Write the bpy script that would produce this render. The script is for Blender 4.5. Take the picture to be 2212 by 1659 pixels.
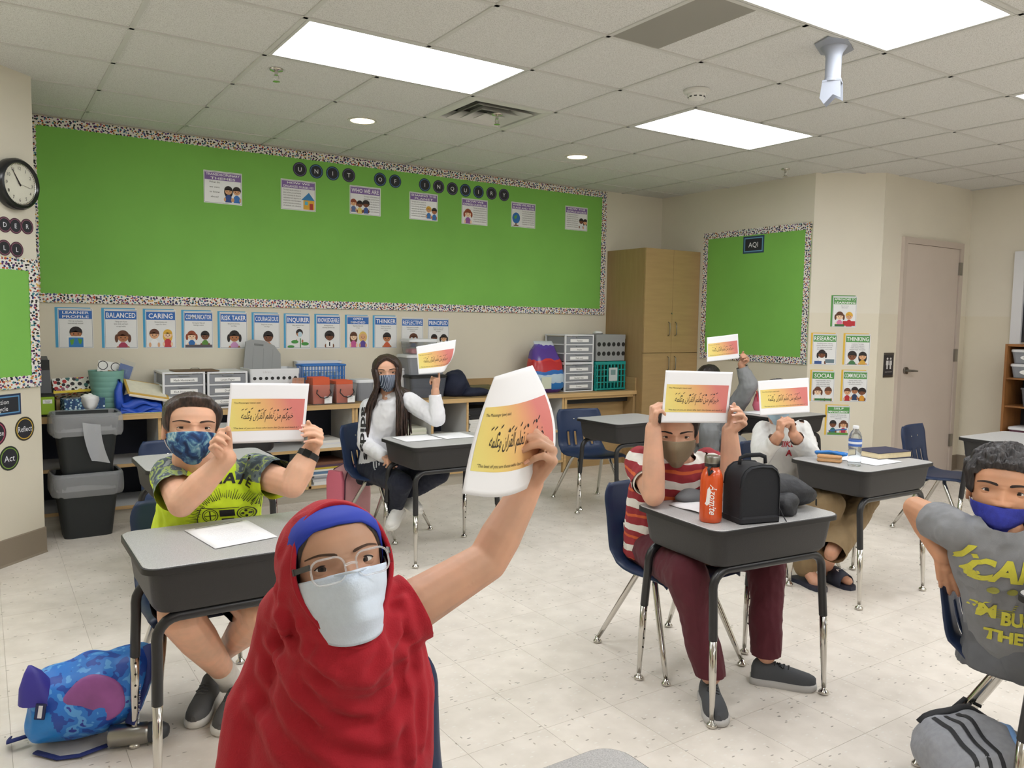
import bpy, bmesh, math, random
from mathutils import Vector, Matrix, noise
from mathutils.bvhtree import BVHTree
random.seed(7)
for o in list(bpy.data.objects): bpy.data.objects.remove(o)
SC = bpy.context.scene; COL = SC.collection
PI = math.pi
# ---------------------------------------------------------------- camera
FPX = 1717.73
CAM = Vector((-1.2323, -4.1308, 1.3884))
RGT = Vector((0.83183, -0.55480, 0.01567)); UPV = Vector((0.03064, 0.07409, 0.99678)); FWD = Vector((0.55418, 0.82868, -0.07863))
cd = bpy.data.cameras.new('camera'); cam = bpy.data.objects.new('camera', cd); COL.objects.link(cam)
cd.sensor_fit = 'HORIZONTAL'; cd.sensor_width = 36.0; cd.lens = 36.0*FPX/2212.0
cd.clip_start = 0.05; cd.clip_end = 60
cam.matrix_world = Matrix(((RGT.x, UPV.x, -FWD.x, CAM.x), (RGT.y, UPV.y, -FWD.y, CAM.y), (RGT.z, UPV.z, -FWD.z, CAM.z), (0, 0, 0, 1)))
SC.camera = cam
# ---------------------------------------------------------------- world and exposure
wd = bpy.data.worlds.new('world'); SC.world = wd; wd.use_nodes = True
wd.node_tree.nodes['Background'].inputs[0].default_value = (0.75, 0.8, 0.9, 1); wd.node_tree.nodes['Background'].inputs[1].default_value = 0.3
SC.view_settings.view_transform = 'Standard'; SC.view_settings.look = 'None'
SC.view_settings.exposure = 0.26; SC.view_settings.gamma = 1.0; SC.view_settings.use_curve_mapping = False
PANEL_LIGHT = 9.0      # emission of the fluorescent ceiling panels
CANLIGHT = 6.0          # emission of the recessed downlights
CEIL = 2.7077; T = 0.6096
# ---------------------------------------------------------------- helpers
def at(px, py, d):
    """a point seen at pixel px,py that stands d metres in front of the camera"""
    return CAM + (FWD + RGT*((px-1106)/FPX) - UPV*((py-829.5)/FPX))*d
def lin(c):
    return tuple((v/255/12.92 if v <= 10 else ((v/255+.055)/1.055)**2.4) for v in c[:3]) + (1,)
MATS = {}
def M(name, col=None, rough=.55, metal=0., var=None, bump=None, spec=None, trans=0., alpha=1., emit=None, sheen=0., coat=0., ior=None):
    """procedural principled material; col in sRGB 0-255; var=(scale, amount) tints it with noise, bump=(scale, strength)"""
    if name in MATS: return MATS[name]
    m = bpy.data.materials.new(name); m.use_nodes = True; nt = m.node_tree; b = nt.nodes['Principled BSDF']
    c = lin(col or (200, 200, 200)); b.inputs['Base Color'].default_value = c
    b.inputs['Roughness'].default_value = rough; b.inputs['Metallic'].default_value = metal
    if spec is not None: b.inputs['Specular IOR Level'].default_value = spec
    if trans: b.inputs['Transmission Weight'].default_value = trans
    if alpha < 1: b.inputs['Alpha'].default_value = alpha
    if sheen: b.inputs['Sheen Weight'].default_value = sheen
    if coat: b.inputs['Coat Weight'].default_value = coat
    if ior: b.inputs['IOR'].default_value = ior
    if emit: b.inputs['Emission Color'].default_value = lin(emit[0]); b.inputs['Emission Strength'].default_value = emit[1]
    if var or bump: tc = nt.nodes.new('ShaderNodeTexCoord')
    if var:
        n = nt.nodes.new('ShaderNodeTexNoise'); n.inputs['Scale'].default_value = var[0]; n.inputs['Detail'].default_value = 4
        nt.links.new(tc.outputs['Object'], n.inputs['Vector'])
        mp = nt.nodes.new('ShaderNodeMapRange'); mp.inputs[1].default_value = .25; mp.inputs[2].default_value = .75
        mp.inputs[3].default_value = 1-var[1]; mp.inputs[4].default_value = 1+var[1]; nt.links.new(n.outputs['Fac'], mp.inputs[0])
        mx = nt.nodes.new('ShaderNodeVectorMath'); mx.operation = 'SCALE'; mx.inputs[0].default_value = c[:3]
        nt.links.new(mp.outputs[0], mx.inputs['Scale']); nt.links.new(mx.outputs[0], b.inputs['Base Color'])
    if bump:
        n = nt.nodes.new('ShaderNodeTexNoise'); n.inputs['Scale'].default_value = bump[0]; n.inputs['Detail'].default_value = 3
        nt.links.new(tc.outputs['Object'], n.inputs['Vector'])
        bp = nt.nodes.new('ShaderNodeBump'); bp.inputs['Strength'].default_value = bump[1]; bp.inputs['Distance'].default_value = .01
        nt.links.new(n.outputs['Fac'], bp.inputs['Height']); nt.links.new(bp.outputs['Normal'], b.inputs['Normal'])
    MATS[name] = m; return m
def P(col): # flat print ink of a colour
    return M('print_%d_%d_%d' % tuple(col), col, .6)
def newmat(name):
    m = bpy.data.materials.new(name); m.use_nodes = True; MATS[name] = m
    nt = m.node_tree; return m, nt, nt.nodes['Principled BSDF']
def nd(nt, t, **kw):
    n = nt.nodes.new(t)
    for k, v in kw.items():
        if k.startswith('i'): n.inputs[int(k[1:])].default_value = v
        else: setattr(n, k, v)
    return n
def ramp(nt, stops, mode='LINEAR'):
    r = nt.nodes.new('ShaderNodeValToRGB'); r.color_ramp.interpolation = mode
    e = r.color_ramp.elements
    while len(e) > 1: e.remove(e[-1])
    e[0].position = stops[0][0]; e[0].color = stops[0][1]
    for p, c in stops[1:]: x = e.new(p); x.color = c
    return r
def V(*a): return Vector(a)
def rrect(w, d, r, n=4):
    o = []
    for cx, cy, a0 in ((w/2-r, d/2-r, 0), (-w/2+r, d/2-r, 90), (-w/2+r, -d/2+r, 180), (w/2-r, -d/2+r, 270)):
        for i in range(n+1):
            a = math.radians(a0+90*i/n); o.append((cx+r*math.cos(a), cy+r*math.sin(a)))
    return o
def frame_of(d, up=None):
    d = d.normalized(); up = up or (V(0, 0, 1) if abs(d.z) < .95 else V(0, 1, 0))
    x = up.cross(d)
    if x.length < 1e-6: x = V(1, 0, 0).cross(d)
    x.normalize(); return x, d.cross(x)
class MB:
    """mesh collector: shapes go into one mesh object"""
    def __init__(s): s.v = []; s.f = []; s.m = []; s.mats = []; s.mi = 0; s.uv = None
    def mat(s, m):
        if m not in s.mats: s.mats.append(m)
        s.mi = s.mats.index(m); return s
    def add(s, vs, fs):
        b = len(s.v); s.v += [tuple(v) for v in vs]
        for f in fs: s.f.append([b+i for i in f]); s.m.append(s.mi)
        return s
    def box(s, a, b, M4=None):
        (x0, y0, z0), (x1, y1, z1) = a, b
        vs = [V(x, y, z) for z in (z0, z1) for y in (y0, y1) for x in (x0, x1)]
        if M4: vs = [M4 @ v for v in vs]
        return s.add(vs, [(0, 2, 3, 1), (4, 5, 7, 6), (0, 1, 5, 4), (2, 6, 7, 3), (0, 4, 6, 2), (1, 3, 7, 5)])
    def loft(s, rings, cap0=True, cap1=True, closed=True):
        n = len(rings[0]); vs = [v for r in rings for v in r]; fs = []
        for i in range(len(rings)-1):
            for j in range(n if closed else n-1):
                k = (j+1) % n; fs.append((i*n+j, i*n+k, (i+1)*n+k, (i+1)*n+j))
        if cap0: fs.append(tuple(range(n-1, -1, -1)))
        if cap1: fs.append(tuple(range((len(rings)-1)*n, len(rings)*n)))
        return s.add(vs, fs)
    def rbox(s, c, size, r=.01, M4=None, n=3, e=None):
        """box with rounded vertical edges and a small chamfer top and bottom"""
        e = min(r*.5, size[2]*.3) if e is None else e; h = size[2]/2; rg = []
        for z, q in ((-h, e), (-h+e, 0), (h-e, 0), (h, e)):
            rg.append([V(c[0]+x, c[1]+y, c[2]+z) for x, y in rrect(size[0]-2*q, size[1]-2*q, max(r-q*.5, .0005), n)])
        if M4: rg = [[M4 @ v for v in g] for g in rg]
        return s.loft(rg)
    def cyl(s, p0, p1, r0, r1=None, n=12, caps=True):
        p0, p1 = V(*p0), V(*p1); r1 = r0 if r1 is None else r1; x, y = frame_of(p1-p0)
        return s.loft([[p+x*(r*math.cos(a*2*PI/n))+y*(r*math.sin(a*2*PI/n)) for a in range(n)] for p, r in ((p0, r0), (p1, r1))], caps, caps)
    def tube(s, pts, r, n=8, caps=True, up=None, flat=1.):
        pts = [V(*p) for p in pts]; rs = r if isinstance(r, (list, tuple)) else [r]*len(pts); rg = []; px = None
        for i, p in enumerate(pts):
            d = (pts[min(i+1, len(pts)-1)]-pts[max(i-1, 0)])
            x, y = frame_of(d, up)
            if px is not None:
                x = (px-d.normalized()*px.dot(d.normalized()))
                if x.length < 1e-6: x = frame_of(d)[0]
                x.normalize(); y = d.normalized().cross(x)
            px = x
            rg.append([p+x*(rs[i]*math.cos(a*2*PI/n))+y*(rs[i]*flat*math.sin(a*2*PI/n)) for a in range(n)])
        return s.loft(rg, caps, caps)
    def lathe(s, prof, c=(0, 0, 0), n=20, M4=None, cap0=True, cap1=True, sx=1., sy=1.):
        rg = [[V(c[0]+sx*r*math.cos(a*2*PI/n), c[1]+sy*r*math.sin(a*2*PI/n), c[2]+z) for a in range(n)] for r, z in prof]
        if M4: rg = [[M4 @ v for v in g] for g in rg]
        return s.loft(rg, cap0, cap1)
    def ell(s, c, r, n=12, m=8, M4=None):
        rg = []
        for i in range(m+1):
            t = -PI/2+PI*i/m; k = max(math.cos(t), .02)
            rg.append([V(r[0]*k*math.cos(a*2*PI/n), r[1]*k*math.sin(a*2*PI/n), r[2]*math.sin(t)) for a in range(n)])
        rg = [[(M4 @ v if M4 else v)+V(*c) for v in g] for g in rg]
        return s.loft(rg)
    def prism(s, poly, z0, z1, M4=None):
        rg = [[V(x, y, z) for x, y in poly] for z in (z0, z1)]
        if M4: rg = [[M4 @ v for v in g] for g in rg]
        return s.loft(rg)
    def poly(s, pts): return s.add(pts, [tuple(range(len(pts)))])
    def grid(s, fn, nu, nv, closed=False):
        vs = [fn(i/nu, j/nv) for j in range(nv+1) for i in range(nu+1)]
        return s.add(vs, [(j*(nu+1)+i, j*(nu+1)+i+1, (j+1)*(nu+1)+i+1, (j+1)*(nu+1)+i) for j in range(nv) for i in range(nu)])
    def build(s, name, m=None, parent=None, smooth=None, uvbox=False):
        me = bpy.data.meshes.new(name); me.from_pydata([tuple(v) for v in s.v], [], s.f)
        if s.mats:
            for x in s.mats: me.materials.append(x)
            me.polygons.foreach_set('material_index', s.m)
        elif m: me.materials.append(m)
        return finish(name, me, parent, smooth, uvbox)
def finish(name, me, parent=None, smooth=None, uvbox=False):
    bm = bmesh.new(); bm.from_mesh(me); bmesh.ops.recalc_face_normals(bm, faces=bm.faces) if smooth != 'keep' else None
    if uvbox:
        ul = bm.loops.layers.uv.new('UVMap')
        for f in bm.faces:
            n = f.normal; ax = max(range(3), key=lambda i: abs(n[i]))
            for l in f.loops:
                c = l.vert.co; l[ul].uv = (c.y, c.z) if ax == 0 else ((c.x, c.z) if ax == 1 else (c.x, c.y))
    bm.to_mesh(me); bm.free()
    if smooth:
        me.shade_smooth()
        if smooth != 'keep' and smooth is not True: me.set_sharp_from_angle(angle=math.radians(smooth))
    me.update()
    o = bpy.data.objects.new(name, me); COL.objects.link(o)
    if parent is not None: o.parent = parent
    return o
def tag(o, label=None, cat=None, group=None, kind=None):
    if label: o['label'] = label
    if cat: o['category'] = cat
    if group: o['group'] = group
    if kind: o['kind'] = kind
    return o
def thing(name, label, cat, loc=(0, 0, 0), rz=0., group=None):
    o = bpy.data.objects.new(name, None); COL.objects.link(o); o.location = loc; o.rotation_euler = (0, 0, rz)
    o.empty_display_size = .05
    return tag(o, label, cat, group)
def copy_tree(o, parent=None):
    c = o.copy(); COL.objects.link(c)
    if parent is not None: c.parent = parent
    for ch in o.children: copy_tree(ch, c)
    return c
def world_of(o):
    m = o.matrix_basis.copy(); p = o.parent
    while p: m = p.matrix_basis @ m; p = p.parent
    return m
# ---- lettering: text curves turned into flat meshes
_TX = {}
def text_mesh(s, size=1., align='CENTER', bold=0., spacing=1.):
    """flat text as (verts, faces, width, height), baseline at 0, cached"""
    key = (s, align, bold, spacing)
    if key not in _TX:
        cu = bpy.data.curves.new('t', 'FONT'); cu.body = s; cu.size = 1; cu.resolution_u = 2; cu.align_x = align
        cu.space_character = spacing; cu.offset = bold; cu.fill_mode = 'FRONT'
        ob = bpy.data.objects.new('t', cu)
        me = bpy.data.meshes.new_from_object(ob)
        vs = [v.co.copy() for v in me.vertices]; fs = [tuple(p.vertices) for p in me.polygons]
        bpy.data.meshes.remove(me); bpy.data.objects.remove(ob); bpy.data.curves.remove(cu)
        xs = [v.x for v in vs] or [0]; ys = [v.y for v in vs] or [0]
        _TX[key] = (vs, fs, min(xs), max(xs), min(ys), max(ys))
    return _TX[key]
def refine(pts, tris, L):
    """split long edges of flat artwork so that it can follow a curved surface"""
    pts = [V(p[0], p[1], 0) for p in pts]; out = []; todo = [t if len(t) == 3 else None for t in tris]
    todo = []
    for t in tris: todo += [(t[0], t[i], t[i+1]) for i in range(1, len(t)-1)]
    while todo:
        a, b, c = todo.pop(); e = max((((pts[a]-pts[b]).length, a, b, c), ((pts[b]-pts[c]).length, b, c, a), ((pts[c]-pts[a]).length, c, a, b)), key=lambda q: q[0])
        if e[0] <= L: out.append((a, b, c)); continue
        pts.append((pts[e[1]]+pts[e[2]])/2); m = len(pts)-1; todo += [(e[1], m, e[3]), (m, e[2], e[3])]
    return pts, out
def put_text(mb, s, fn, x, y, h=None, w=None, align='CENTER', bold=0., spacing=1., maxw=None, shear=0., sub=None):
    """adds lettering to mb; fn maps (x,y) of the flat layout to 3D; h = cap height"""
    vs, fs, x0, x1, y0, y1 = text_mesh(s, 1, align, bold, spacing)
    k = (h/.72) if h else w/max(x1-x0, 1e-6)
    kx = k
    if w and h: kx = w/max(x1-x0, 1e-6)
    if maxw and (x1-x0)*kx > maxw: kx = maxw/(x1-x0)
    pts = [(x+v.x*kx+v.y*k*shear, y+v.y*k) for v in vs]
    if sub: pts, fs = refine(pts, fs, sub)
    mb.add([fn(p[0], p[1]) for p in pts], fs)
# ---------------------------------------------------------------- materials of the room
def mat_wall():
    m, nt, b = newmat('cream_wall_paint'); tc = nd(nt, 'ShaderNodeTexCoord')
    n = nd(nt, 'ShaderNodeTexNoise'); n.inputs['Scale'].default_value = 1.3; n.inputs['Detail'].default_value = 5
    nt.links.new(tc.outputs['Object'], n.inputs['Vector'])
    r = ramp(nt, [(.3, lin((221, 215, 200))), (.7, lin((229, 223, 207)))]); nt.links.new(n.outputs['Fac'], r.inputs[0])
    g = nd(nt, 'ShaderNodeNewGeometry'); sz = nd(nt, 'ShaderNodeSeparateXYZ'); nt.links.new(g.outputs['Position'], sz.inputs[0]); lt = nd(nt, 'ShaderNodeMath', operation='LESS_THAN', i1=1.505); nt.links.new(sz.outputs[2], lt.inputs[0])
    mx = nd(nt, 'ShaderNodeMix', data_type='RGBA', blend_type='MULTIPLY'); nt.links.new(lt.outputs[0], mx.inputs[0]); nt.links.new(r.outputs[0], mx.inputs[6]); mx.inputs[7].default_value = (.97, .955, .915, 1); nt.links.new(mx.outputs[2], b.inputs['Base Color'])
    n2 = nd(nt, 'ShaderNodeTexNoise'); n2.inputs['Scale'].default_value = 260; nt.links.new(tc.outputs['Object'], n2.inputs['Vector'])
    bp = nd(nt, 'ShaderNodeBump'); bp.inputs['Strength'].default_value = .08; bp.inputs['Distance'].default_value = .004
    nt.links.new(n2.outputs['Fac'], bp.inputs['Height']); nt.links.new(bp.outputs[0], b.inputs['Normal']); b.inputs['Roughness'].default_value = .6
    return m
def mat_floor():
    m, nt, b = newmat('speckled_vinyl_tile'); g = nd(nt, 'ShaderNodeNewGeometry')
    n = nd(nt, 'ShaderNodeTexNoise'); n.inputs['Scale'].default_value = 9; n.inputs['Detail'].default_value = 6; nt.links.new(g.outputs['Position'], n.inputs['Vector'])
    r = ramp(nt, [(.3, lin((218, 210, 199))), (.7, lin((234, 226, 216)))]); nt.links.new(n.outputs['Fac'], r.inputs[0])
    # worn chips: three families of small elongated flecks
    last = r.outputs[0]
    for sc, ax, th, frac, col in (((22, 60, 1), .5, .16, .05, (138, 130, 118)), ((60, 24, 1), -.6, .16, .045, (158, 148, 132)), ((14, 40, 1), .3, .1, .035, (112, 105, 96)), ((30, 60, 1), 1.2, .2, .2, (232, 228, 220))):
        mp = nd(nt, 'ShaderNodeMapping'); mp.inputs['Scale'].default_value = sc; mp.inputs['Rotation'].default_value = (0, 0, ax); nt.links.new(g.outputs['Position'], mp.inputs[0])
        v = nd(nt, 'ShaderNodeTexVoronoi', voronoi_dimensions='2D'); v.inputs['Scale'].default_value = 1; nt.links.new(mp.outputs[0], v.inputs['Vector'])
        a = nd(nt, 'ShaderNodeMath', operation='LESS_THAN', i1=th); nt.links.new(v.outputs['Distance'], a.inputs[0])
        sp = nd(nt, 'ShaderNodeSeparateColor'); nt.links.new(v.outputs['Color'], sp.inputs[0])
        c = nd(nt, 'ShaderNodeMath', operation='LESS_THAN', i1=frac); nt.links.new(sp.outputs[0], c.inputs[0])
        mu = nd(nt, 'ShaderNodeMath', operation='MULTIPLY'); nt.links.new(a.outputs[0], mu.inputs[0]); nt.links.new(c.outputs[0], mu.inputs[1])
        m2 = nd(nt, 'ShaderNodeMath', operation='MULTIPLY', i1=.75); nt.links.new(mu.outputs[0], m2.inputs[0])
        mx = nd(nt, 'ShaderNodeMix', data_type='RGBA'); nt.links.new(m2.outputs[0], mx.inputs[0]); nt.links.new(last, mx.inputs[6]); mx.inputs[7].default_value = lin(col); last = mx.outputs[2]
    oi = nd(nt, 'ShaderNodeObjectInfo'); mr = nd(nt, 'ShaderNodeMapRange', i3=.965, i4=1.02); nt.links.new(oi.outputs['Random'], mr.inputs[0])
    sc = nd(nt, 'ShaderNodeVectorMath', operation='SCALE'); nt.links.new(last, sc.inputs[0]); nt.links.new(mr.outputs[0], sc.inputs['Scale'])
    nt.links.new(sc.outputs[0], b.inputs['Base Color']); b.inputs['Roughness'].default_value = .32; b.inputs['Specular IOR Level'].default_value = .4
    return m
def mat_ceiling():
    m, nt, b = newmat('fissured_ceiling_tile'); g = nd(nt, 'ShaderNodeNewGeometry')
    last = None
    for sc, th, frac, rot in (((150, 75, 1), .2, .55, .6), ((70, 160, 1), .2, .55, -.4), ((260, 260, 1), .26, .5, 0)):
        mp = nd(nt, 'ShaderNodeMapping'); mp.inputs['Scale'].default_value = sc; mp.inputs['Rotation'].default_value = (0, 0, rot); nt.links.new(g.outputs['Position'], mp.inputs[0])
        v = nd(nt, 'ShaderNodeTexVoronoi', voronoi_dimensions='2D'); v.inputs['Scale'].default_value = 1; nt.links.new(mp.outputs[0], v.inputs['Vector'])
        a = nd(nt, 'ShaderNodeMath', operation='LESS_THAN', i1=th); nt.links.new(v.outputs['Distance'], a.inputs[0])
        sp = nd(nt, 'ShaderNodeSeparateColor'); nt.links.new(v.outputs['Color'], sp.inputs[0])
        c = nd(nt, 'ShaderNodeMath', operation='LESS_THAN', i1=frac); nt.links.new(sp.outputs[0], c.inputs[0])
        mu = nd(nt, 'ShaderNodeMath', operation='MULTIPLY'); nt.links.new(a.outputs[0], mu.inputs[0]); nt.links.new(c.outputs[0], mu.inputs[1])
        if last is None: last = mu.outputs[0]
        else:
            mm = nd(nt, 'ShaderNodeMath', operation='MAXIMUM'); nt.links.new(last, mm.inputs[0]); nt.links.new(mu.outputs[0], mm.inputs[1]); last = mm.outputs[0]
    m2 = nd(nt, 'ShaderNodeMath', operation='MULTIPLY', i1=.5); nt.links.new(last, m2.inputs[0])
    mx = nd(nt, 'ShaderNodeMix', data_type='RGBA'); nt.links.new(m2.outputs[0], mx.inputs[0]); mx.inputs[6].default_value = lin((224, 224, 221)); mx.inputs[7].default_value = lin((150, 148, 140))
    nt.links.new(mx.outputs[2], b.inputs['Base Color']); b.inputs['Roughness'].default_value = .9; b.inputs['Specular IOR Level'].default_value = .1
    return m
def mat_dots():
    m, nt, b = newmat('confetti_dot_border'); tc = nd(nt, 'ShaderNodeTexCoord')
    last = None
    for k, (sc, th) in enumerate(((46, .3), (52, .25))):
        mp = nd(nt, 'ShaderNodeMapping'); mp.inputs['Scale'].default_value = (sc, sc, sc); mp.inputs['Location'].default_value = (k*3.7, k*1.3, 0); nt.links.new(tc.outputs['UV'], mp.inputs[0])
        v = nd(nt, 'ShaderNodeTexVoronoi', voronoi_dimensions='2D'); v.inputs['Scale'].default_value = 1; v.inputs['Randomness'].default_value = .85; nt.links.new(mp.outputs[0], v.inputs['Vector'])
        a = nd(nt, 'ShaderNodeMath', operation='LESS_THAN', i1=th); nt.links.new(v.outputs['Distance'], a.inputs[0])
        sp = nd(nt, 'ShaderNodeSeparateColor'); nt.links.new(v.outputs['Color'], sp.inputs[0])
        r = ramp(nt, [(0, lin((28, 28, 34))), (.34, lin((38, 52, 118))), (.5, lin((60, 130, 140))), (.62, lin((190, 80, 50))), (.74, lin((214, 170, 80))), (.86, lin((110, 50, 110)))], 'CONSTANT'); nt.links.new(sp.outputs[k], r.inputs[0])
        mx = nd(nt, 'ShaderNodeMix', data_type='RGBA'); nt.links.new(a.outputs[0], mx.inputs[0])
        if last is None: mx.inputs[6].default_value = lin((236, 232, 226))
        else: nt.links.new(last, mx.inputs[6])
        nt.links.new(r.outputs[0], mx.inputs[7]); last = mx.outputs[2]
    nt.links.new(last, b.inputs['Base Color']); b.inputs['Roughness'].default_value = .6
    return m
def mat_wood(name, c0, c1, scale=(2, 40, 40), rough=.45, axis=None):
    m, nt, b = newmat(name); tc = nd(nt, 'ShaderNodeTexCoord'); mp = nd(nt, 'ShaderNodeMapping'); mp.inputs['Scale'].default_value = scale
    nt.links.new(tc.outputs['Object'], mp.inputs[0]); n = nd(nt, 'ShaderNodeTexNoise'); n.inputs['Scale'].default_value = 1; n.inputs['Detail'].default_value = 5; n.inputs['Roughness'].default_value = .65
    nt.links.new(mp.outputs[0], n.inputs['Vector']); r = ramp(nt, [(.3, lin(c0)), (.7, lin(c1))]); nt.links.new(n.outputs['Fac'], r.inputs[0]); nt.links.new(r.outputs[0], b.inputs['Base Color'])
    b.inputs['Roughness'].default_value = rough; return m
WALL = mat_wall(); FLOORM = mat_floor(); CEILM = mat_ceiling(); DOTS = mat_dots()
OAK = mat_wood('pale_oak_edge', (196, 160, 108), (214, 180, 128)); LAMTAN = mat_wood('tan_laminate', (170, 140, 96), (180, 150, 104), (3, 3, 30))
TANSIDE = mat_wood('brown_wood_panel', (158, 130, 88), (168, 140, 98), (30, 30, 3))
BASEB = M('taupe_vinyl_base', (140, 127, 110), .55); WHITEM = M('white_melamine', (214, 214, 212), .5, var=(6, .03))
GRIDM = M('white_tee_bar', (205, 205, 200), .6); BLACKM = M('black_plastic', (30, 31, 33), .45)
GREEN = M('green_board_paper', (128, 192, 86), .75, var=(2.2, .06), bump=(14, .12))
PAPER = M('white_paper', (238, 238, 240), .7); METAL = M('brushed_steel', (150, 148, 142), .3, 1.)
CHROME = M('chrome', (205, 202, 196), .14, 1.); GRIME = M('tile_bed', (192, 184, 172), .8)
# ---------------------------------------------------------------- floor: vinyl tiles on a bed
X0, X1, YN, YB = -2.75, 6.74, -6.6, 2.12
fl = MB().box((X0-.1, YN-.1, -.06), (X1+.1, YB+.1, -.0025)).build('floor', GRIME); tag(fl, 'cream speckled vinyl tile floor of the classroom', kind='structure')
ft = .3048
def seen(x, y, z=0., pad=60):
    d = V(x, y, z)-CAM; w = d.dot(FWD)
    if w < .3: return 0
    u = 1106+FPX*d.dot(RGT)/w; v = 829.5-FPX*d.dot(UPV)/w
    return (1/w if -pad < u < 2212+pad and -pad < v < 1659+pad else 0)
tiles = []
ni, nj = int((X1-X0)/ft)+1, int((YB-YN)/ft)+1
OX, OY = .03, .11
for i in range(-10, ni):
    for j in range(-26, nj):
        x, y = OX+i*ft, OY+j*ft
        if x > X1 or y > YB or x+ft < X0 or y+ft < YN: continue
        tiles.append((-seen(x+ft/2, y+ft/2), x, y))
tiles.sort(); g = .0006
tb = MB().box((g, g, -.0024), (ft-g, ft-g, 0)); t0 = None
rest = MB()
for k, (s, x, y) in enumerate(tiles):
    if k < 300 and s < 0:
        if t0 is None: t0 = tb.build('floor_tile', FLOORM, fl); o = t0
        else: o = t0.copy(); COL.objects.link(o)
        o.location = (x, y, 0)
    else: rest.box((x+g, y+g, -.0024), (x+ft-g, y+ft-g, 0))
tag(rest.build('floor_tile_field', FLOORM, fl), kind='stuff')
# ---------------------------------------------------------------- ceiling: tee grid, tiles, panel lights
HOLES = {}
for (i, j) in ((0, -1), (4, -1), (2, -4), (-2, -4), (6, -4), (0, -7), (4, -7), (-4, -1), (-2, -10), (2, -10), (6, -10), (8, -7)):
    HOLES[(i, j)] = 'light'; HOLES[(i+1, j)] = 'light2'
HOLES[(2, 0)] = 'vent'; HOLES[(2, -3)] = 'half'
ce = MB().box((X0-.1, YN-.1, CEIL+.12), (X1+.1, YB+.1, CEIL+.18)).build('ceiling', CEILM); tag(ce, 'suspended white ceiling of square fissured tiles', kind='structure')
gr = MB(); w = .011
i0, i1, j0, j1 = int(X0/T)-1, int(X1/T)+1, int(YN/T)-1, int(YB/T)+1
def hole(i, j): return HOLES.get((i, j))
for i in range(i0, i1+1):
    for j in range(j0, j1+1):
        x, y = i*T, j*T
        if X0-.05 < x < X1 and YN-.3 < y < YB+.3: gr.box((x-w, y+w, CEIL-.004), (x+w, min(y+T-w, YB), CEIL+.03)) if hole(i, j) != 'light2' else None
        if YN-.05 < y < YB and X0-.5 < x < X1: gr.box((x-w, y-w, CEIL-.004), (min(x+T+w, X1), y+w, CEIL+.03))
gr.build('tee_grid', GRIDM, ce)
tl = MB().box((w-.002, w-.002, .002), (T-w+.002, T-w+.002, .02)); c0 = None
tl2 = MB()
for i in range(i0, i1+1):
    for j in range(j0, j1+1):
        x, y = i*T, j*T
        if hole(i, j) or x+T < X0 or y+T < YN or x > X1 or y > YB: continue
        if x+T > X1 or y+T > YB or x < X0 or y < YN or not seen(x+T/2, y+T/2, CEIL, 500):
            big = seen(x+T/2, y+T/2, CEIL, 200)
            mb = MB().box((max(x, X0)+.009, max(y, YN)+.009, CEIL+.002), (min(x+T, X1)-.009, min(y+T, YB)-.0, CEIL+.02)) if big else tl2.box((max(x, X0)+.009, max(y, YN)+.009, CEIL+.002), (min(x+T, X1)-.009, min(y+T, YB)-.0, CEIL+.02))
            if big: mb.build('ceiling_tile', CEILM, ce)
            continue
        if c0 is None: c0 = tl.build('ceiling_tile', CEILM, ce); o = c0
        else: o = c0.copy(); COL.objects.link(o)
        o.location = (x, y, CEIL+random.uniform(-.001, .001))
tag(tl2.build('ceiling_tile_field', CEILM, ce), kind='stuff')
def mat_panel():
    m, nt, b = newmat('lit_prismatic_diffuser'); b.inputs['Base Color'].default_value = (.9, .92, .95, 1); b.inputs['Roughness'].default_value = .4
    b.inputs['Emission Color'].default_value = lin((250, 252, 255)); b.inputs['Emission Strength'].default_value = PANEL_LIGHT
    tc = nd(nt, 'ShaderNodeTexCoord'); v = nd(nt, 'ShaderNodeTexVoronoi'); v.inputs['Scale'].default_value = 150; nt.links.new(tc.outputs['Object'], v.inputs['Vector'])
    bp = nd(nt, 'ShaderNodeBump'); bp.inputs['Strength'].default_value = .3; bp.inputs['Distance'].default_value = .004; nt.links.new(v.outputs['Distance'], bp.inputs['Height']); nt.links.new(bp.outputs[0], b.inputs['Normal'])
    return m
PANELM = mat_panel()
PNAME = {(0, -1): 'long lit ceiling panel above the green board, left of the air vent', (4, -1): 'lit ceiling panel farthest back, past the smoke detector', (2, -4): 'largest lit ceiling panel cut by the top edge, beside the projector mount', (6, -4): 'lit ceiling panel just showing at the right edge'}
for (i, j), k in HOLES.items():
    if k != 'light': continue
    lt = thing('ceiling_light', PNAME.get((i, j), 'lit ceiling panel behind the camera, out of view'), 'ceiling light', (i*T, j*T, CEIL), group='fluorescent ceiling panels')
    a, b_ = .014, .03; fr = MB()
    for q in (((a, a), (2*T-a, b_)), ((a, T-b_), (2*T-a, T-a)), ((a, b_), (b_, T-b_)), ((2*T-b_, b_), (2*T-a, T-b_))): fr.box((*q[0], -.003), (*q[1], .02))
    fr.build('frame', GRIDM, lt)
    MB().box((b_-.002, b_-.002, .006), (2*T-b_+.002, T-b_+.002, .012)).build('diffuser', PANELM, lt)
    MB().box((.01, .01, .03), (2*T-.01, T-.01, .1)).build('housing', GRIDM, lt)
# gray half panel next to the big light
hp = MB().box((2*T+w, -3*T+w, CEIL-.001), (2.5*T, -2*T-w, CEIL+.015)).build('ceiling_access_panel', M('grey_panel', (150, 148, 140), .6)); tag(hp, 'plain grey half-width panel in the ceiling beside the large light', 'ceiling panel')
MB().box((2.5*T, -3*T+w, CEIL+.002), (3*T-w, -2*T-w, CEIL+.02)).build('ceiling_tile', CEILM, ce)
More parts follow.
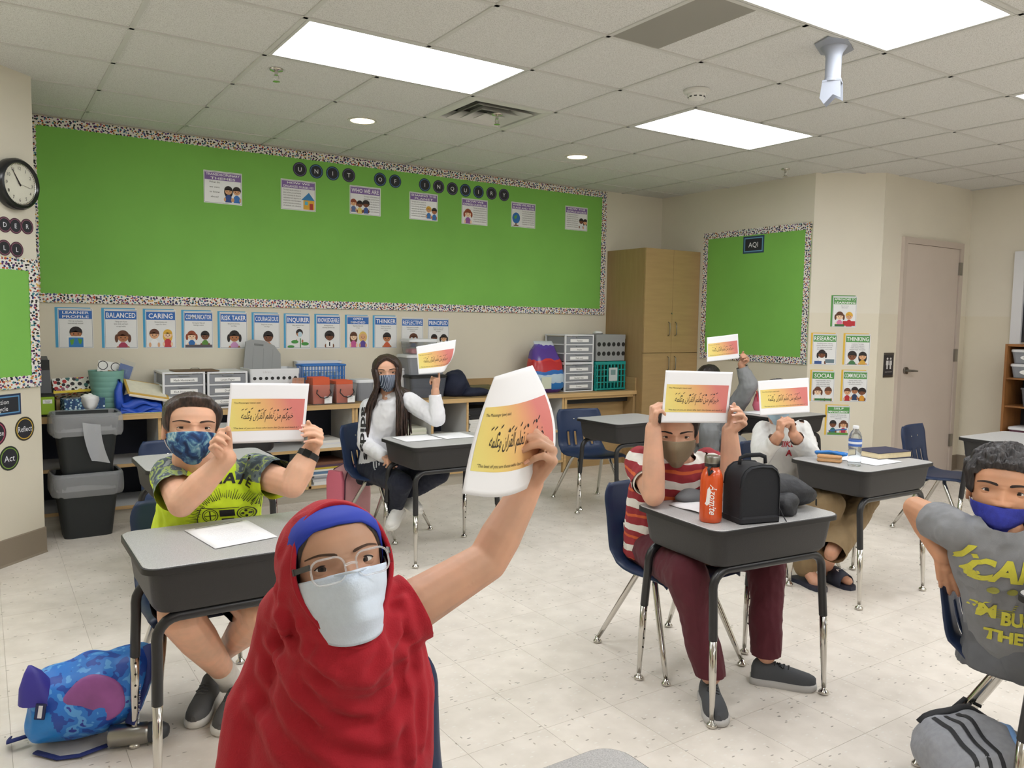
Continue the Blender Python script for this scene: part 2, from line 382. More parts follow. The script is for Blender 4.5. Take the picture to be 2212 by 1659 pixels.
# air vent: stepped square cones
vt = thing('air_vent', 'square stepped white air diffuser in the ceiling', 'air vent', (2.5*T, .5*T, CEIL))
WV = M('white_enamel', (212, 212, 206), .45); h = T/2-w
f = MB(); f.loft([[V(sx*k, sy*k, z) for sx, sy in ((-1, -1), (1, -1), (1, 1), (-1, 1))] for k, z in ((h, .004), (h, -.004), (h-.05, -.006), (h-.07, .05))], False, False).build('frame', WV, vt)
for k, (a, b_, z0, z1) in enumerate(((.2, .15, -.012, .03), (.135, .09, -.018, .022), (.07, .02, -.022, .0))):
    MB().loft([[V(sx*q, sy*q, z) for sx, sy in ((-1, -1), (1, -1), (1, 1), (-1, 1))] for q, z in ((a, z0+.006), (a+.004, z0), (b_, z1), (b_-.004, z1+.008))], False, k == 2).build('louvre', WV, vt)
MB().box((-h, -h, .06), (h, h, .11)).build('duct', BLACKM, vt)
# walls
def wall(name, p, q, label, z0=0, z1=None, th=.12, side=1):
    p, q = V(*p, 0), V(*q, 0); d = (q-p).normalized(); n = V(-d.y, d.x, 0)*side*th; z1 = z1 or CEIL+.12
    mb = MB(); mb.loft([[V(a.x, a.y, z) for a in (p, q, q+n, p+n)] for z in (z0, z1)])
    return tag(mb.build(name, WALL), label, kind='structure')
CX, CY = -.954, 1.171
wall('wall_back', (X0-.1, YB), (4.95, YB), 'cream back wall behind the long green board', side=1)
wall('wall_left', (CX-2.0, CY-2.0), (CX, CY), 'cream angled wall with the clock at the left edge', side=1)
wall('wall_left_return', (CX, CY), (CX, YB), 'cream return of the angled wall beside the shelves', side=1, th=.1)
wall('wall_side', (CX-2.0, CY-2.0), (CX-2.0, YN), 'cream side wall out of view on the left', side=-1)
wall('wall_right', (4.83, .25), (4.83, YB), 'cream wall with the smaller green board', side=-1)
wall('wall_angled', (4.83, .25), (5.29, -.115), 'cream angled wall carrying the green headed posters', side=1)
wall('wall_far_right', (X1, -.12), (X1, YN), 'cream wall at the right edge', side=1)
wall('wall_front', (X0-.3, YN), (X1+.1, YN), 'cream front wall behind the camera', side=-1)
# door wall with its opening
DX0, DX1, DZ = 5.63, 6.535, 2.135
mb = MB(); mb.box((5.29, -.12, 0), (DX0-.05, 0, CEIL+.12)); mb.box((DX1+.05, -.12, 0), (X1+.1, 0, CEIL+.12)); mb.box((DX0-.05, -.12, DZ+.05), (DX1+.05, 0, CEIL+.12))
tag(mb.build('wall_door', WALL), 'cream wall around the beige door', kind='structure')
d1 = bpy.data.objects.new('door_1', None); COL.objects.link(d1); tag(d1, 'beige flush door with a steel lever handle', kind='structure')
DOORM = M('beige_door_paint', (206, 193, 182), .5, var=(3, .03)); JAMB = M('beige_frame_paint', (198, 185, 174), .45)
MB().rbox(((DX0+DX1)/2, -.115, DZ/2+.004), (DX1-DX0-.008, .045, DZ-.012), .003).build('door_leaf', DOORM, d1)
fr = MB(); fr.box((DX0-.055, -.15, 0), (DX0, 0, DZ+.055)); fr.box((DX1, -.15, 0), (DX1+.055, 0, DZ+.055)); fr.box((DX0, -.15, DZ), (DX1, 0, DZ+.055)); fr.build('door_frame', JAMB, d1)
hd = MB(); hd.cyl((DX0+.075, -.14, 1.0), (DX0+.075, -.155, 1.0), .033, n=20); hd.cyl((DX0+.075, -.155, 1.0), (DX0+.075, -.19, 1.0), .012); hd.tube([(DX0+.068, -.19, 1.0), (DX0+.12, -.192, 1.0), (DX0+.19, -.19, .995)], [.012, .011, .008]); hd.build('door_handle', METAL, d1, 40)
for z in (1.95, 1.13, .31): MB().box((DX1-.012, -.158, z-.06), (DX1+.03, -.137, z+.06)).build('hinge', METAL, d1)
# baseboards
def base(name, p, q, side):
    p, q = V(*p, 0), V(*q, 0); d = (q-p).normalized(); n = V(-d.y, d.x, 0)*side*.006
    mb = MB(); mb.loft([[p+V(0, 0, z), q+V(0, 0, z), q+n*k+V(0, 0, z), p+n*k+V(0, 0, z)] for z, k in ((.0, 2.2), (.012, 1.2), (.145, 1), (.15, .5))])
    return tag(mb.build(name, BASEB), 'taupe vinyl baseboard', kind='structure')
base('baseboard_left', (CX-2, CY-2), (CX+.004, CY+.004), -1); base('baseboard_angled', (4.83, .25), (5.29, -.12), -1); base('baseboard_door', (5.29, -.12), (DX0-.056, -.12), -1)
base('baseboard_door_right', (DX1+.056, -.12), (X1, -.12), -1); base('baseboard_far_right', (X1, -.12), (X1, YN), -1); base('baseboard_right', (4.83, 1.54), (4.83, .25), -1)
# ---------------------------------------------------------------- boards, borders and posters
class Plane:
    def __init__(s, o, u, n): s.o = V(*o); s.u = V(*u).normalized(); s.n = V(*n).normalized()
    def uv(s, px, py):
        d = FWD+RGT*((px-1106)/FPX)-UPV*((py-829.5)/FPX); t = (s.o-CAM).dot(s.n)/d.dot(s.n); p = CAM+d*t
        return (p-s.o).dot(s.u), p.z
    def pt(s, u, z, h=0.): return s.o+s.u*u+V(0, 0, z)+s.n*h
    def slab(s, mb, u0, z0, u1, z1, h0, h1):
        return mb.loft([[s.pt(u, z, h) for u, z in ((u0, z0), (u1, z0), (u1, z1), (u0, z1))] for h in (h0, h1)])
    def rect(s, px0, py0, px1, py1):
        a = s.uv(px0, py0); b = s.uv(px1, py1); c = s.uv(px0, py1); d = s.uv(px1, py0)
        return (a[0]+c[0])/2, (b[1]+c[1])/2, (b[0]+d[0])/2, (a[1]+d[1])/2
BACK = Plane((0, YB, 0), (1, 0, 0), (0, -1, 0)); RIGHTP = Plane((4.83, 0, 0), (0, -1, 0), (-1, 0, 0))
ANG = Plane((4.83, .25, 0), (.46, -.365, 0), (-.365, -.46, 0)); LEFTP = Plane((CX, CY, 0), (1, 1, 0), (1, -1, 0)); DOORP = Plane((0, -.12, 0), (1, 0, 0), (0, -1, 0))
def strip(pl, mb, u0, z0, u1, z1, h, wid):
    """scalloped border strip from one end to the other, wid wide"""
    L = math.hypot(u1-u0, z1-z0); n = max(8, int(L/.0125)); du, dz = (u1-u0)/L, (z1-z0)/L; nu, nz = -dz, du
    rows = []
    for sd in (-1, 1):
        rows.append([(u0+du*L*i/n+nu*sd*(wid/2-.002+.003*math.sin(i*.0125/.034*2*PI)), z0+dz*L*i/n+nz*sd*(wid/2-.002+.003*math.sin(i*.0125/.034*2*PI))) for i in range(n+1)])
    b = len(mb.v); vs = [pl.pt(u, z, h) for r in rows for u, z in r]
    mb.add(vs, [(i, i+1, n+2+i, n+1+i) for i in range(n)])
def board(label, pl, u0, z0, u1, z1, bw=.065):
    t = thing('bulletin_board', label, 'bulletin board', pl.pt((u0+u1)/2, z0)); inv = t.matrix_basis
    off = V(*t.location)
    mb = MB(); pl.slab(mb, u0+.01, z0+.01, u1-.01, z1-.01, .001, .012); mb.v = [tuple(V(*v)-off) for v in mb.v]; mb.build('green_backing_paper', GREEN, t)
    for ia, a in enumerate(((u0, z0+bw/2, u1, z0+bw/2), (u0, z1-bw/2, u1, z1-bw/2), (u0+bw/2, z0+.02, u0+bw/2, z1-.02), (u1-bw/2, z0+.02, u1-bw/2, z1-.02))):
        mb = MB(); strip(pl, mb, *a, .0135+(.0024 if ia > 1 else 0), bw); mb.v = [tuple(V(*v)-off) for v in mb.v]
        o = mb.build('border_strip', DOTS, t, uvbox=True)
        so = o.modifiers.new('thickness', 'SOLIDIFY'); so.thickness = .0012
    return t
board('long green bulletin board with confetti dot border across the back wall', BACK, -.95, 1.465, 4.055, 2.7)
board('smaller green bulletin board with confetti border beside the tall cabinet', RIGHTP, -1.505, 1.045, -.255, 2.293)
uR = LEFTP.uv(81, 700)[0]; zT = LEFTP.uv(70, 560)[1]; zB = LEFTP.uv(70, 836)[1]
board('green bulletin board with dotted border cut by the left edge', LEFTP, uR-1.25, zB, uR, zT, .07)
# --- little printed figures: flat ink shapes in a unit square, later mapped on a sheet
SK = dict(a=(240, 205, 172), b=(222, 170, 128), c=(180, 118, 78), d=(122, 74, 46))
HR = dict(k=(38, 30, 30), b=(98, 58, 38), r=(150, 72, 44), y=(226, 176, 62))
def kid(cx, cy, s, skin, hair, shirt, style='short', asp=1.):
    """clip-art child: head circle centre cx,cy, radius s"""
    o = []; sk = SK[skin]; hc = HR[hair] if hair in HR else hair; A = asp
    if style == 'long': o.append(('e', cx, cy-s*.35, s*1.15, s*1.5*A, hc))
    if style == 'tails': o += [('e', cx-s*1.15, cy-s*.3*A, s*.32, s*.75*A, hc), ('e', cx+s*1.15, cy-s*.3*A, s*.32, s*.75*A, hc)]
    if style == 'scarf': o.append(('e', cx, cy-s*.1*A, s*1.25, s*1.4*A, hc))
    o.append(('p', [(cx-s*.85, cy-s*2.9*A), (cx-s*.8, cy-s*1.5*A), (cx-s*.3, cy-s*1.0*A), (cx+s*.3, cy-s*1.0*A), (cx+s*.8, cy-s*1.5*A), (cx+s*.85, cy-s*2.9*A)], shirt))
    o.append(('e', cx-s*.95, cy-s*2.2*A, s*.28, s*.5*A, sk)); o.append(('e', cx+s*.95, cy-s*2.2*A, s*.28, s*.5*A, sk))
    if style in ('afro',): o.append(('e', cx, cy+s*.25*A, s*1.3, s*1.1*A, hc))
    elif style != 'scarf': o.append(('e', cx, cy+s*.18*A, s*1.1, s*1.02*A, hc))
    o.append(('e', cx, cy-s*.1*A, s*.95, s*.85*A, sk))
    if style != 'scarf': o.append(('h', cx, cy+s*.05*A, s*1.0, s*.95*A, hc))
    o += [('e', cx-s*.38, cy-s*.15*A, s*.1, s*.13*A, (30, 26, 26)), ('e', cx+s*.38, cy-s*.15*A, s*.1, s*.13*A, (30, 26, 26)), ('r', cx-s*.22, cy-s*.56*A, cx+s*.22, cy-s*.49*A, (120, 40, 36))]
    return o
def ink(mb, fn, shapes, lay=0.):
    for k, sh in enumerate(shapes):
        c = sh[-1]; mb.mat(P(c)); e = .00025+k*.00004+lay
        if sh[0] == 'e': pts = [(sh[1]+sh[3]*math.cos(a*PI/8), sh[2]+sh[4]*math.sin(a*PI/8)) for a in range(16)]
        elif sh[0] == 'h': pts = [(sh[1]+sh[3]*math.cos(a*PI/8), sh[2]+sh[4]*math.sin(a*PI/8)*(.9 if 0 < a < 8 else 0)) for a in range(9)]+[(sh[1]+sh[3]*.5, sh[2]+sh[4]*.22), (sh[1]-sh[3]*.1, sh[2]+sh[4]*.42), (sh[1]-sh[3]*.5, sh[2]+sh[4]*.2)]
        elif sh[0] == 'r': pts = [(sh[1], sh[2]), (sh[3], sh[2]), (sh[3], sh[4]), (sh[1], sh[4])]
        else: pts = sh[1]
        mb.poly([fn(min(max(x, .03), .97), max(y, .03), e) for x, y in pts])
INK = M('black_ink', (32, 30, 32), .6)
def poster(label, pl, r, title, tcol, body, figs, backc=None, group=None, h=.0022, tilt=0., land=False, tsz=None, base_h=None, name='poster'):
    """sheet pinned to a wall: r=(u0,z0,u1,z1); title band, text lines and printed figures"""
    u0, z0, u1, z1 = r; w, hh = u1-u0, z1-z0; hb = base_h or .0
    t = thing(name, label, 'poster', pl.pt((u0+u1)/2, z0, hb), 0, group); off = V(*t.location)
    def sheet(nm, a, b, c, d, h0, h1, mt):
        mb = MB(); pl.slab(mb, a, b, c, d, hb+h0, hb+h1); mb.v = [tuple(V(*v)-off) for v in mb.v]; return mb.build(nm, mt, t)
    if backc:
        sheet('backing_card', u0, z0+.02*hh, u1-.06*w, z1, .0005, .0012, P(backc)); a0, b0, a1, b1 = u0+.075*w, z0, u1, z1-.025*hh
    else: a0, b0, a1, b1 = u0, z0, u1, z1
    sheet('sheet', a0, b0, a1, b1, .0014, h, M('glossy_laminated_paper', (234, 235, 236), .22))
    W, Hh = a1-a0, b1-b0
    fn = lambda x, y, e=.0003: pl.pt(a0+x*W, b0+y*Hh, hb+h+e)-off
    zt = .72 if land else .74
    mb = MB(); mb.mat(P(tcol)); mb.poly([fn(.03, zt), fn(.97, zt), fn(.97, .95), fn(.03, .95)])
    if not land or True:
        for q in ((.02, .02, .98, .028), (.02, .972, .98, .98), (.02, .02, .028, .98), (.972, .02, .98, .98)):
            mb.mat(P((90, 96, 110))); mb.poly([fn(q[0], q[1], .0002), fn(q[2], q[1], .0002), fn(q[2], q[3], .0002), fn(q[0], q[3], .0002)])
    mb.build('title_band', None, t)
    mb = MB(); lines = title.split('|'); n = len(lines)
    for i, s in enumerate(lines):
        bh = (.95-zt)/n; put_text(mb, s, lambda x, y: fn(x, y, .0006), .5, .95-bh*(i+1)+bh*.2, h=bh*.62, w=min(.88, .12*len(s)*(1.1 if n == 1 else .9)), bold=.012)
    mb.build('title_lettering', P((248, 248, 250)), t)
    mb = MB()
    for i, s in enumerate(body):
        if land: put_text(mb, s, lambda x, y: fn(x, y, .0006), figs[0], zt-.09-i*(.6/len(body)), h=min(.055, .33/len(body)), maxw=.5)
        else: put_text(mb, s, lambda x, y: fn(x, y, .0006), .5, zt-.07-i*.06, h=.034, maxw=.86)
    mb.build('body_lettering', INK, t)
    mb = MB(); ink(mb, fn, figs[1] if land else figs, .0005); mb.build('illustration', None, t)
    return t
BL = (52, 108, 188); CY_ = (76, 164, 210); A1 = .82
def sq(px0, py0, px1, py1, pl=BACK): return pl.rect(px0, py0, px1, py1)
EARTH = [('r', .26, .03, .74, .3, (238, 238, 238)), ('r', .29, .03, .71, .27, (52, 128, 196)), ('p', [(.32, .2), (.45, .24), (.42, .1), (.36, .08)], (92, 160, 60)), ('p', [(.55, .25), (.68, .22), (.64, .1), (.58, .12)], (92, 160, 60))]
specs = [
 ((119, 664, 201, 752), 'LEARNER|PROFILE', ['How can we become', 'internationally minded?'], kid(.5, .38, .17, 'c', 'k', (230, 230, 230), 'short', A1)+EARTH, 1),
 ((219.5, 665.5, 297, 753), 'BALANCED', ['Taking care of your', 'brain, body, and heart', 'to stay healthy'], kid(.55, .3, .17, 'c', 'b', (170, 60, 90), 'tails', A1), 1),
 ((309, 667.5, 380, 752), 'CARING', ['Showing kindness and', 'respect for others'], kid(.28, .36, .15, 'b', 'b', (240, 240, 240), 'short', A1)+kid(.72, .36, .14, 'a', 'y', (196, 60, 70), 'long', A1), 1),
 ((392, 670, 460, 752.5), 'COMMUNICATOR', ['Sharing your ideas and', 'listening to others'], kid(.26, .34, .14, 'a', 'r', (44, 108, 176), 'tails', A1)+kid(.72, .34, .14, 'd', 'k', (92, 140, 60), 'short', A1)+[('r', .04, .02, .96, .1, (90, 84, 92))], 1),
 ((470, 672.5, 534, 753), 'RISK TAKER', ['Being brave and trying', 'new things'], kid(.52, .33, .18, 'c', 'k', (206, 150, 196), 'tails', A1), 1),
 ((543.6, 675, 604, 753), 'COURAGEOUS', ['Being brave and trying', 'new things'], kid(.55, .33, .18, 'd', 'k', (206, 120, 60), 'short', A1), 1),
 ((613, 677.5, 670, 753), 'INQUIRER', ['Asking questions to learn', 'more'], kid(.55, .45, .13, 'c', 'k', (230, 230, 230), 'short', A1)+[('r', .57, .03, .61, .3, (74, 140, 66)), ('e', .36, .2, .15, .05, (74, 150, 70)), ('e', .78, .14, .16, .05, (74, 150, 70)), ('e', .2, .06, .14, .04, (74, 150, 70)), ('e', .57, .42, .09, .08, (190, 214, 226))], 1),
 ((679, 678.5, 735, 752.5), 'KNOWLEDGEABLE', ['Knowing about and', 'connecting important ideas'], kid(.54, .36, .16, 'd', 'k', (180, 130, 90), 'afro', A1)+[('r', .4, .04, .68, .22, (244, 244, 244)), ('r', .52, .07, .57, .19, (40, 40, 40))], 1),
 ((745, 680, 797, 752), 'OPEN|MINDED', ['Respecting other points', 'of view'], kid(.3, .36, .15, 'a', 'b', (198, 92, 150), 'long', A1)+kid(.72, .36, .15, 'b', (226, 196, 110), (92, 72, 150), 'scarf', A1), 1),
 ((805, 681.5, 857, 752), 'THINKER', ['Thinking about different', 'ways to learn and solve', 'problems'], kid(.55, .33, .17, 'c', 'k', (206, 96, 60), 'short', A1), 1),
 ((867, 686.5, 914, 752), 'REFLECTIVE', ['Thinking about our strengths', 'and weaknesses to grow', 'and improve'], kid(.55, .32, .18, 'b', 'b', (56, 96, 170), 'long', A1)+[('e', .47, .3, .06, .06, (232, 236, 240)), ('e', .63, .3, .06, .06, (232, 236, 240))], 0),
 ((924, 688, 969, 752), 'PRINCIPLED', ['Being honest and fair and', 'taking responsibility for', 'our actions'], kid(.3, .34, .14, 'd', 'k', (230, 230, 230), 'short', A1)+kid(.76, .34, .14, 'b', 'k', (110, 140, 80), 'tails', A1)+[('r', .44, .04, .6, .14, (150, 40, 60))], 0)]
for px, ti, body, figs, bk in specs:
    poster('blue headed wall poster titled %s above the shelves' % ti.replace('|', ' '), BACK, sq(*px), ti, BL, body, figs, CY_ if bk else None, 'learner profile posters in a row', name='learner_poster')
GRN = (84, 150, 76)
for px, ti, body, figs, bk in [
 ((1794.6, 638, 1850, 707), 'APPROACHES TO|LEARNING', ['How can we use', 'skills to learn?'], kid(.3, .36, .15, 'a', 'b', (220, 130, 170), 'tails', A1)+kid(.7, .36, .14, 'b', 'y', (190, 50, 56), 'short', A1)+[('r', .44, .05, .96, .2, (190, 44, 52)), ('r', .1, .02, .5, .1, (60, 110, 60))], GRN),
 ((1750.7, 719, 1807, 788), 'RESEARCH', ['Formulating questions, observing', 'planning, collecting data, recording', 'data, organizing and interpreting', 'data, presenting research findings'], kid(.4, .34, .15, 'd', 'k', (240, 240, 240), 'tails', A1)+[('r', .55, .06, .92, .18, (110, 130, 140)), ('r', .1, .03, .4, .12, (60, 90, 150))], (228, 186, 66)),
 ((1820.7, 720, 1879, 789.5), 'THINKING', ['Acquisition of knowledge', 'comprehension, application', 'analysis, synthesis, evaluation', 'dialectical thought, metacognition'], kid(.3, .3, .17, 'd', 'k', (70, 120, 76), 'short', A1)+kid(.72, .3, .15, 'b', 'k', (214, 166, 62), 'long', A1), (228, 186, 66)),
 ((1749, 799, 1802, 868), 'SOCIAL', ['Accepting responsibility, respecting', 'others, cooperating, resolving', 'conflict, group decision making', 'adopting a variety of group roles'], kid(.28, .34, .15, 'a', 'b', (236, 236, 236), 'tails', A1)+kid(.74, .34, .15, 'c', 'b', (236, 236, 236), 'short', A1)+[('r', .15, .04, .9, .11, (60, 120, 66))], (228, 186, 66)),
 ((1816, 799, 1873, 868), 'COMMUNICATION', ['Listening, speaking, reading', 'writing, viewing, presenting, and', 'non-verbal communication'], kid(.2, .32, .13, 'b', 'b', (178, 40, 46), 'short', A1)+kid(.5, .36, .13, 'c', 'k', (40, 60, 96), 'short', A1)+kid(.8, .32, .13, 'd', 'k', (214, 150, 50), 'afro', A1), (228, 186, 66)),
 ((1781.6, 874, 1835, 941), 'SELF|MANAGEMENT', ['Gross motor skills, fine motor skills,', 'organization, time management, safety,', 'healthy lifestyle'], kid(.28, .38, .14, 'd', 'k', (50, 110, 120), 'short', A1)+kid(.74, .38, .14, 'b', 'b', (170, 44, 84), 'tails', A1)+[('p', [(.1, .18), (.1, .14), (.9, .2), (.9, .24)], (60, 110, 170)), ('r', .05, .03, .95, .1, (92, 150, 70))], (228, 186, 66))]:
    poster('green headed wall poster titled %s on the angled wall' % ti.replace('|', ' '), ANG, sq(*px, ANG), ti, GRN, body, figs, bk, 'skills posters on the angled wall', name='skills_poster')
PU = (132, 104, 168)
FILL = ['The inquiry into the orientation of', 'place and time, personal histories', 'homes and journeys, the discoveries', 'explorations and migrations of', 'humankind, the relationships between', 'people and the interconnectedness', 'of individuals and civilizations']
HOUSE = [('r', .64, .05, .96, .38, (226, 176, 60)), ('p', [(.58, .36), (.8, .62), (1.0, .36)], (52, 130, 190)), ('r', .82, .05, .92, .26, (176, 52, 46)), ('r', .68, .2, .77, .32, (90, 180, 210))]
GLOBE = [('e', .2, .36, .16, .22, (44, 110, 180)), ('p', [(.12, .42), (.24, .5), (.22, .36), (.14, .3)], (90, 160, 70)), ('r', .17, .06, .22, .16, (110, 70, 40)), ('r', .1, .04, .3, .08, (110, 70, 40))]
for px, ti, body, fx, shapes in [
 ((439, 371.5, 521.5, 441), 'TRANSDISCIPLINARY|THEMES', ['What do', 'we want', 'to know', 'about?'], .28, kid(.64, .42, .1, 'b', 'k', (52, 80, 150), 'long', 1.25)+kid(.86, .42, .1, 'b', 'k', (60, 120, 196), 'short', 1.25)),
 ((605.5, 390, 680.5, 455), 'HOW WE|ORGANIZE OURSELVES', FILL, .32, HOUSE),
 ((754, 403.5, 820.7, 465), 'WHO WE ARE', FILL, .7, kid(.12, .4, .09, 'b', 'r', (90, 110, 160), 'tails', 1.25)+kid(.32, .36, .09, 'd', 'k', (230, 210, 120), 'short', 1.25)+kid(.52, .38, .09, 'd', 'k', (60, 90, 160), 'afro', 1.25)),
 ((883, 417.5, 943.7, 476), 'SHARING THE|PLANET', FILL, .32, kid(.68, .4, .09, 'b', 'y', (60, 120, 190), 'short', 1.25)+kid(.88, .36, .09, 'c', 'k', (60, 120, 190), 'short', 1.25)),
 ((995.5, 430.5, 1051.5, 486), 'HOW WE|EXPRESS OURSELVES', FILL, .7, kid(.24, .42, .12, 'a', 'r', (150, 90, 160), 'tails', 1.25)),
 ((1102.6, 438.5, 1154.6, 492), 'WHERE WE ARE IN|PLACE AND TIME', FILL, .7, GLOBE),
 ((1219, 447, 1267, 498), 'HOW THE|WORLD WORKS', FILL, .32, kid(.72, .4, .09, 'd', 'k', (226, 230, 234), 'short', 1.25)+kid(.9, .38, .09, 'b', 'k', (226, 230, 234), 'long', 1.25))]:
    poster('small purple headed card titled %s on green board' % ti.replace('|', ' '), BACK, sq(*px), ti, PU, body, (fx, shapes), None, 'purple headed cards on the green board', land=True, base_h=.012, name='theme_card')
# --- letter discs
def disc(ch, word, pl, px, py, r, ring, hb, cat='letter disc', name='letter_disc', lab=None, sx=1., thin=None, h=None):
    u, z = pl.uv(px, py); t = thing(name, lab or word, cat, pl.pt(u, z-r, hb), 0, 'round letter cards'); off = V(*t.location)
    def cut(nm, k, h0, h1, m):
        mb = MB(); mb.loft([[pl.pt(u+r*k*sx*math.cos(a*PI/14), z+r*k*math.sin(a*PI/14), hb+hh)-off for a in range(28)] for hh in (h0, h1)]); mb.build(nm, m, t)
    cut('card', 1, .0006, .0016, P(ring[0])); cut('ring', .86, .0017, .0019, P(ring[1])); cut('face', .79, .002, .0022, P((40, 40, 48)))
    mb = MB(); ls = ch.split('|')
    for i, s in enumerate(ls): put_text(mb, s, lambda x, y: pl.pt(u+x, z+y, hb+.0026)-off, 0, -(h or r*.6)*.5, h=h or r*.62, maxw=r*1.45)
    mb.build('lettering', P((236, 238, 244)), t); return t
NAVY = ((44, 52, 72), (78, 132, 186)); PLUM = ((52, 46, 66), (104, 96, 140))
ords = dict(U='first', N='first', I='first')
xs = [(568, 107), (650, 117), (731, 127), (811, 136), (967, 157), (1042, 166), (1189, 184), (1258, 193), (1326, 203), (1391, 211), (1456, 219), (1521, 226), (1583, 234)]
ws = ['UNIT']*4+['OF']*2+['INQUIRY']*7
for k, (ch, (x, y)) in enumerate(zip('UNITOFINQUIRY', xs)):
    lb = 'dark round card with white letter %s in the word %s on the green board' % (ch, ws[k])
    if ws[k] == 'INQUIRY' and ch == 'I': lb = 'dark round card with white letter I, %s in the word INQUIRY' % ('first' if k == 6 else 'fifth')
    disc(ch, lb, BACK, 400+x*.434, 320+y*.434, .056, NAVY if k % 4 in (1, 2) or k in (4, 5) else PLUM, .012)
WINE = ((74, 40, 56), (150, 96, 116))
for k, (ch, x, y, lb) in enumerate((('D', 9.6, 485, 'D at the left edge'), ('E', 33, 488, 'E between D and R'), ('R', 58, 489.5, 'R below the clock'), ('L', 9, 535, 'L at the left edge'), ('L', 36, 539, 'L second in its row'))):
    disc(ch, 'wine red round card with white letter %s on the angled wall' % lb, LEFTP, x, y, .043, WINE, 0, sx=1.05)
disc('Reflect', 'yellow rimmed round card reading Reflect on the angled wall', LEFTP, 53, 926, .068, ((66, 60, 42), (214, 178, 70)), 0, h=.032)
disc('Act', 'green rimmed round card reading Act on the angled wall', LEFTP, 20, 990, .068, ((40, 52, 40), (132, 168, 70)), 0, h=.036)
disc('Choose', 'red rimmed round card reading Choose at the left edge', LEFTP, -9, 937, .068, ((70, 28, 46), (190, 80, 110)), 0, h=.03)
def sign(label, pl, r, lines, hb, rim, rim2, face, th=None, name='sign'):
    u0, z0, u1, z1 = r; t = thing(name, label, 'sign', pl.pt((u0+u1)/2, z0, hb)); off = V(*t.location)
    for nm, i, h0, h1, m in (('card', 0, .0006, .0016, P(rim)), ('rim', .09, .0017, .0019, P(rim2)), ('face', .15, .002, .0022, P(face))):
        mb = MB(); k = i*(z1-z0); pl.slab(mb, u0+k, z0+k, u1-k, z1-k, hb+h0, hb+h1); mb.v = [tuple(V(*v)-off) for v in mb.v]; mb.build(nm, m, t)
    mb = MB(); n = len(lines); H_ = (z1-z0)
    for i, s in enumerate(lines): put_text(mb, s, lambda x, y: pl.pt(u0+x, z0+y, hb+.0026)-off, (u1-u0)/2, H_*(.5+(n-1)*.16-i*.32-(.11 if n > 1 else .15)), h=H_*(.22 if n > 1 else .3), maxw=(u1-u0)*.72)
    mb.build('lettering', P((240, 240, 244)), t)
sign('navy framed sign reading AQI on the smaller green board', RIGHTP, RIGHTP.rect(1607.5, 510, 1652.5, 547), ['AQI'], .012, (44, 70, 100), (108, 160, 196), (40, 42, 48))
a = LEFTP.uv(44, 849); b = LEFTP.uv(44, 894)
sign('navy framed sign reading Action Cycle on the angled wall', LEFTP, (a[0]-.26, b[1], a[0], a[1]), ['Action', 'Cycle'], 0, (34, 52, 84), (96, 150, 196), (40, 42, 50))
# restroom sign
r = DOORP.rect(1908, 762, 1928.5, 815); t = thing('restroom_sign', 'dark metal restroom sign with two white figures beside the door', 'sign', DOORP.pt((r[0]+r[2])/2, r[1])); off = V(*t.location)
mb = MB(); DOORP.slab(mb, *r, .0005, .006); mb.v = [tuple(V(*v)-off) for v in mb.v]; mb.build('plate', M('dark_anodised', (52, 50, 52), .35), t)
for q in (r[1], r[3]-.02):
    mb = MB(); DOORP.slab(mb, r[0], q, r[2], q+.02, .006, .0075); mb.v = [tuple(V(*v)-off) for v in mb.v]; mb.build('edge_bar', METAL, t)
mb = MB(); W_, H_ = r[2]-r[0], r[3]-r[1]
for cx in (.34, .68):
    f2 = lambda x, y, e=0: DOORP.pt(r[0]+W_*x, r[1]+H_*y, .0064+e)-off
    for shp in (('e', cx, .76, .09, .045), ('p', [(cx-.12, .68), (cx+.12, .68), (cx+.14, .5), (cx+.08, .5), (cx+.07, .34), (cx-.07, .34), (cx-.08, .5), (cx-.14, .5)])):
        mb.poly([f2(shp[1]+shp[3]*math.cos(q*PI/6), shp[2]+shp[4]*math.sin(q*PI/6)) for q in range(12)] if shp[0] == 'e' else [f2(x, y) for x, y in shp[1]])
mb.build('pictogram', P((214, 212, 210)), t)
mb = MB(); put_text(mb, 'RESTROOM', lambda x, y: f2(x, y), .5, .2, h=.04, w=.7); mb.build('lettering', P((200, 198, 196)), t)
# --- wall clock
u, z = LEFTP.uv(26, 398); CR = .138
t = thing('wall_clock', 'round black rimmed wall clock on the angled wall', 'clock', LEFTP.pt(u, z)); R4 = Matrix((LEFTP.u.to_4d(), V(0, 0, 1, 0), LEFTP.n.to_4d(), V(0, 0, 0, 1))).transposed(); R4.translation = V(0, 0, 0)
MB().lathe([(CR-.004, .0), (CR, .01), (CR, .045), (CR-.01, .06), (CR-.022, .062), (CR-.028, .05)], n=40, M4=R4, cap1=False).build('case', M('black_gloss', (22, 24, 27), .25), t, 40)
MB().lathe([(CR-.03, .05), (CR-.022, .0535), (CR-.022, .05)], n=40, M4=R4, cap0=False, cap1=False).build('chrome_ring', CHROME, t, True)
MB().lathe([(CR-.024, .044), (CR-.024, .046)], n=40, M4=R4).build('dial', M('clock_dial', (232, 230, 214), .5), t)
mb = MB(); lf = lambda x, y, e=.0475: R4 @ V(x, y, e)
for k in range(1, 13):
    a = PI/2-k*PI/6; put_text(mb, str(k), lambda x, y: lf(x, y), .085*math.cos(a), .085*math.sin(a)-.009, h=.018)
for k in range(60):
    a = k*PI/30; c, s_ = math.cos(a), math.sin(a); w_ = .0011 if k % 5 else .0018
    mb.poly([lf(.103*c-s_*w_, .103*s_+c*w_), lf(.109*c-s_*w_, .109*s_+c*w_), lf(.109*c+s_*w_, .109*s_-c*w_), lf(.103*c+s_*w_, .103*s_-c*w_)])
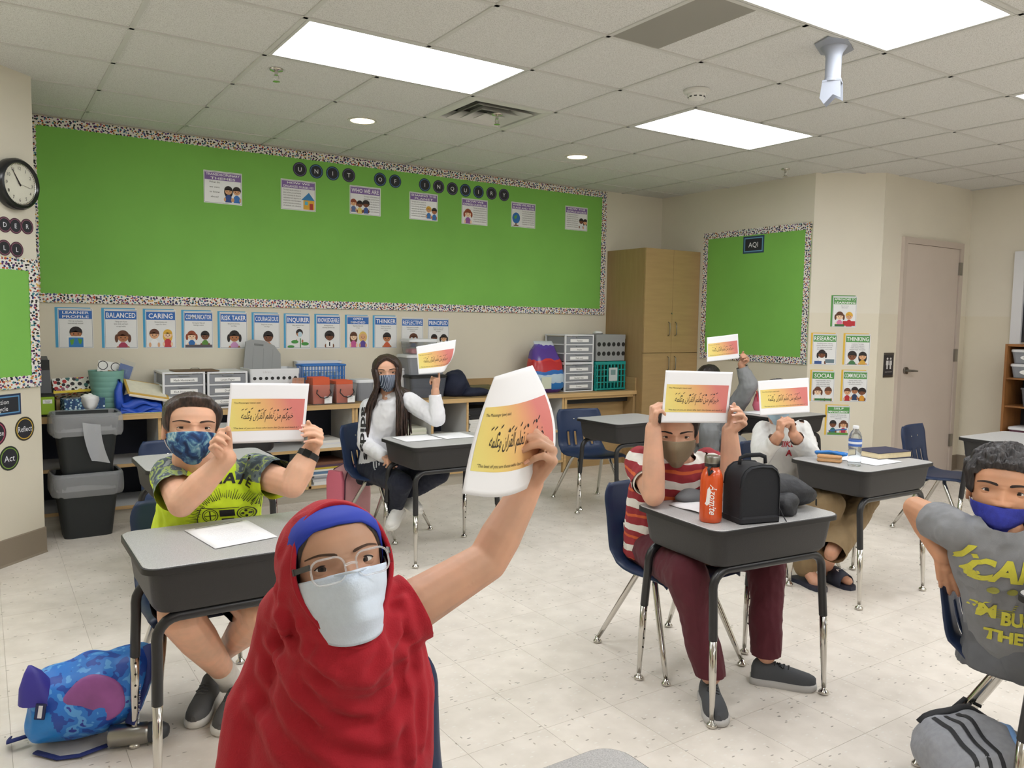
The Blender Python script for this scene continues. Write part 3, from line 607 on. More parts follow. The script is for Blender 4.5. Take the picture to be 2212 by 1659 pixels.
mb.build('numerals', INK, t)
for nm, ang, ln, wd in (('minute_hand', 327, .086, .0042), ('hour_hand', 326, .058, .0055), ('second_hand', 100, .085, .001)):
    a = math.radians(90-ang); c, s_ = math.cos(a), math.sin(a); e = .049
    MB().poly([lf(-.012*c-s_*wd, -.012*s_+c*wd, e), lf(ln*c-s_*wd*.4, ln*s_+c*wd*.4, e), lf(ln*c+s_*wd*.4, ln*s_-c*wd*.4, e), lf(-.012*c+s_*wd, -.012*s_-c*wd, e)]).build(nm, P((40, 30, 32)), t)
m = M('clock_glass', (255, 255, 255), .03, trans=1., ior=1.05); MB().lathe([(CR-.03, .052), (CR-.06, .058), (.02, .062), (.001, .0622)], n=40, M4=R4, cap0=False, cap1=False).build('glass', m, t, True)
# ---------------------------------------------------------------- ceiling fixtures
for i, (x, y, lb) in enumerate(((.935, .957, 'round recessed downlight glowing warm, left of the air vent'), (2.785, .989, 'round recessed downlight glowing warm, right of the air vent'))):
    t = thing('recessed_downlight', lb, 'downlight', (x, y, CEIL), group='recessed downlights')
    MB().lathe([(.1, 0), (.1, -.004), (.085, -.005), (.078, .0), (.074, .03)], n=32, cap0=False, cap1=False).build('trim_ring', WV, t, 40)
    MB().lathe([(.001, -.001), (.079, -.001), (.079, .004)], n=32).build('lens', M('warm_lens', (255, 236, 205), .4, emit=((255, 226, 184), CANLIGHT)), t)
for x, y, lb in ((.124, .206, 'small chrome fire sprinkler under the ceiling beside the long light'), (1.519, .20, 'small chrome fire sprinkler in front of the air vent'), (4.472, .291, 'small chrome fire sprinkler near the smaller green board')):
    t = thing('fire_sprinkler', lb, 'sprinkler', (x, y, CEIL), group='fire sprinklers'); z0 = -.02 if x == 1.519 else 0
    MB().lathe([(.036, z0), (.034, z0-.006), (.014, z0-.012)], n=20).build('escutcheon', CHROME, t, 40)
    b = MB(); b.cyl((0, 0, z0-.01), (0, 0, z0-.03), .01); b.tube([(-.012, 0, z0-.03), (-.014, 0, z0-.05), (0, 0, z0-.062)], .0028, 6); b.tube([(.012, 0, z0-.03), (.014, 0, z0-.05), (0, 0, z0-.062)], .0028, 6); b.build('frame_arms', CHROME, t)
    MB().lathe([(.001, z0-.06), (.018, z0-.061), (.019, z0-.064), (.001, z0-.065)], n=16).build('deflector', CHROME, t)
t = thing('smoke_detector', 'round white smoke detector on the ceiling', 'smoke detector', (2.182, -.859, CEIL))
MB().lathe([(.074, 0), (.074, -.01), (.07, -.016), (.05, -.022)], n=32).build('base', WV, t, 40)
MB().lathe([(.052, -.02), (.05, -.035), (.042, -.05), (.02, -.056), (.001, -.057)], n=32).build('chamber', M('white_abs', (226, 226, 222), .4), t, 40)
for k in range(10):
    a = k*PI/5; MB().rbox((0, 0, 0), (.016, .006, .006), .001, M4=Matrix.Translation((.046*math.cos(a), .046*math.sin(a), -.04)) @ Matrix.Rotation(a+PI/2, 4, 'Z')).build('vent_slot', BLACKM, t)
MNT = M('bluish_grey_enamel', (150, 155, 166), .45)
t = thing('projector_mount', 'white ceiling projector mount with a stub pole and open bracket', 'projector mount', (2.166, -1.743, CEIL), math.radians(25))
MB().loft([[V(x, y, z) for x, y in [(.16*math.cos(a*PI/3), .085*math.sin(a*PI/3)) for a in range(6)]] for z in (0, -.006)]).build('ceiling_plate', MNT, t)
b = MB(); b.lathe([(.06, -.006), (.05, -.02), (.042, -.03), (.036, -.05), (.036, -.15), (.04, -.152), (.04, -.165), (.02, -.168)], n=24); b.build('pole', MNT, t, 40)
for sx in (-1, 1): MB().loft([[V(sx*.032+d, y, z) for y, z in ((-.04, -.16), (.04, -.16), (.05, -.24), (.03, -.27), (-.01, -.23), (-.045, -.25))] for d in (0, .004)]).build('bracket_cheek', MNT, t)
MB().box((-.034, -.04, -.168), (.036, .04, -.16)).build('bracket_bridge', MNT, t)
# ---------------------------------------------------------------- shelving along the back wall
NAVYB = M('navy_back_panel', (38, 42, 58), .7); TOE = mat_wood('whitewashed_toe_board', (176, 168, 152), (200, 193, 178), (2, 40, 40), .6)
SF = 1.64; CT = .735
top = thing('countertop', 'long tan laminate countertop over the shelves', 'countertop', (1.57, 1.875, CT-.035))
b = MB(); b.box((-.955-1.57, SF-.012-1.875, .0), (4.083-1.57, 2.118-1.875, .034)); b.build('slab', LAMTAN, top)
MB().box((-.955-1.57, SF-.017-1.875, -.001), (4.083-1.57, SF-.0125-1.875, .0345)).build('edge_band', OAK, top)
MB().box((2.38-1.57, 2.1-1.875, .0345), (4.083-1.57, 2.118-1.875, .16)).build('backsplash', LAMTAN, top)
MB().box((4.065-1.57, SF-.01-1.875, .0345), (4.083-1.57, 2.0995-1.875, .16)).build('end_splash', LAMTAN, top)
def shelf_unit(label, x0, x1, divs, lowdivs, midshelf=True):
    t = thing('open_shelf_unit', label, 'shelf unit', ((x0+x1)/2, 1.875, 0)); o = V(*t.location)
    def bx(nm, a, b_, m): mb = MB(); mb.box(V(*a)-o, V(*b_)-o); return mb.build(nm, m, t)
    for k, x in enumerate([x0, x1-.018]):
        bx('side_panel', (x, SF+.006, .1), (x+.018, 2.1, CT-.037), WHITEM); bx('edge_strip', (x-.001, SF, .1), (x+.019, SF+.0055, CT-.037), OAK)
    for x in divs:
        bx('divider', (x-.009, SF+.006, .1185), (x+.009, 2.09, CT-.037), WHITEM); bx('edge_strip', (x-.01, SF, .1), (x+.01, SF+.0055, CT-.037), OAK)
    for x in lowdivs:
        bx('divider', (x-.009, SF+.006, .1185), (x+.009, 2.09, .38), WHITEM); bx('edge_strip', (x-.01, SF, .1), (x+.01, SF+.0055, .38), OAK)
    xs_ = [x0+.019]+sum([[d-.0095, d+.0095] for d in divs], [])+[x1-.019]
    for i in range(0, len(xs_), 2):
        if midshelf: bx('shelf', (xs_[i], SF+.006, .382), (xs_[i+1], 2.09, .4), WHITEM); bx('edge_strip', (xs_[i], SF, .38), (xs_[i+1], SF+.0055, .402), OAK)
        bx('bottom_shelf', (xs_[i], SF+.006, .1), (xs_[i+1], 2.09, .118), WHITEM); bx('edge_strip', (xs_[i], SF, .098), (xs_[i+1], SF+.0055, .12), OAK)
    bx('back_panel', (x0+.001, 2.0905, .1), (x1-.001, 2.0995, CT-.037), NAVYB); bx('toe_board', (x0, 1.665, 0), (x1, 1.683, .097), TOE)
    return t
shelf_unit('open shelf unit with oak edges behind the waste bins and the boy in yellow', -.95, 1.162, [-.24, .455], [.805])
shelf_unit('open shelf unit with stacked paperbacks under the right half of the counter', 1.17, 3.205, [1.845, 2.18, 2.86], [])
t = thing('kneehole_frame', 'tan framed kneehole opening under the counter beside the tall cabinet', 'cabinet', (3.66, 1.875, 0)); o = V(*t.location)
for nm, a, b_, m in (('side_panel', (3.212, SF, 0), (3.24, 2.1, .697), OAK), ('side_panel', (4.05, SF, 0), (4.08, 2.1, .697), TANSIDE), ('front_rail', (3.2405, SF, .675), (4.0495, SF+.02, .697), OAK), ('back_panel', (3.2405, 1.78, 0), (4.0495, 1.80, .62), LAMTAN), ('drawer_rail', (3.2405, 1.72, .625), (4.0495, 1.74, .67), BLACKM)):
    mb = MB(); mb.box(V(*a)-o, V(*b_)-o); mb.build(nm, m, t)
# tall storage cabinet
t = thing('storage_cabinet', 'tall tan storage cabinet with four doors in the corner', 'cabinet', (4.458, 1.84, 0)); o = V(*t.location)
mb = MB(); mb.box(V(4.088, 1.572, .0)-o, V(4.828, 2.118, 2.112)-o); mb.build('body', TANSIDE, t)
for x0, x1, hs in ((4.0885, 4.4555, 1), (4.4585, 4.8275, -1)):
    for z0, z1, hz in ((.09, 1.098, (.93, 1.065)), (1.104, 2.111, (1.27, 1.405))):
        mb = MB(); mb.rbox(V((x0+x1)/2, 1.561, (z0+z1)/2)-o, (x1-x0, .02, z1-z0), .002); d = mb.build('door', LAMTAN, t)
        hx = x1-.045 if hs > 0 else x0+.045
        mb = MB(); mb.tube([V(hx, 1.552, hz[0])-o, V(hx, 1.53, hz[0]+.01)-o, V(hx, 1.527, (hz[0]+hz[1])/2)-o, V(hx, 1.53, hz[1]-.01)-o, V(hx, 1.552, hz[1])-o], .0045, 8); mb.build('handle', METAL, d, True)
mb = MB(); mb.cyl(V(4.45, 1.552, 1.49)-o, V(4.45, 1.545, 1.49)-o, .008); mb.build('lock', METAL, t)
# ---------------------------------------------------------------- things in the cubbies
def book(name, label, cat, x0, x1, y0, y1, z0, z1, cover, page=(236, 232, 220), group=None, rz=0., spine='x'):
    """closed book lying flat: covers, page block and spine"""
    c = V((x0+x1)/2, (y0+y1)/2, z0); t = thing(name, label, cat, c, rz, group); w, d, h = (x1-x0)/2, (y1-y0)/2, z1-z0; e = min(.0025, h*.2)
    cm = M('cover_%d_%d_%d' % tuple(cover), cover, .5); mb = MB(); mb.box((-w, -d, 0), (w, d, e)); mb.box((-w, -d, h-e), (w, d, h)); mb.box((-w, -d, e), (w, -d+.003, h-e)); mb.build('cover', cm, t)
    MB().box((-w+.003, -d+.0035, e+.0002), (w-.003, d-.004, h-e-.0002)).build('page_block', M('page_%d' % page[2], page, .8), t); return t
def pile(name, cat, x0, x1, y0, y1, z, items, where, group):
    for k, (h, cov) in enumerate(items):
        dx = random.uniform(-.008, .008); nth = ['bottom', 'second', 'third', 'fourth', 'fifth', 'sixth', 'seventh', 'eighth', 'ninth', 'tenth', 'eleventh', 'twelfth', 'thirteenth', 'fourteenth'][k]
        book(name, '%s of the pile %s' % (nth+' '+cat, where), cat, x0+dx, x1+dx, y0, y1, z, z+h-.0004, cov, group=group, rz=math.radians(random.uniform(-2, 2))); z += h
WH_ = (232, 230, 224); GY_ = (150, 150, 152)
pile('exercise_book', 'book', .84, 1.11, 1.68, 1.95, .118, [(.022, WH_), (.02, (206, 206, 206)), (.012, GY_), (.014, (170, 172, 178)), (.012, WH_), (.022, (96, 128, 160)), (.014, WH_), (.016, (196, 172, 60)), (.018, (84, 60, 80)), (.02, (120, 80, 60))], 'in the lower cubby left of the pink bag', 'books in the lower cubby')
pile('paper_pad', 'pad', .84, 1.07, 1.67, 1.95, .4, [(.014, WH_), (.012, WH_), (.01, (222, 222, 226)), (.02, WH_)], 'in the upper cubby behind the wristwatch', 'pads in the upper cubby')
pile('work_book', 'book', 1.6, 1.82, 1.68, 1.95, .4, [(.018, (206, 210, 186)), (.016, (214, 216, 196)), (.018, (200, 206, 180)), (.016, (216, 214, 200)), (.018, (204, 208, 186)), (.016, (212, 212, 196))], 'in the cubby behind the white hoodie', 'books behind the white hoodie')
pile('paperback', 'book', 2.22, 2.47, 1.67, 1.93, .4, [(.016, WH_)]*9+[(.012, (34, 34, 36)), (.014, (40, 40, 42)), (.02, (30, 30, 32)), (.03, (36, 36, 40)), (.02, (28, 28, 30))], 'in the cubby right of the black binders', 'paperbacks with black books on top')
pile('thin_book', 'book', 1.95, 2.16, 1.68, 1.93, .118, [(.01, WH_), (.01, (226, 214, 190)), (.008, WH_)], 'in the lower cubby under the black binders', 'thin books in the lower cubby')
pile('flat_folder', 'folder', 1.9, 2.15, 1.66, 1.9, .4, [(.012, (36, 36, 38)), (.006, WH_)], 'in front of the black binders', 'folders before the binders')
for k in range(3):
    x = 1.86+.03*k; t = thing('ring_binder', '%s black ring binder standing in the cubby' % ('leftmost', 'middle', 'rightmost')[k], 'binder', (x+.014, 1.82, .4 if k else .4), group='black ring binders')
    MB().rbox((0, .1, .125), (.027, .22, .24), .004).build('cover', BLACKM, t); MB().box((-.008, -.0115, .12), (.008, -.0102, .19)).build('spine_label', P((196, 196, 198)), t)
# ---------------------------------------------------------------- things on the counter
CLEAR = M('clear_plastic', (225, 230, 232), .12, trans=.85, ior=1.08, alpha=.55); SMOKE = M('frosted_grey_plastic', (168, 172, 180), .3, alpha=.75, trans=.2); WPL = M('white_plastic', (228, 230, 234), .35)
GPL = M('grey_plastic', (150, 152, 152), .45); TEAL = M('teal_plastic', (20, 146, 140), .4); BPL = M('blue_plastic', (44, 116, 196), .4); LABEL = P((244, 244, 244))
def tapered(mb, c, w0, d0, w1, d1, h, r=.015, z0=0., caps=(True, False)):
    mb.loft([[V(c[0]+x, c[1]+y, c[2]+z0+zz) for x, y in rrect(w, d, r, 3)] for w, d, zz in ((w0, d0, 0), (w1, d1, h))], *caps); return mb
def solid(o, th):
    m = o.modifiers.new('wall', 'SOLIDIFY'); m.thickness = th; m.offset = -1; return o
# file holder and lime box
t = thing('magazine_file', 'grey and black magazine file at the left end of the counter', 'file holder', (-.89, 1.87, CT+.145))
MB().loft([[V(x, y, 0) for x, y in ((-.04, -.1), (.03, -.1), (.03, .1), (-.04, .1))], [V(x, y, z) for x, y, z in ((-.04, -.1, .19), (.02, -.1, .19), (.02, .1, .23), (-.04, .1, .23))]]).build('body', M('slate_card', (96, 98, 102), .6), t)
MB().box((-.041, -.104, .15), (.021, -.1, .215)).build('front_band', BLACKM, t)
t = thing('card_box', 'lime green labelled box under the magazine file', 'box', (-.89, 1.80, CT))
MB().rbox((0, .03, .0715), (.085, .24, .143), .01).build('body', BLACKM, t); MB().rbox((.0, -.0965, .07), (.08, .012, .115), .008).build('lid', M('lime_plastic', (148, 184, 52), .35), t)
MB().box((-.026, -.104, .085), (.026, -.1028, .11)).build('label', LABEL, t); mb = MB(); put_text(mb, 'Reading', lambda x, y: V(x, -.1045, y), 0, .098, h=.007); put_text(mb, 'Levels', lambda x, y: V(x, -.1045, y), 0, .088, h=.007); mb.build('lettering', INK, t)
def mat_pattern(name, base, cols, scale, th):
    m, nt, b = newmat(name); tc = nd(nt, 'ShaderNodeTexCoord'); v = nd(nt, 'ShaderNodeTexVoronoi'); v.inputs['Scale'].default_value = scale; nt.links.new(tc.outputs['Object'], v.inputs['Vector'])
    a = nd(nt, 'ShaderNodeMath', operation='LESS_THAN', i1=th); nt.links.new(v.outputs['Distance'], a.inputs[0]); sp = nd(nt, 'ShaderNodeSeparateColor'); nt.links.new(v.outputs['Color'], sp.inputs[0])
    r = ramp(nt, [(i/len(cols), lin(c)) for i, c in enumerate(cols)], 'CONSTANT'); nt.links.new(sp.outputs[0], r.inputs[0]); mx = nd(nt, 'ShaderNodeMix', data_type='RGBA'); nt.links.new(a.outputs[0], mx.inputs[0]); mx.inputs[6].default_value = lin(base); nt.links.new(r.outputs[0], mx.inputs[7]); nt.links.new(mx.outputs[2], b.inputs['Base Color']); b.inputs['Roughness'].default_value = .4; return m
t = thing('tissue_box', 'tissue box with round black, red and yellow pattern, tipped toward the room', 'tissue box', (-.735, 1.9, CT+.11)); t.rotation_euler = (math.radians(-28), math.radians(-2), math.radians(4))
MB().rbox((0, 0, .055), (.225, .115, .11), .004).build('box', mat_pattern('emoji_card', (238, 236, 228), [(30, 28, 30), (60, 110, 110), (190, 50, 50), (226, 196, 80), (36, 32, 36), (150, 90, 110)], 38, .5), t)
MB().box((-.1135, -.0585, .001), (.1135, -.0577, .018)).build('yellow_stripe', P((232, 204, 60)), t)
MB().lathe([(.05, .1105), (.05, .112)], n=24, sy=.55).build('opening', P((112, 92, 78)), t)
tm = M('tissue', (244, 244, 244), .8); MB().grid(lambda u, v: V(-.04+.08*u, -.02+.03*v, .112+.02*math.sin(u*PI)*(.5+.5*math.sin(v*6))), 10, 4).build('tissue', tm, t, True)
t = thing('box_stand', 'low wooden block under the patterned tissue box', 'block', (-.735, 1.88, CT)); MB().rbox((0, 0, .045), (.2, .12, .09), .004).build('block', LAMTAN, t); MB().box((-.09, -.0615, .02), (.09, -.0605, .07)).build('front_panel', TANSIDE, t)
t = thing('tissue_box', 'blue speckled tissue box with a tall white tissue, in front of the pot', 'tissue box', (-.69, 1.715, CT), math.radians(8))
MB().rbox((0, 0, .056), (.24, .115, .112), .004).build('box', mat_pattern('bubble_card', (42, 76, 120), [(170, 208, 216), (40, 70, 110), (150, 196, 210), (210, 228, 232), (60, 100, 140)], 60, .42), t)
MB().box((-.121, -.0587, .004), (.121, -.0578, .04)).build('pale_band', mat_pattern('bubble_card_low', (142, 190, 200), [(40, 70, 104), (170, 208, 216)], 80, .4), t)
mb = MB(); mb.loft([[V(.03+x*k, y-.0592, z) for x, y in ((-.055, 0), (0, -.004), (.055, 0), (.0, .004))] for k, z in ((.35, .03), (.75, .06), (1., .1), (.9, .122))]); mb.grid(lambda u, v: V(-.02+.1*u, -.055+.07*v, .118+.022*math.sin(u*PI)*math.sin(v*PI)+.004*math.sin(u*19+v*5)), 14, 8); mb.build('tissue', tm, t, True)
# teal pot with cards
t = thing('flower_pot', 'ribbed pale teal pot standing on the counter', 'pot', (-.535, 1.83, CT)); PT = M('pale_teal_plastic', (126, 176, 164), .5)
prof = [(.072, 0)]
for k in range(8): z = .035*k; rr = .074+.036*(k/8)**.8; prof += [(rr, z+.002), (rr+.003, z+.03), (rr+.0025, z+.034)]
prof += [(.111, .282), (.106, .282), (.1, .2), (.08, .05)]
MB().lathe(prof, n=36, cap1=True).build('pot', PT, t, 40)
for nm, lb, dx, dy, rz, ry, w, h, z, m in (('chalkboard_card', 'small wood framed chalkboard standing in the teal pot', .015, -.03, 8, 12, .09, .16, .19, None), ('blue_card', 'blue card in a clear sleeve standing in the teal pot', .05, .01, 4, 20, .085, .22, .19, P((56, 96, 168))), ('circle_card', 'white card with black rings standing in the teal pot', -.01, .04, 2, 10, .15, .26, .17, P((236, 236, 232)))):
    s = thing(nm, lb, 'card', V(-.535+dx, 1.83+dy, CT+z-.12)); s.rotation_euler = (math.radians(-8), math.radians(ry), math.radians(rz))
    if nm == 'chalkboard_card':
        MB().rbox((0, 0, h/2+.05), (w, .008, h), .006, ).build('frame', M('pine_frame', (168, 138, 94), .6), s); MB().box((-w*.38, -.0052, .06), (w*.38, -.0043, h+.035)).build('slate', P((38, 44, 44)), s)
        mb = MB(); mb.ell((.02, -.008, h+.0), (.008, .004, .008)); mb.build('magnet', WPL, s, True)
    elif nm == 'blue_card':
        MB().box((-w/2, -.001, 0), (w/2, .001, h+.04)).build('card', m, s); MB().box((-w/2-.006, -.003, -.01), (w/2+.006, -.0022, h+.07)).build('sleeve', CLEAR, s)
        mb = MB(); put_text(mb, 'ST', lambda x, y: V(x, -.0013, y), 0, h-.02, h=.03); mb.build('lettering', P((110, 140, 190)), s)
    else:
        MB().box((-w/2, -.001, 0), (w/2, .001, h+.03)).build('card', m, s); mb = MB(); mb.mat(INK)
        for cx, cz in ((-.045, h+.0), (.035, h+.0), (-.045, h-.07), (.035, h-.07)):
            n = 24; ring = [[V(cx+r*math.cos(a*2*PI/n), -.0012, cz+r*math.sin(a*2*PI/n)) for a in range(n)] for r in (.026, .031)]; mb.loft(ring, False, False)
        mb.build('ring_print', None, s)
# blue bag with gold framed certificates and a lime folder
t = thing('document_bag', 'crumpled royal blue nylon bag lying on the counter', 'bag', (-.335, 1.755, CT)); RB = M('royal_blue_nylon', (32, 78, 186), .45, bump=(30, .3))
def heap(fn, nm, m, par, nu=24, nv=16): return MB().grid(fn, nu, nv).build(nm, m, par, True)
def blob(nm, m, par, c, r, amp, sc, seed, n=24, mm=14, flat=None):
    mb = MB(); mb.ell(c, r, n, mm); vs = []
    for v in mb.v:
        p = V(*v); d = (p-V(*c)); k = 1+amp*noise.noise(p*sc+V(seed, seed*2, 0)); q = V(*c)+d*k
        if flat is not None and q.z < flat: q.z = flat
        vs.append(tuple(q))
    mb.v = vs; return mb.build(nm, m, par, True)
for k, (z0, w_, d_, ph) in enumerate(((.012, .29, .19, 0), (.04, .27, .18, 1.7), (.068, .25, .16, 3.1))):
    o = MB().grid(lambda u, v: V(-w_/2+w_*u+.01*math.sin(v*7+ph), -d_/2+d_*v, max(.002, z0+.016*math.sin(u*9+v*5+ph)+.012*math.sin(v*13+ph*2)-.05*max(0, .12-v)*4-.06*max(0, u-.86)*4+.04*v)), 26, 18).build('nylon_layer', RB, t, True); solid(o, .004)
MB().loft([[V(-.14+x+.01*math.sin(z*40), y, z) for x, y in rrect(.05*k, .13*k, .015, 3)] for z, k in ((.01, 1), (.08, 1.05), (.15, .9), (.2, .6), (.225, .25))]).build('bag_flap', RB, t, True)
t = thing('framed_certificate', 'gold framed certificate lying on the blue bag', 'frame', (-.30, 1.77, CT+.15)); t.rotation_euler = (math.radians(24), math.radians(12), math.radians(6)); GOLD = M('gold_edge', (206, 166, 70), .4)
MB().rbox((0, 0, 0), (.27, .2, .012), .003).build('frame', GOLD, t); MB().box((-.12, -.088, .0061), (.12, .088, .0071)).build('sheet', M('certificate_paper', (226, 220, 200), .6, var=(30, .06)), t)
t = thing('framed_certificate', 'second framed certificate with dark backing under the gold one', 'frame', (-.29, 1.76, CT+.128)); t.rotation_euler = (math.radians(20), math.radians(12), math.radians(4)); MB().rbox((0, 0, 0), (.27, .2, .012), .003).build('frame', P((232, 226, 214)), t); MB().box((-.13, -.095, -.0075), (.13, .095, -.0062)).build('backing', P((60, 44, 50)), t)
t = thing('paper_folder', 'lime yellow folder under the blue bag', 'folder', (-.29, 1.745, CT)); MB().box((-.17, -.1, .0003), (.17, .1, .0012)).build('cover', P((206, 214, 70)), t); MB().box((-.16, -.095, .0013), (.165, .095, .0022)).build('sheets', P((240, 240, 220)), t)
# drawer units
def drawer_unit(name, label, x0, y0, w, d, z, h, n, texts, group, tint=SMOKE):
    t = thing(name, label, 'drawer unit', (x0+w/2, y0+d/2, z), group=group); W2, D2 = w/2, d/2
    fr = MB(); fr.box((-W2, -D2, h-.012), (W2, D2, h)); fr.box((-W2, -D2, 0), (W2, D2, .01))
    for sx in (-1, 1):
        for y in (-D2, D2-.016): fr.box((sx*W2-(.014 if sx > 0 else 0), y, .01), (sx*W2+(.0 if sx > 0 else .014), y+.016, h-.012))
    for k in range(1, n):
        z_ = .01+(h-.022)*k/n
        for sx in (-1, 1): fr.box((sx*W2-(.01 if sx > 0 else 0), -D2+.016, z_-.006), (sx*W2+(0 if sx > 0 else .01), D2-.016, z_+.006))
        fr.box((-W2+.014, -D2, z_-.005), (W2-.014, -D2+.012, z_+.005))
    fr.build('frame', WPL, t)
    for k in range(n):
        a = .012+(h-.024)*k/n+.006; b_ = .012+(h-.024)*(k+1)/n-.006; dr = MB()
        dr.box((-W2+.016, -D2+.002, a), (W2-.016, -D2+.006, b_)); dr.box((-W2+.018, -D2+.006, a), (W2-.018, D2-.02, a+.003)); dr.box((-W2+.016, -D2+.006, a), (-W2+.019, D2-.02, b_-.004)); dr.box((W2-.019, -D2+.006, a), (W2-.016, D2-.02, b_-.004))
        dw = dr.build('drawer', tint, t)
        MB().rbox((0, -D2-.001, b_-.008), (w*.26, .012, .008), .003).build('pull', tint, dw)
        hh = (b_-a)*.42; MB().box((-w*.32, -D2+.0006, (a+b_)/2-hh/2-.004), (w*.32, -D2+.0019, (a+b_)/2+hh/2-.004)).build('label_strip', LABEL, dw)
        s = texts[n-1-k] if n-1-k < len(texts) else ''
        if s: mb = MB(); put_text(mb, s, lambda x, y: V(x, -D2+.0002, y), 0, (a+b_)/2-hh*.28-.004, h=hh*.5, maxw=w*.56); mb.build('lettering', INK, dw)
        if k % 2 == 0: MB().box((-W2+.025, -D2+.02, a+.004), (W2-.025, D2-.04, a+.018+.01*(k % 3))).build('papers', P((190, 182, 176)), dw)
    return t
drawer_unit('desktop_drawers', 'white three drawer unit labelled Math Homework and ELA Homework', -.2, 1.735, .28, .33, CT, .265, 3, ['Math Homework', 'ELA Homework', 'Classwork'], 'white drawer units on the counter')
drawer_unit('desktop_drawers', 'white three drawer unit with a label strip reading Loose paper', .095, 1.735, .28, .33, CT, .262, 3, ['Loose Paper', 'Draft', 'Construction'], 'white drawer units on the counter')
t = thing('clipboard', 'brown clipboard lying on top of the white drawer units', 'clipboard', (.03, 1.84, CT+.266)); MB().rbox((0, 0, .003), (.3, .22, .006), .008).build('board', M('hardboard', (110, 84, 58), .6), t); mb = MB(); mb.tube([(-.04, -.02, .008), (-.02, -.02, .02), (.02, -.02, .02), (.04, -.02, .008)], .003, 6); mb.build('clip', METAL, t)
T3 = drawer_unit('drawer_tower', 'upper three drawer unit of the tall clear stack beside the plastic pack', 3.3, 1.765, .345, .32, CT+.268, .27, 3, ['Thinkers', 'Inquiry', 'Math tools'], 'stacked clear drawers')
T4 = drawer_unit('drawer_tower', 'lower three drawer unit of the tall clear stack beside the plastic pack', 3.3, 1.765, .345, .32, CT, .2675, 3, ['Markers', 'Number lines', 'Scissors'], 'stacked clear drawers')
# crates
def hole_crate(name, label, x0, y0, w, d, z, h, m, rows, cols, r, z_holes, group=None, dark=True):
    t = thing(name, label, 'crate', (x0+w/2, y0+d/2, z), group=group); W2, D2 = w/2, d/2
    mb = MB(); mb.loft([[V(x*k, y*k, zz) for x, y in rrect(w, d, .015, 3)] for zz, k in ((0, .97), (h-.04, .985), (h-.04, 1), (h, 1), (h, .975), (.01, .94))], True, True); mb.build('body', m, t)
    for i in range(rows):
        for j in range(cols):
            zz = z_holes[0]+(z_holes[1]-z_holes[0])*(i/(max(rows-1, 1))); x = -W2*.82+w*.82*j/(cols-1)
            MB().cyl((x, -D2*.985-.0015, zz), (x, -D2*.985+.002, zz), r, n=14).build('hole', BLACKM, t)
    return t
t = hole_crate('storage_crate', 'white plastic crate with round holes behind the orange booklets', .395, 1.74, .37, .28, CT, .275, WPL, 4, 8, .0125, (.05, .205))
mb = MB(); put_text(mb, 'Library', lambda x, y: V(x-.06, -.1405, y), 0, .245, h=.016); mb.build('lettering', P((200, 196, 198)), t)
t = thing('crate_lid', 'grey plastic lid standing up out of the white crate', 'lid', (.55, 1.98, CT+.12)); t.rotation_euler = (math.radians(-10), math.radians(6), 0)
mb = MB(); pts = [(-.15, 0), (.15, 0), (.13, .27), (.08, .33), (.0, .36), (-.1, .36), (-.14, .34)]; mb.loft([[V(x, y, z) for x, z in pts] for y in (-.008, .008)]); mb.build('panel', GPL, t)
for x in (-.08, 0, .07): MB().box((x-.002, -.0105, .03), (x+.002, -.0085, .3)).build('rib', GPL, t)
MB().rbox((-.04, -.009, .325), (.07, .006, .014), .003).build('grip_slot', P((120, 122, 122)), t)
hole_crate('storage_crate', 'grey plastic crate with round holes on top of the teal crate', 3.675, 1.76, .375, .3, CT+.285, .255, GPL, 2, 6, .021, (.07, .16))
t = thing('milk_crate', 'teal lattice milk crate under the grey crate', 'crate', (3.855, 1.9, CT)); w, d, h = .385, .31, .28
mb = MB(); W2, D2 = w/2, d/2
for z0, z1 in ((0, .022), (h-.03, h)): mb.loft([[V(x*k, y*k, z) for x, y in rrect(w, d, .015, 3)] for z, k in ((z0, 1), (z1, 1), (z1, .93), (z0, .93))], False, False)
mb.box((-W2, -D2, 0), (W2, D2, .006)); mb.build('frame', TEAL, t)
for y in (-D2, D2-.01):
    for k in range(9): x = -W2+.02+(w-.04)*k/8; MB().box((x-.006, y, .02), (x+.006, y+.01, h-.028)).build('upright_bar', TEAL, t)
    for z in (.08, .14, .2): MB().box((-W2+.005, y+.001, z-.005), (W2-.005, y+.009, z+.005)).build('cross_bar', TEAL, t)
for x in (-W2, W2-.01):
    for k in range(7): y = -D2+.02+(d-.04)*k/6; MB().box((x, y-.006, .02), (x+.01, y+.006, h-.028)).build('upright_bar', TEAL, t)
MB().box((-.03, -D2-.004, .09), (.075, -D2-.001, .22)).build('shipping_label', P((196, 206, 206)), t); MB().box((-.01, -D2-.0055, .15), (.05, -D2-.0042, .2)).build('label_print', P((120, 150, 150)), t)
# blue basket in front of a white bin
t = thing('wire_basket', 'blue plastic lattice basket in front of the white bin', 'basket', (1.01, 1.955, CT)); w, d, h = .36, .15, .285
mb = MB(); rim = [V(x, y, h) for x, y in rrect(w, d, .02, 3)]; mb.tube(rim+[rim[0]], .008, 8); mb.build('rim', BPL, t, True)
for k in range(13): x = -w/2+.02+(w-.04)*k/12; MB().box((x*.92-.0035, -d/2*.95, 0), (x*.92+.0035, -d/2*.95+.005, h)).build('upright_bar', BPL, t)
for z in (.05, .1, .15, .2, .245): MB().box((-w/2*.95, -d/2*.95-.001, z-.003), (w/2*.95, -d/2*.95+.006, z+.003)).build('cross_bar', BPL, t)
for sx in (-1, 1):
    for k in range(5): y = -d/2*.9+d*.9*k/4; MB().box((sx*w/2*.94-.003, y-.004, 0), (sx*w/2*.94+.003, y+.004, h)).build('upright_bar', BPL, t)
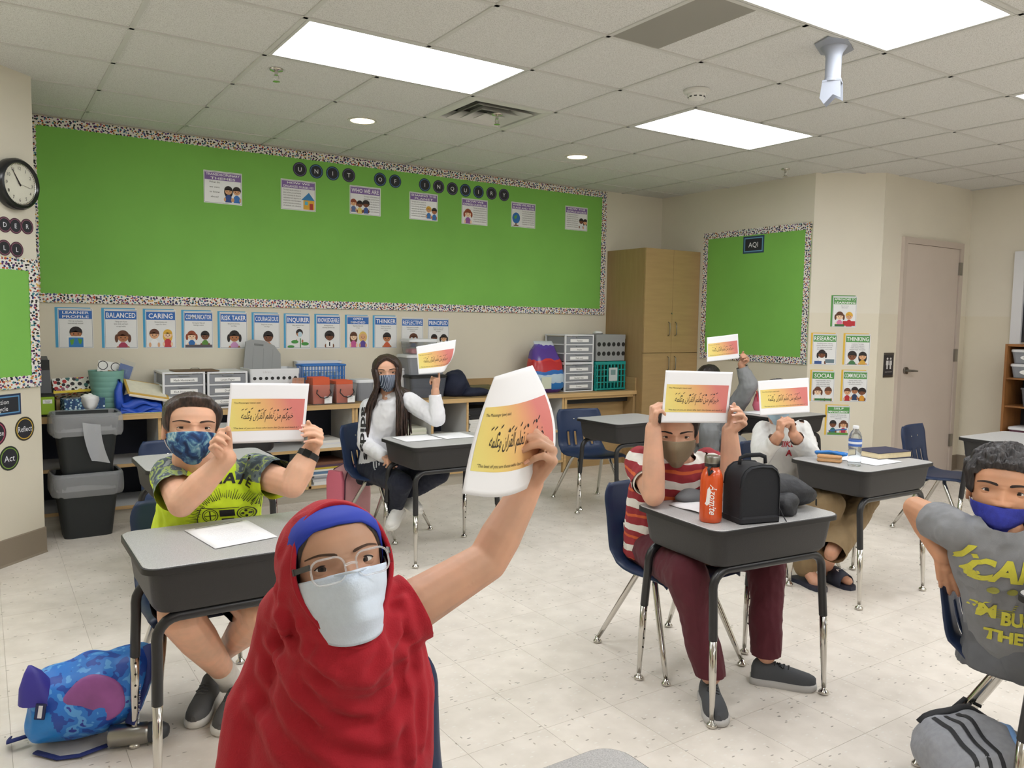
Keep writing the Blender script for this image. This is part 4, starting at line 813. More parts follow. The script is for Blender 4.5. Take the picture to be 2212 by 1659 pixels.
MB().box((-w/2*.9, -d/2*.88, 0), (w/2*.9, d/2*.9, .006)).build('base', BPL, t)
for k in range(5): MB().rbox((-.12+.06*k, -.02, .13), (.045, .05, .2), .01).build('packet', M('pale_wrap', (196, 214, 226), .4), t)
t = thing('plastic_bin', 'white plastic bin against the wall behind the blue basket', 'bin', (1.03, 2.075, CT)); mb = MB(); tapered(mb, (0, 0, 0), .33, .07, .38, .08, .31); mb.build('body', WPL, t); mb = MB(); mb.loft([[V(x*k, y*k, z) for x, y in rrect(.39, .085, .015, 3)] for z, k in ((.305, 1), (.312, 1), (.312, .97))], False, False); mb.build('rim', WPL, t)
# clear boxes of orange booklets
for k, (x, lb) in enumerate(((.91, 'left clear box full of orange booklets with a black handle'), (1.095, 'right clear box of orange booklets with a black handle, beside the small tub'))):
    t = thing('clear_file_box', lb, 'box', (x, 1.748, CT), math.radians(2)); mb = MB(); tapered(mb, (0, 0, .001), .155, .2, .18, .22, .15, .012); solid(mb.build('tub', CLEAR, t), .003)
    mb = MB(); mb.loft([[V(xx*q, yy*q, z) for xx, yy in rrect(.18, .22, .012, 3)] for z, q in ((.146, 1.03), (.152, 1.03), (.152, .97))], False, False); mb.build('rim', CLEAR, t)
    mb = MB(); hx = .05; mb.tube([(-hx, -.109, .115), (-hx-.008, -.117, .09), (-.03, -.121, .06), (0, -.123, .052), (.03, -.121, .06), (hx+.008, -.117, .09), (hx, -.109, .115)], .0042, 8); mb.build('handle', BLACKM, t, True)
    MB().box((.005, -.112, .01), (.065, -.111, .062)).build('label_card', LABEL, t)
    mb = MB(); put_text(mb, 'ENGLISH', lambda a, b_: V(.035+a, -.1128, b_), 0, .05, h=.006); put_text(mb, 'readers', lambda a, b_: V(.035+a, -.1128, b_), 0, .035, h=.005); mb.build('lettering', INK, t)
    OR = M('orange_cover', (214, 88, 44), .5); 
    n = 10
    for q in range(n):
        y = -.085+.018*q; bk = thing('booklet', 'orange booklet standing %s in the %s clear box' % (['first', 'second', 'third', 'fourth', 'fifth', 'sixth', 'seventh', 'eighth', 'ninth', 'tenth', 'eleventh', 'twelfth'][q], ('left', 'right')[k]), 'booklet', (x, 1.748+y, CT+.006), math.radians(random.uniform(-3, 3)), 'orange booklets'); bk.rotation_euler.x = math.radians(-6)
        tall = .2 if (k == 0 and q < 8) else .172
        MB().box((-.066, 0, 0), (.066, .0012, tall)).build('cover', OR, bk); MB().box((-.065, .0013, .001), (.065, .009, tall-.002)).build('page_block', P((206, 170, 148)), bk)
    if k == 0:
        for q in range(10):
            y = .02+.022*q; bk = thing('booklet', '%s orange booklet of the row left of the clear boxes' % ['first', 'second', 'third', 'fourth', 'fifth', 'sixth', 'seventh', 'eighth', 'ninth', 'tenth'][q], 'booklet', (.70+.009*q, 1.69, CT+.002), math.radians(70), 'loose orange booklets'); bk.rotation_euler.y = math.radians(-8)
            MB().box((-.05, 0, 0), (.05, .0012, .2)).build('cover', OR, bk); MB().box((-.049, .0013, .001), (.049, .008, .198)).build('page_block', P((206, 170, 148)), bk)
# small tub, cups, latch boxes, big bin
def tub(name, label, x, y, w, d, h, body, lid, z=CT, group=None, latch=False):
    t = thing(name, label, 'container', (x, y, z), group=group); mb = MB(); tapered(mb, (0, 0, .001), w*.86, d*.86, w*.97, d*.97, h-.02, .03); solid(mb.build('tub', body, t), .003)
    mb = MB(); mb.loft([[V(xx*q, yy*q, zz) for xx, yy in rrect(w, d, .03, 3)] for zz, q in ((h-.024, 1), (h-.006, 1.), (h, .95))], True, True); mb.build('lid', lid, t, 40)
    return t
t = tub('lidded_tub', 'small grey tub with a white lid beside the booklet boxes', 1.315, 1.86, .16, .18, .17, SMOKE, WPL)
MB().rbox((.0, -.01, .03), (.06, .05, .05), .01).build('contents', P((90, 150, 200)), t)
t = thing('paper_cup', 'white paper cup stacked behind the girl with long hair', 'cup', (1.73, 1.98, CT+.065)); MB().lathe([(.028, 0), (.04, .16), (.046, .165), (.046, .18), (.04, .18), (.026, .01)], n=24).build('cup', WPL, t, 40); MB().lathe([(.0455, .166), (.048, .172), (.0455, .179)], n=24, cap0=False, cap1=False).build('rim', WPL, t, True)
t = thing('paper_cup', 'white lidded cup under the stacked paper cup', 'cup', (1.73, 1.98, CT)); MB().lathe([(.034, 0), (.04, .045)], n=24).build('cup', GPL, t, 40); MB().lathe([(.044, .045), (.046, .055), (.04, .064)], n=24).build('lid', WPL, t, 40)
t = tub('storage_bin', 'large smoky clear bin with a black lid on the counter', 1.9, 1.93, .36, .26, .19, M('smoke_clear', (120, 126, 138), .15, alpha=.7, trans=.3), BLACKM)
MB().rbox((.02, 0, .04), (.26, .18, .06), .02).build('contents', P((120, 84, 100)), t)
tub('latch_box', 'clear latch box with a rounded white lid on the large bin', 1.9, 1.95, .38, .24, .17, SMOKE, WPL, CT+.191)
t = tub('latch_box', 'smaller clear latch box with pink contents, topmost of the stack', 1.88, 1.96, .28, .2, .13, CLEAR, WPL, CT+.362); MB().rbox((0, 0, .025), (.2, .13, .04), .02).build('contents', P((196, 110, 116)), t)
# navy bag, green box, papers
t = thing('cloth_bag', 'slumped navy cloth bag on the counter', 'bag', (2.24, 1.85, CT)); NV = M('navy_cloth', (28, 34, 58), .8, bump=(60, .2))
blob('bag_body', NV, t, (-.04, .02, .09), (.13, .12, .135), .35, 9, 4, flat=.001); blob('bag_fold', NV, t, (.09, -.06, .03), (.15, .07, .045), .4, 12, 11, flat=.001); mb = MB(); mb.cyl((.235, -.07, .03), (.25, -.07, .03), .012); mb.build('metal_tip', METAL, t)
t = thing('flat_box', 'olive green flat box behind the navy bag', 'box', (2.5, 1.97, CT+.02)); OL = M('olive_card', (112, 110, 60), .6)
MB().rbox((0, 0, .022), (.3, .2, .044), .003).build('base', OL, t); mb = MB(); mb.box((-.152, -.102, .03), (.152, .102, .05)); mb.build('lid', M('olive_card_dark', (98, 92, 54), .6), t)
t = thing('paper_stack', 'thin stack of papers and a green folder under the olive box', 'papers', (2.49, 1.93, CT)); MB().box((-.17, -.12, .0005), (.17, .12, .01)).build('sheets', PAPER, t); MB().box((-.16, -.1, .0105), (.18, .13, .019)).build('folder', P((130, 150, 84)), t)
# plastic diaper pack with blue, purple and red print
t = thing('plastic_pack', 'bulging plastic pack printed purple, red and blue in front of the clear drawers', 'pack', (3.13, 1.84, CT)); m, nt, b = newmat('pack_print'); tc = nd(nt, 'ShaderNodeTexCoord'); sx = nd(nt, 'ShaderNodeSeparateXYZ'); nt.links.new(tc.outputs['Object'], sx.inputs[0])
nz = nd(nt, 'ShaderNodeTexNoise'); nz.inputs['Scale'].default_value = 9; nt.links.new(tc.outputs['Object'], nz.inputs['Vector']); ad = nd(nt, 'ShaderNodeMath', operation='MULTIPLY_ADD', i1=.09, i2=-.045); nt.links.new(nz.outputs['Fac'], ad.inputs[0]); sm = nd(nt, 'ShaderNodeMath', operation='ADD'); nt.links.new(sx.outputs[2], sm.inputs[0]); nt.links.new(ad.outputs[0], sm.inputs[1]); dv = nd(nt, 'ShaderNodeMath', operation='DIVIDE', i1=.48); nt.links.new(sm.outputs[0], dv.inputs[0])
r = ramp(nt, [(0, lin((92, 60, 150))), (.08, lin((40, 120, 196))), (.2, lin((190, 210, 226))), (.34, lin((44, 110, 190))), (.42, lin((190, 44, 52))), (.6, lin((206, 60, 56))), (.64, lin((92, 64, 150))), (.86, lin((90, 70, 160))), (.9, lin((206, 210, 220)))], 'CONSTANT'); nt.links.new(dv.outputs[0], r.inputs[0]); nt.links.new(r.outputs[0], b.inputs['Base Color']); b.inputs['Roughness'].default_value = .25
mb = MB(); mb.loft([[V(x*kx*(1+.08*math.sin(5*z*10+x*30)), y*ky+oy, z) for x, y in rrect(.36, .2, .08, 6)] for z, kx, ky, oy in ((0, .8, .75, 0), (.05, .95, 1, 0), (.15, 1, 1.05, 0), (.28, .92, .9, .01), (.38, .75, .6, .03), (.44, .6, .25, .04), (.475, .62, .08, .05))]); mb.build('pack', m, t, True)
mb = MB(); mb.loft([[V(-.1+x, y+.03, z) for x, y in ((-.05, -.01), (.06, -.02), (.05, .02), (-.05, .015))] for z in (.4, .44)], True, True); mb.build('clear_top', CLEAR, t)
mb = MB(); mb.poly([V(-.12, -.112, .04), V(-.01, -.114, .04), V(-.01, -.114, .15), V(-.12, -.112, .15)]); mb.build('fact_panel', P((214, 220, 200)), t)
# white top left on the grey crate
t = thing('paper_wad', 'crumpled white paper on the grey crate', 'paper', (3.8, 1.9, CT+.5405)); blob('wad', PAPER, t, (0, 0, .012), (.05, .04, .016), .6, 30, 2, flat=.0005); blob('fold', PAPER, t, (.04, .01, .008), (.03, .02, .01), .6, 30, 5, flat=.0005)
# ---------------------------------------------------------------- two stacked waste bins
LINER = M('clear_bin_liner', (210, 212, 216), .2, alpha=.35, spec=.6); BIN = M('black_bin_plastic', (34, 38, 40), .5)
def bin_(label, z, x, y, tilt, tag_side):
    t = thing('waste_bin', label, 'waste bin', (x, y, z), tilt, 'stacked waste bins')
    mb = MB(); mb.loft([[V(a, b_, zz) for a, b_ in rrect(w, d, r, 5)] for w, d, r, zz in ((.27, .19, .04, 0), (.36, .255, .05, .385), (.38, .275, .05, .39), (.38, .275, .05, .405), (.355, .25, .045, .405), (.345, .24, .045, .36), (.262, .182, .035, .01))], True, True); mb.build('bin', BIN, t, 40)
    mb = MB(); n = 40; rings = []
    for q, zz in enumerate((.27, .29, .34, .395, .412, .405, .36, .3)):
        k = (1.05, 1.1, 1.1, 1.08, 1.03, .96, .93, .92)[q]; rg = []
        for i, (a, b_) in enumerate(rrect(.372, .265, .055, 9)):
            wv = .012*noise.noise(V(i*.7, q*.9, z*10)); rg.append(V(a*(k+wv), b_*(k+wv*1.4), zz+(.02*noise.noise(V(i*.35, z*9, 5)) if q < 2 else 0)))
        rings.append(rg)
    mb.loft(rings, False, False); mb.build('liner', LINER, t, True)
    if tag_side: mb = MB(); mb.grid(lambda u, v: V(-.03+.1*u+.045*v*(v if 1 else 0), -.15-.012*math.sin(u*5+v*3)-.004*v, .36-.24*v-.02*u), 6, 10); mb.build('liner_tail', M('shiny_liner', (190, 192, 196), .15, alpha=.75), t, True)
    return t
bin_('lower black waste bin with a clear liner, standing on the floor', 0, -.705, 1.49, .03, False)
bin_('upper black waste bin with a hanging clear liner, stacked on another bin', .37, -.70, 1.485, .0, True)
# ---------------------------------------------------------------- bookcase and window at the right edge
t = thing('bookcase', 'brown wooden bookcase cut by the right edge', 'bookcase', (6.57, -1.16, 0)); BW = mat_wood('brown_shelf_wood', (132, 88, 48), (158, 108, 62), (30, 3, 3)); o = V(*t.location)
for nm, a, b_ in (('side_panel', (6.4, -.675, 0), (6.735, -.655, 1.255)), ('side_panel', (6.4, -1.67, 0), (6.735, -1.65, 1.255)), ('top', (6.4, -1.649, 1.235), (6.735, -.676, 1.255)), ('shelf', (6.41, -1.649, .94), (6.73, -.676, .955)), ('shelf', (6.41, -1.649, .69), (6.73, -.676, .705)), ('shelf', (6.41, -1.649, .4), (6.73, -.676, .415)), ('shelf', (6.41, -1.649, .08), (6.73, -.676, .1)), ('back_panel', (6.731, -1.649, .0), (6.738, -.676, 1.234))):
    mb = MB(); mb.box(V(*a)-o, V(*b_)-o); mb.build(nm, BW if nm != 'back_panel' else BLACKM, t)
for (y, z, h, lb, tx) in ((-.84, 1.085, .125, 'upper clear bin with a white lid and oval label in the brown bookcase', 'Slant Set'), (-.84, .956, .125, 'lower clear bin with an oval label in the brown bookcase', 'Tiles')):
    t = tub('clear_bin', lb, 6.55, y, .26, .3, h, SMOKE, WPL, z); t.rotation_euler.z = 0
    mb = MB(); mb.loft([[V(-.125-e, yy*.065, h*.42+zz*.022) for yy, zz in [(math.cos(q*PI/8), math.sin(q*PI/8)) for q in range(16)]] for e in (0, .002)]); mb.build('label', LABEL, t)
    mb = MB(); put_text(mb, tx, lambda x, y: V(-.1285, -x, h*.42+y), 0, -.008, h=.016, maxw=.09); mb.build('lettering', INK, t)
t = thing('fabric_bin', 'dark grey bin on the middle shelf of the brown bookcase', 'bin', (6.56, -.92, .706)); mb = MB(); tapered(mb, (0, 0, 0), .24, .22, .27, .25, .16); mb.build('body', M('dark_grey_plastic', (92, 92, 96), .5), t); mb = MB(); mb.loft([[V(x*k, y*k, z) for x, y in rrect(.28, .26, .015, 3)] for z, k in ((.15, 1), (.165, 1), (.165, .95))], False, False); mb.build('rim', M('dark_grey_plastic', (92, 92, 96), .5), t)
tub('lidded_tub', 'white lidded tub on the lower shelf of the brown bookcase', 6.55, -.85, .26, .3, .1, M('wine_plastic', (90, 50, 70), .4), WPL, .416)
wn = bpy.data.objects.new('window_1', None); COL.objects.link(wn); tag(wn, 'white framed dark window at the right edge', kind='structure')
MB().box((6.70, -.64, 1.2), (6.742, -.55, 2.1)).build('window_frame', WPL, wn); MB().box((6.725, -1.6, 1.27), (6.745, -.641, 2.03)).build('pane', M('dark_glass', (40, 42, 48), .08), wn); MB().box((6.70, -1.7, 2.031), (6.742, -.641, 2.1)).build('window_head', WPL, wn)
# ---------------------------------------------------------------- school desks
def mat_desk():
    m, nt, b = newmat('grey_nebula_laminate'); tc = nd(nt, 'ShaderNodeTexCoord'); n = nd(nt, 'ShaderNodeTexNoise'); n.inputs['Scale'].default_value = 420; n.inputs['Detail'].default_value = 2; nt.links.new(tc.outputs['Object'], n.inputs['Vector'])
    r = ramp(nt, [(.32, lin((158, 157, 156))), (.68, lin((192, 191, 190)))]); nt.links.new(n.outputs['Fac'], r.inputs[0]); nt.links.new(r.outputs[0], b.inputs['Base Color']); b.inputs['Roughness'].default_value = .38; return m
DESKTOP = mat_desk(); EDGE = M('black_edge_band', (34, 33, 33), .5); BOX = M('charcoal_book_box', (40, 39, 40), .5, bump=(300, .1)); TUBE = M('black_tube_enamel', (38, 38, 40), .32); HOLE = M('hole_black', (12, 12, 12), .8)
_desk = None
def make_desk():
    t = thing('school_desk', 'x', 'desk', group='school desks')
    W, D, Hh = .612, .458, .69
    tp = MB(); tp.loft([[V(x, y, z) for x, y in rrect(W-2*q, D-2*q, .045, 6)] for z, q in ((Hh-.004, 0.004), (Hh-.0015, .004), (Hh, .006))]); top = tp.build('desk_top', DESKTOP, t)
    MB().loft([[V(x, y, z) for x, y in rrect(W-2*q, D-2*q, .047, 6)] for z, q in ((Hh-.022, .006), (Hh-.02, 0), (Hh-.004, 0), (Hh-.002, .0035))]).build('edge_band', EDGE, t, 40)
    MB().loft([[V(x, y-.004, z) for x, y in rrect(w, d, r, 5)] for w, d, r, z in ((.578, .424, .04, Hh-.023), (.574, .42, .042, Hh-.03), (.552, .402, .048, Hh-.122), (.53, .38, .048, Hh-.138))]).build('book_box', BOX, t, 40)
    MB().rbox((0, .2, Hh-.085), (.46, .02, .07), .01).build('box_opening', HOLE, t)
    for sy in (-1, 1):
        y = sy*.178; yf = sy*.206; zt = Hh-.154; pts = []
        for sx in (-1, 1):
            leg = [V(sx*.272, y+(yf-y)*.5, .30)]
            leg += [V(sx*.268, y+(yf-y)*.12, zt-.10)]
            for k in range(6):
                a = k/5*PI/2; leg.append(V(sx*(.268-.06*(1-math.cos(a))), y, zt-.06+.06*math.sin(a)))
            pts.append(leg)
        path = pts[0]+pts[1][::-1]; mb = MB(); mb.tube(path, .0155, 10); fr = mb.build('leg_frame', TUBE, t, 50)
        for sx in (-1, 1):
            a, c = V(sx*.272, y+(yf-y)*.5, .31), V(sx*.2775, yf, .028); mb = MB(); mb.tube([a, a.lerp(c, .45), a.lerp(c, .8), c], [.0135, .0135, .0095, .009], 10); lg = mb.build('leg', CHROME, t, True)
            mb = MB(); mb.lathe([(.007, .028), (.008, .02), (.017, .014), (.02, .008), (.017, .002), (.012, .0003)], (c.x, c.y, 0), 14); mb.build('glide', CHROME, lg, True)
            for k in range(5):
                p = a.lerp(c, .1+.13*k); MB().cyl(p+V(0, -sy*.0128, 0), p+V(0, -sy*.0142, 0), .0035, n=8).build('adjust_hole', HOLE, lg)
    return t
def place_desk(label, x, y, rz=0., h=.69):
    global _desk
    if _desk is None: _desk = make_desk(); d = _desk
    else: d = copy_tree(_desk)
    d.location = (x, y, 0); d.rotation_euler = (0, 0, math.radians(rz)); d.scale = (1, 1, h/.69); d['label'] = label; return d
place_desk('school desk with the orange bottle and black lunch bag on it', 1.125, -2.145, -5.5, .695)
place_desk('school desk with one printed sheet, in front of the boy in neon yellow', -.582, -1.622, 0, .705)
place_desk('school desk with two white sheets, in front of the girl in the white hoodie', 1.035, -.005, 0, .684)
place_desk('empty school desk with a blue chair pushed behind it, right of the raised arm', 2.62, .13, 2, .704)
place_desk('school desk with the water bottle and dark blue book', 2.605, -1.715, -1, .69)
place_desk('school desk behind the boy in neon yellow', -.335, -.12, 0, .70)
place_desk('school desk in the back row behind the yellow shirted boy, nearest the shelves', .0, .97, 0, .70)
place_desk('school desk at the far back where the person in the grey hood sits', 3.975, -.13, 0, .70)
place_desk('empty school desk at the right edge above the boy in the grey shirt', 4.23, -1.755, -1, .70)
place_desk('nearest school desk, only its grey corner showing at the bottom', -.69, -3.405, 0, .70)
place_desk('school desk cut by the right edge, in front of the boy in the grey shirt', 1.30, -3.40, 0, .70)
# ---------------------------------------------------------------- blue shell chairs
SHELL = M('navy_blue_polypropylene', (33, 49, 80), .4, spec=.4)
_chair = None
def make_chair():
    t = thing('school_chair', 'x', 'chair', group='blue school chairs')
    prof = [(-.205, .415), (-.195, .432), (-.16, .438), (-.08, .432), (0, .424), (.07, .424), (.12, .436), (.155, .462), (.175, .50), (.188, .55), (.198, .60), (.21, .66), (.222, .72), (.232, .765), (.236, .785)]
    # resample along the profile
    P2 = [V(0, a, b) for a, b in prof]; L = [0]
    for a, b in zip(P2, P2[1:]): L.append(L[-1]+(b-a).length)
    def at_s(s):
        s *= L[-1]
        for i in range(len(L)-1):
            if s <= L[i+1]+1e-9: return P2[i].lerp(P2[i+1], (s-L[i])/(L[i+1]-L[i]))
        return P2[-1]
    cols = [-1, -.97, -.9, -.8, -.66, -.57, -.47, -.38, -.25, -.15, -.08, 0, .08, .15, .25, .38, .47, .57, .66, .8, .9, .97, 1]
    NV_ = 36; vs = []; 
    for j in range(NV_+1):
        s = j/NV_; p = at_s(s)
        hw = .205 if s < .3 else (.205-.012*math.sin((s-.3)/.7*PI))
        if s > .88: q = (s-.88)/.12; hw *= math.sqrt(max(0, 1-.30*q*q))
        if s < .05: hw *= .93+.07*math.sqrt(s/.05)
        for c in cols:
            x = hw*c; e = abs(c); dish = .012*(e**2) if s < .55 else 0
            fwd = -.035*(e**2)*(max(0, s-.45)/.55)**.7
            rim = -.018*max(0, (e-.88)/.12)**1.5 if s < .5 else 0; rimb = .016*max(0, (e-.88)/.12)**1.5 if s >= .5 else 0
            vs.append(V(x, p.y+fwd+rimb, p.z+dish+rim))
    n = len(cols); fs = []
    for j in range(NV_):
        for i in range(n-1):
            s = (j+.5)/NV_; c = (cols[i]+cols[i+1])/2
            if .565 < s < .715 and (abs(abs(c)-.52) < .04 or abs(abs(c)-.2) < .045): continue
            fs.append((j*n+i, j*n+i+1, (j+1)*n+i+1, (j+1)*n+i))
    mb = MB(); mb.add(vs, fs); sh = mb.build('seat_shell', SHELL, t, True); so = sh.modifiers.new('thickness', 'SOLIDIFY'); so.thickness = .006; so.offset = -1
    for sx in (-1, 1): MB().lathe([(.001, 0), (.006, .001), (.005, .003), (.001, .004)], n=10, M4=Matrix.Translation((sx*.05, .2, .70)) @ Matrix.Rotation(math.radians(82), 4, 'X')).build('rivet', CHROME, t)
    for sx in (-1, 1):
        for sy, y0, yf in ((-1, -.05, -.225), (1, .045, .235)):
            pts = [V(0, y0, .408), V(sx*.085, y0, .408)]
            for k in range(1, 5):
                a = k/4*PI/2; pts.append(V(sx*(.085+.05*math.sin(a)), y0+(yf-y0)*.1*(1-math.cos(a)), .408-.04*(1-math.cos(a))))
            f = V(sx*.198, yf, .02); p = pts[-1]; pts += [p.lerp(f, .35), p.lerp(f, .7), p.lerp(f, .97)]
            m2 = MB(); m2.tube(pts, [.0125]*(len(pts)-2)+[.0115, .009], 10); lg = m2.build('leg', CHROME, t, True)
            m2 = MB(); m2.lathe([(.0085, .03), (.011, .018), (.017, .012), (.019, .006), (.014, .0003)], (f.x, f.y, 0), 14); m2.build('glide', CHROME, lg, True)
    m2 = MB(); m2.box((-.11, -.06, .416), (.11, .055, .421)); m2.build('mounting_plate', TUBE, t)
    return t
def place_chair(label, x, y, rz=0.):
    global _chair
    if _chair is None: _chair = make_chair(); d = _chair
    else: d = copy_tree(_chair)
    d.location = (x, y, 0); d.rotation_euler = (0, 0, math.radians(rz)); d.scale = (1, 1, .9); d['label'] = label; return d
place_chair('blue chair under the boy in the striped shirt', 1.14, -1.80, -5)
place_chair('empty blue chair with slotted back behind the empty middle desk', 2.655, .575, -11)
place_chair('blue chair under the girl in the white hoodie', .93, .575, 29)
place_chair('blue chair under the boy in the white sweatshirt', 2.6, -1.27, -9)
place_chair('blue chair under the boy in neon yellow', -.60, -1.19, 0)
place_chair('blue chair behind the desk at the boy in neon yellow shoulder', -.33, .33, 4)
place_chair('empty blue chair in front of the beige door', 4.24, -1.29, 8)
place_chair('blue chair at the far back under the person in the grey hood', 3.9, .42, 0)
place_chair('nearest blue chair at the right, under the boy in the grey shirt', 1.435, -3.045, 8)
place_chair('blue chair under the girl in the red headscarf', -.63, -2.95, 8)
# ---------------------------------------------------------------- people: figure kit
def skin_mat(name, col):
    m, nt, b = newmat(name); tc = nd(nt, 'ShaderNodeTexCoord'); n = nd(nt, 'ShaderNodeTexNoise'); n.inputs['Scale'].default_value = 14; n.inputs['Detail'].default_value = 4; nt.links.new(tc.outputs['Object'], n.inputs['Vector'])
    c0 = tuple(int(v*.94) for v in col); c1 = (min(255, int(col[0]*1.04)), int(col[1]*1.01), int(col[2]*.99))
    r = ramp(nt, [(.3, lin(c0)), (.7, lin(c1))]); nt.links.new(n.outputs['Fac'], r.inputs[0]); nt.links.new(r.outputs[0], b.inputs['Base Color'])
    b.inputs['Roughness'].default_value = .5; b.inputs['Subsurface Weight'].default_value = .12; b.inputs['Subsurface Radius'].default_value = (.012, .005, .003); b.inputs['Specular IOR Level'].default_value = .35; return m
def cloth(name, col, var=.06, rough=.85): return M(name, col, rough, var=(22, var), bump=(500, .12), sheen=.04)
_JOBS = []
def later(mb, voxel, smooth, fn):
    """queue a union: overlapping shapes become one continuous surface, handed to fn as a mesh"""
    me = bpy.data.meshes.new('tmp'); me.from_pydata([tuple(v) for v in mb.v], [], mb.f)
    bm = bmesh.new(); bm.from_mesh(me); bmesh.ops.recalc_face_normals(bm, faces=bm.faces); bm.to_mesh(me); bm.free()
    o = bpy.data.objects.new('tmp', me); COL.objects.link(o); r = o.modifiers.new('r', 'REMESH'); r.mode = 'VOXEL'; r.voxel_size = voxel
    s = o.modifiers.new('s', 'SMOOTH'); s.factor = .5; s.iterations = smooth
    if voxel < .0047: d = o.modifiers.new('d', 'DECIMATE'); d.ratio = .4
    _JOBS.append((o, fn))
def run_jobs():
    global _JOBS
    dg = bpy.context.evaluated_depsgraph_get(); dg.update()
    jobs, _JOBS = _JOBS, []
    for o, fn in jobs:
        me = bpy.data.meshes.new_from_object(o.evaluated_get(dg)); fn(me)
    for o, fn in jobs:
        m = o.data; bpy.data.objects.remove(o); bpy.data.meshes.remove(m)
def ball(mb, p, r, n=14, m=10): mb.ell(p, (r, r, r) if not isinstance(r, (tuple, list)) else r, n, m)
def limb(mb, pts, rs, n=14):
    for a, b, ra, rb in zip(pts, pts[1:], rs, rs[1:]): mb.cyl(a, b, ra, rb, n)
    for p, r in zip(pts, rs): ball(mb, p, r)
def ering(c, lat, dep, w, d, n=24): return [c+lat*(w*math.cos(a*2*PI/n))+dep*(d*math.sin(a*2*PI/n)) for a in range(n)]
# ---- head: slices from chin to crown; face looks along -Y, x is the person's left
def spl(tab, t):
    for (a, va), (b, vb) in zip(tab, tab[1:]):
        if t <= b:
            k = (t-a)/(b-a); k = k*k*(3-2*k) if False else k; return va+(vb-va)*k
    return tab[-1][1]
HWID = [(0, .075), (.03, .13), (.08, .185), (.16, .245), (.28, .295), (.42, .325), (.55, .345), (.68, .352), (.78, .335), (.87, .28), (.94, .2), (.98, .12), (1, .0)]
HFRO = [(0, .30), (.03, .365), (.08, .392), (.14, .392), (.22, .385), (.34, .395), (.46, .402), (.58, .418), (.7, .412), (.8, .375), (.88, .305), (.94, .21), (.98, .12), (1, 0)]
HBAK = [(0, -.06), (.05, .02), (.12, .1), (.22, .2), (.34, .36), (.46, .455), (.6, .50), (.72, .48), (.82, .415), (.9, .31), (.96, .18), (1, 0)]
def gs(x, s): return math.exp(-.5*(x/s)**2)
def face_feat(x, t):
    """extra forward relief of the face at x (head heights), t"""
    ax = abs(x); f = 0.
    if .29 < t < .56: # nose
        k = (t-.335)/(.53-.335); hgt = .115*max(0, 1-k)**1.15+.012 if k > 0 else .115*max(0, 1+k*4.2)
        sw = .052 if k < .25 else .034; f += hgt*gs(ax, sw)
        f += .03*gs(t-.325, .02)*gs(ax-.055, .022)
    f -= .042*gs(ax-.165, .072)*gs(t-.505, .04)
    f += .016*gs(ax-.16, .1)*gs(t-.585, .03)
    f += .012*gs(ax-.2, .08)*gs(t-.38, .06)
    f += .03*gs(ax, .09)*gs(t-.2, .028)-.012*gs(ax, .08)*gs(t-.198, .006)
    f += .015*gs(ax, .07)*gs(t-.07, .04)
    return f
def surf_y(x, t, feat=True, grow=0.):
    w, f = spl(HWID, t)+grow, spl(HFRO, t)+grow; q = max(0, 1-(abs(x)/max(w, 1e-5))**2.3)
    return f*q**(1/2.3)+(face_feat(x, t)*min(1, q*3) if feat else 0)
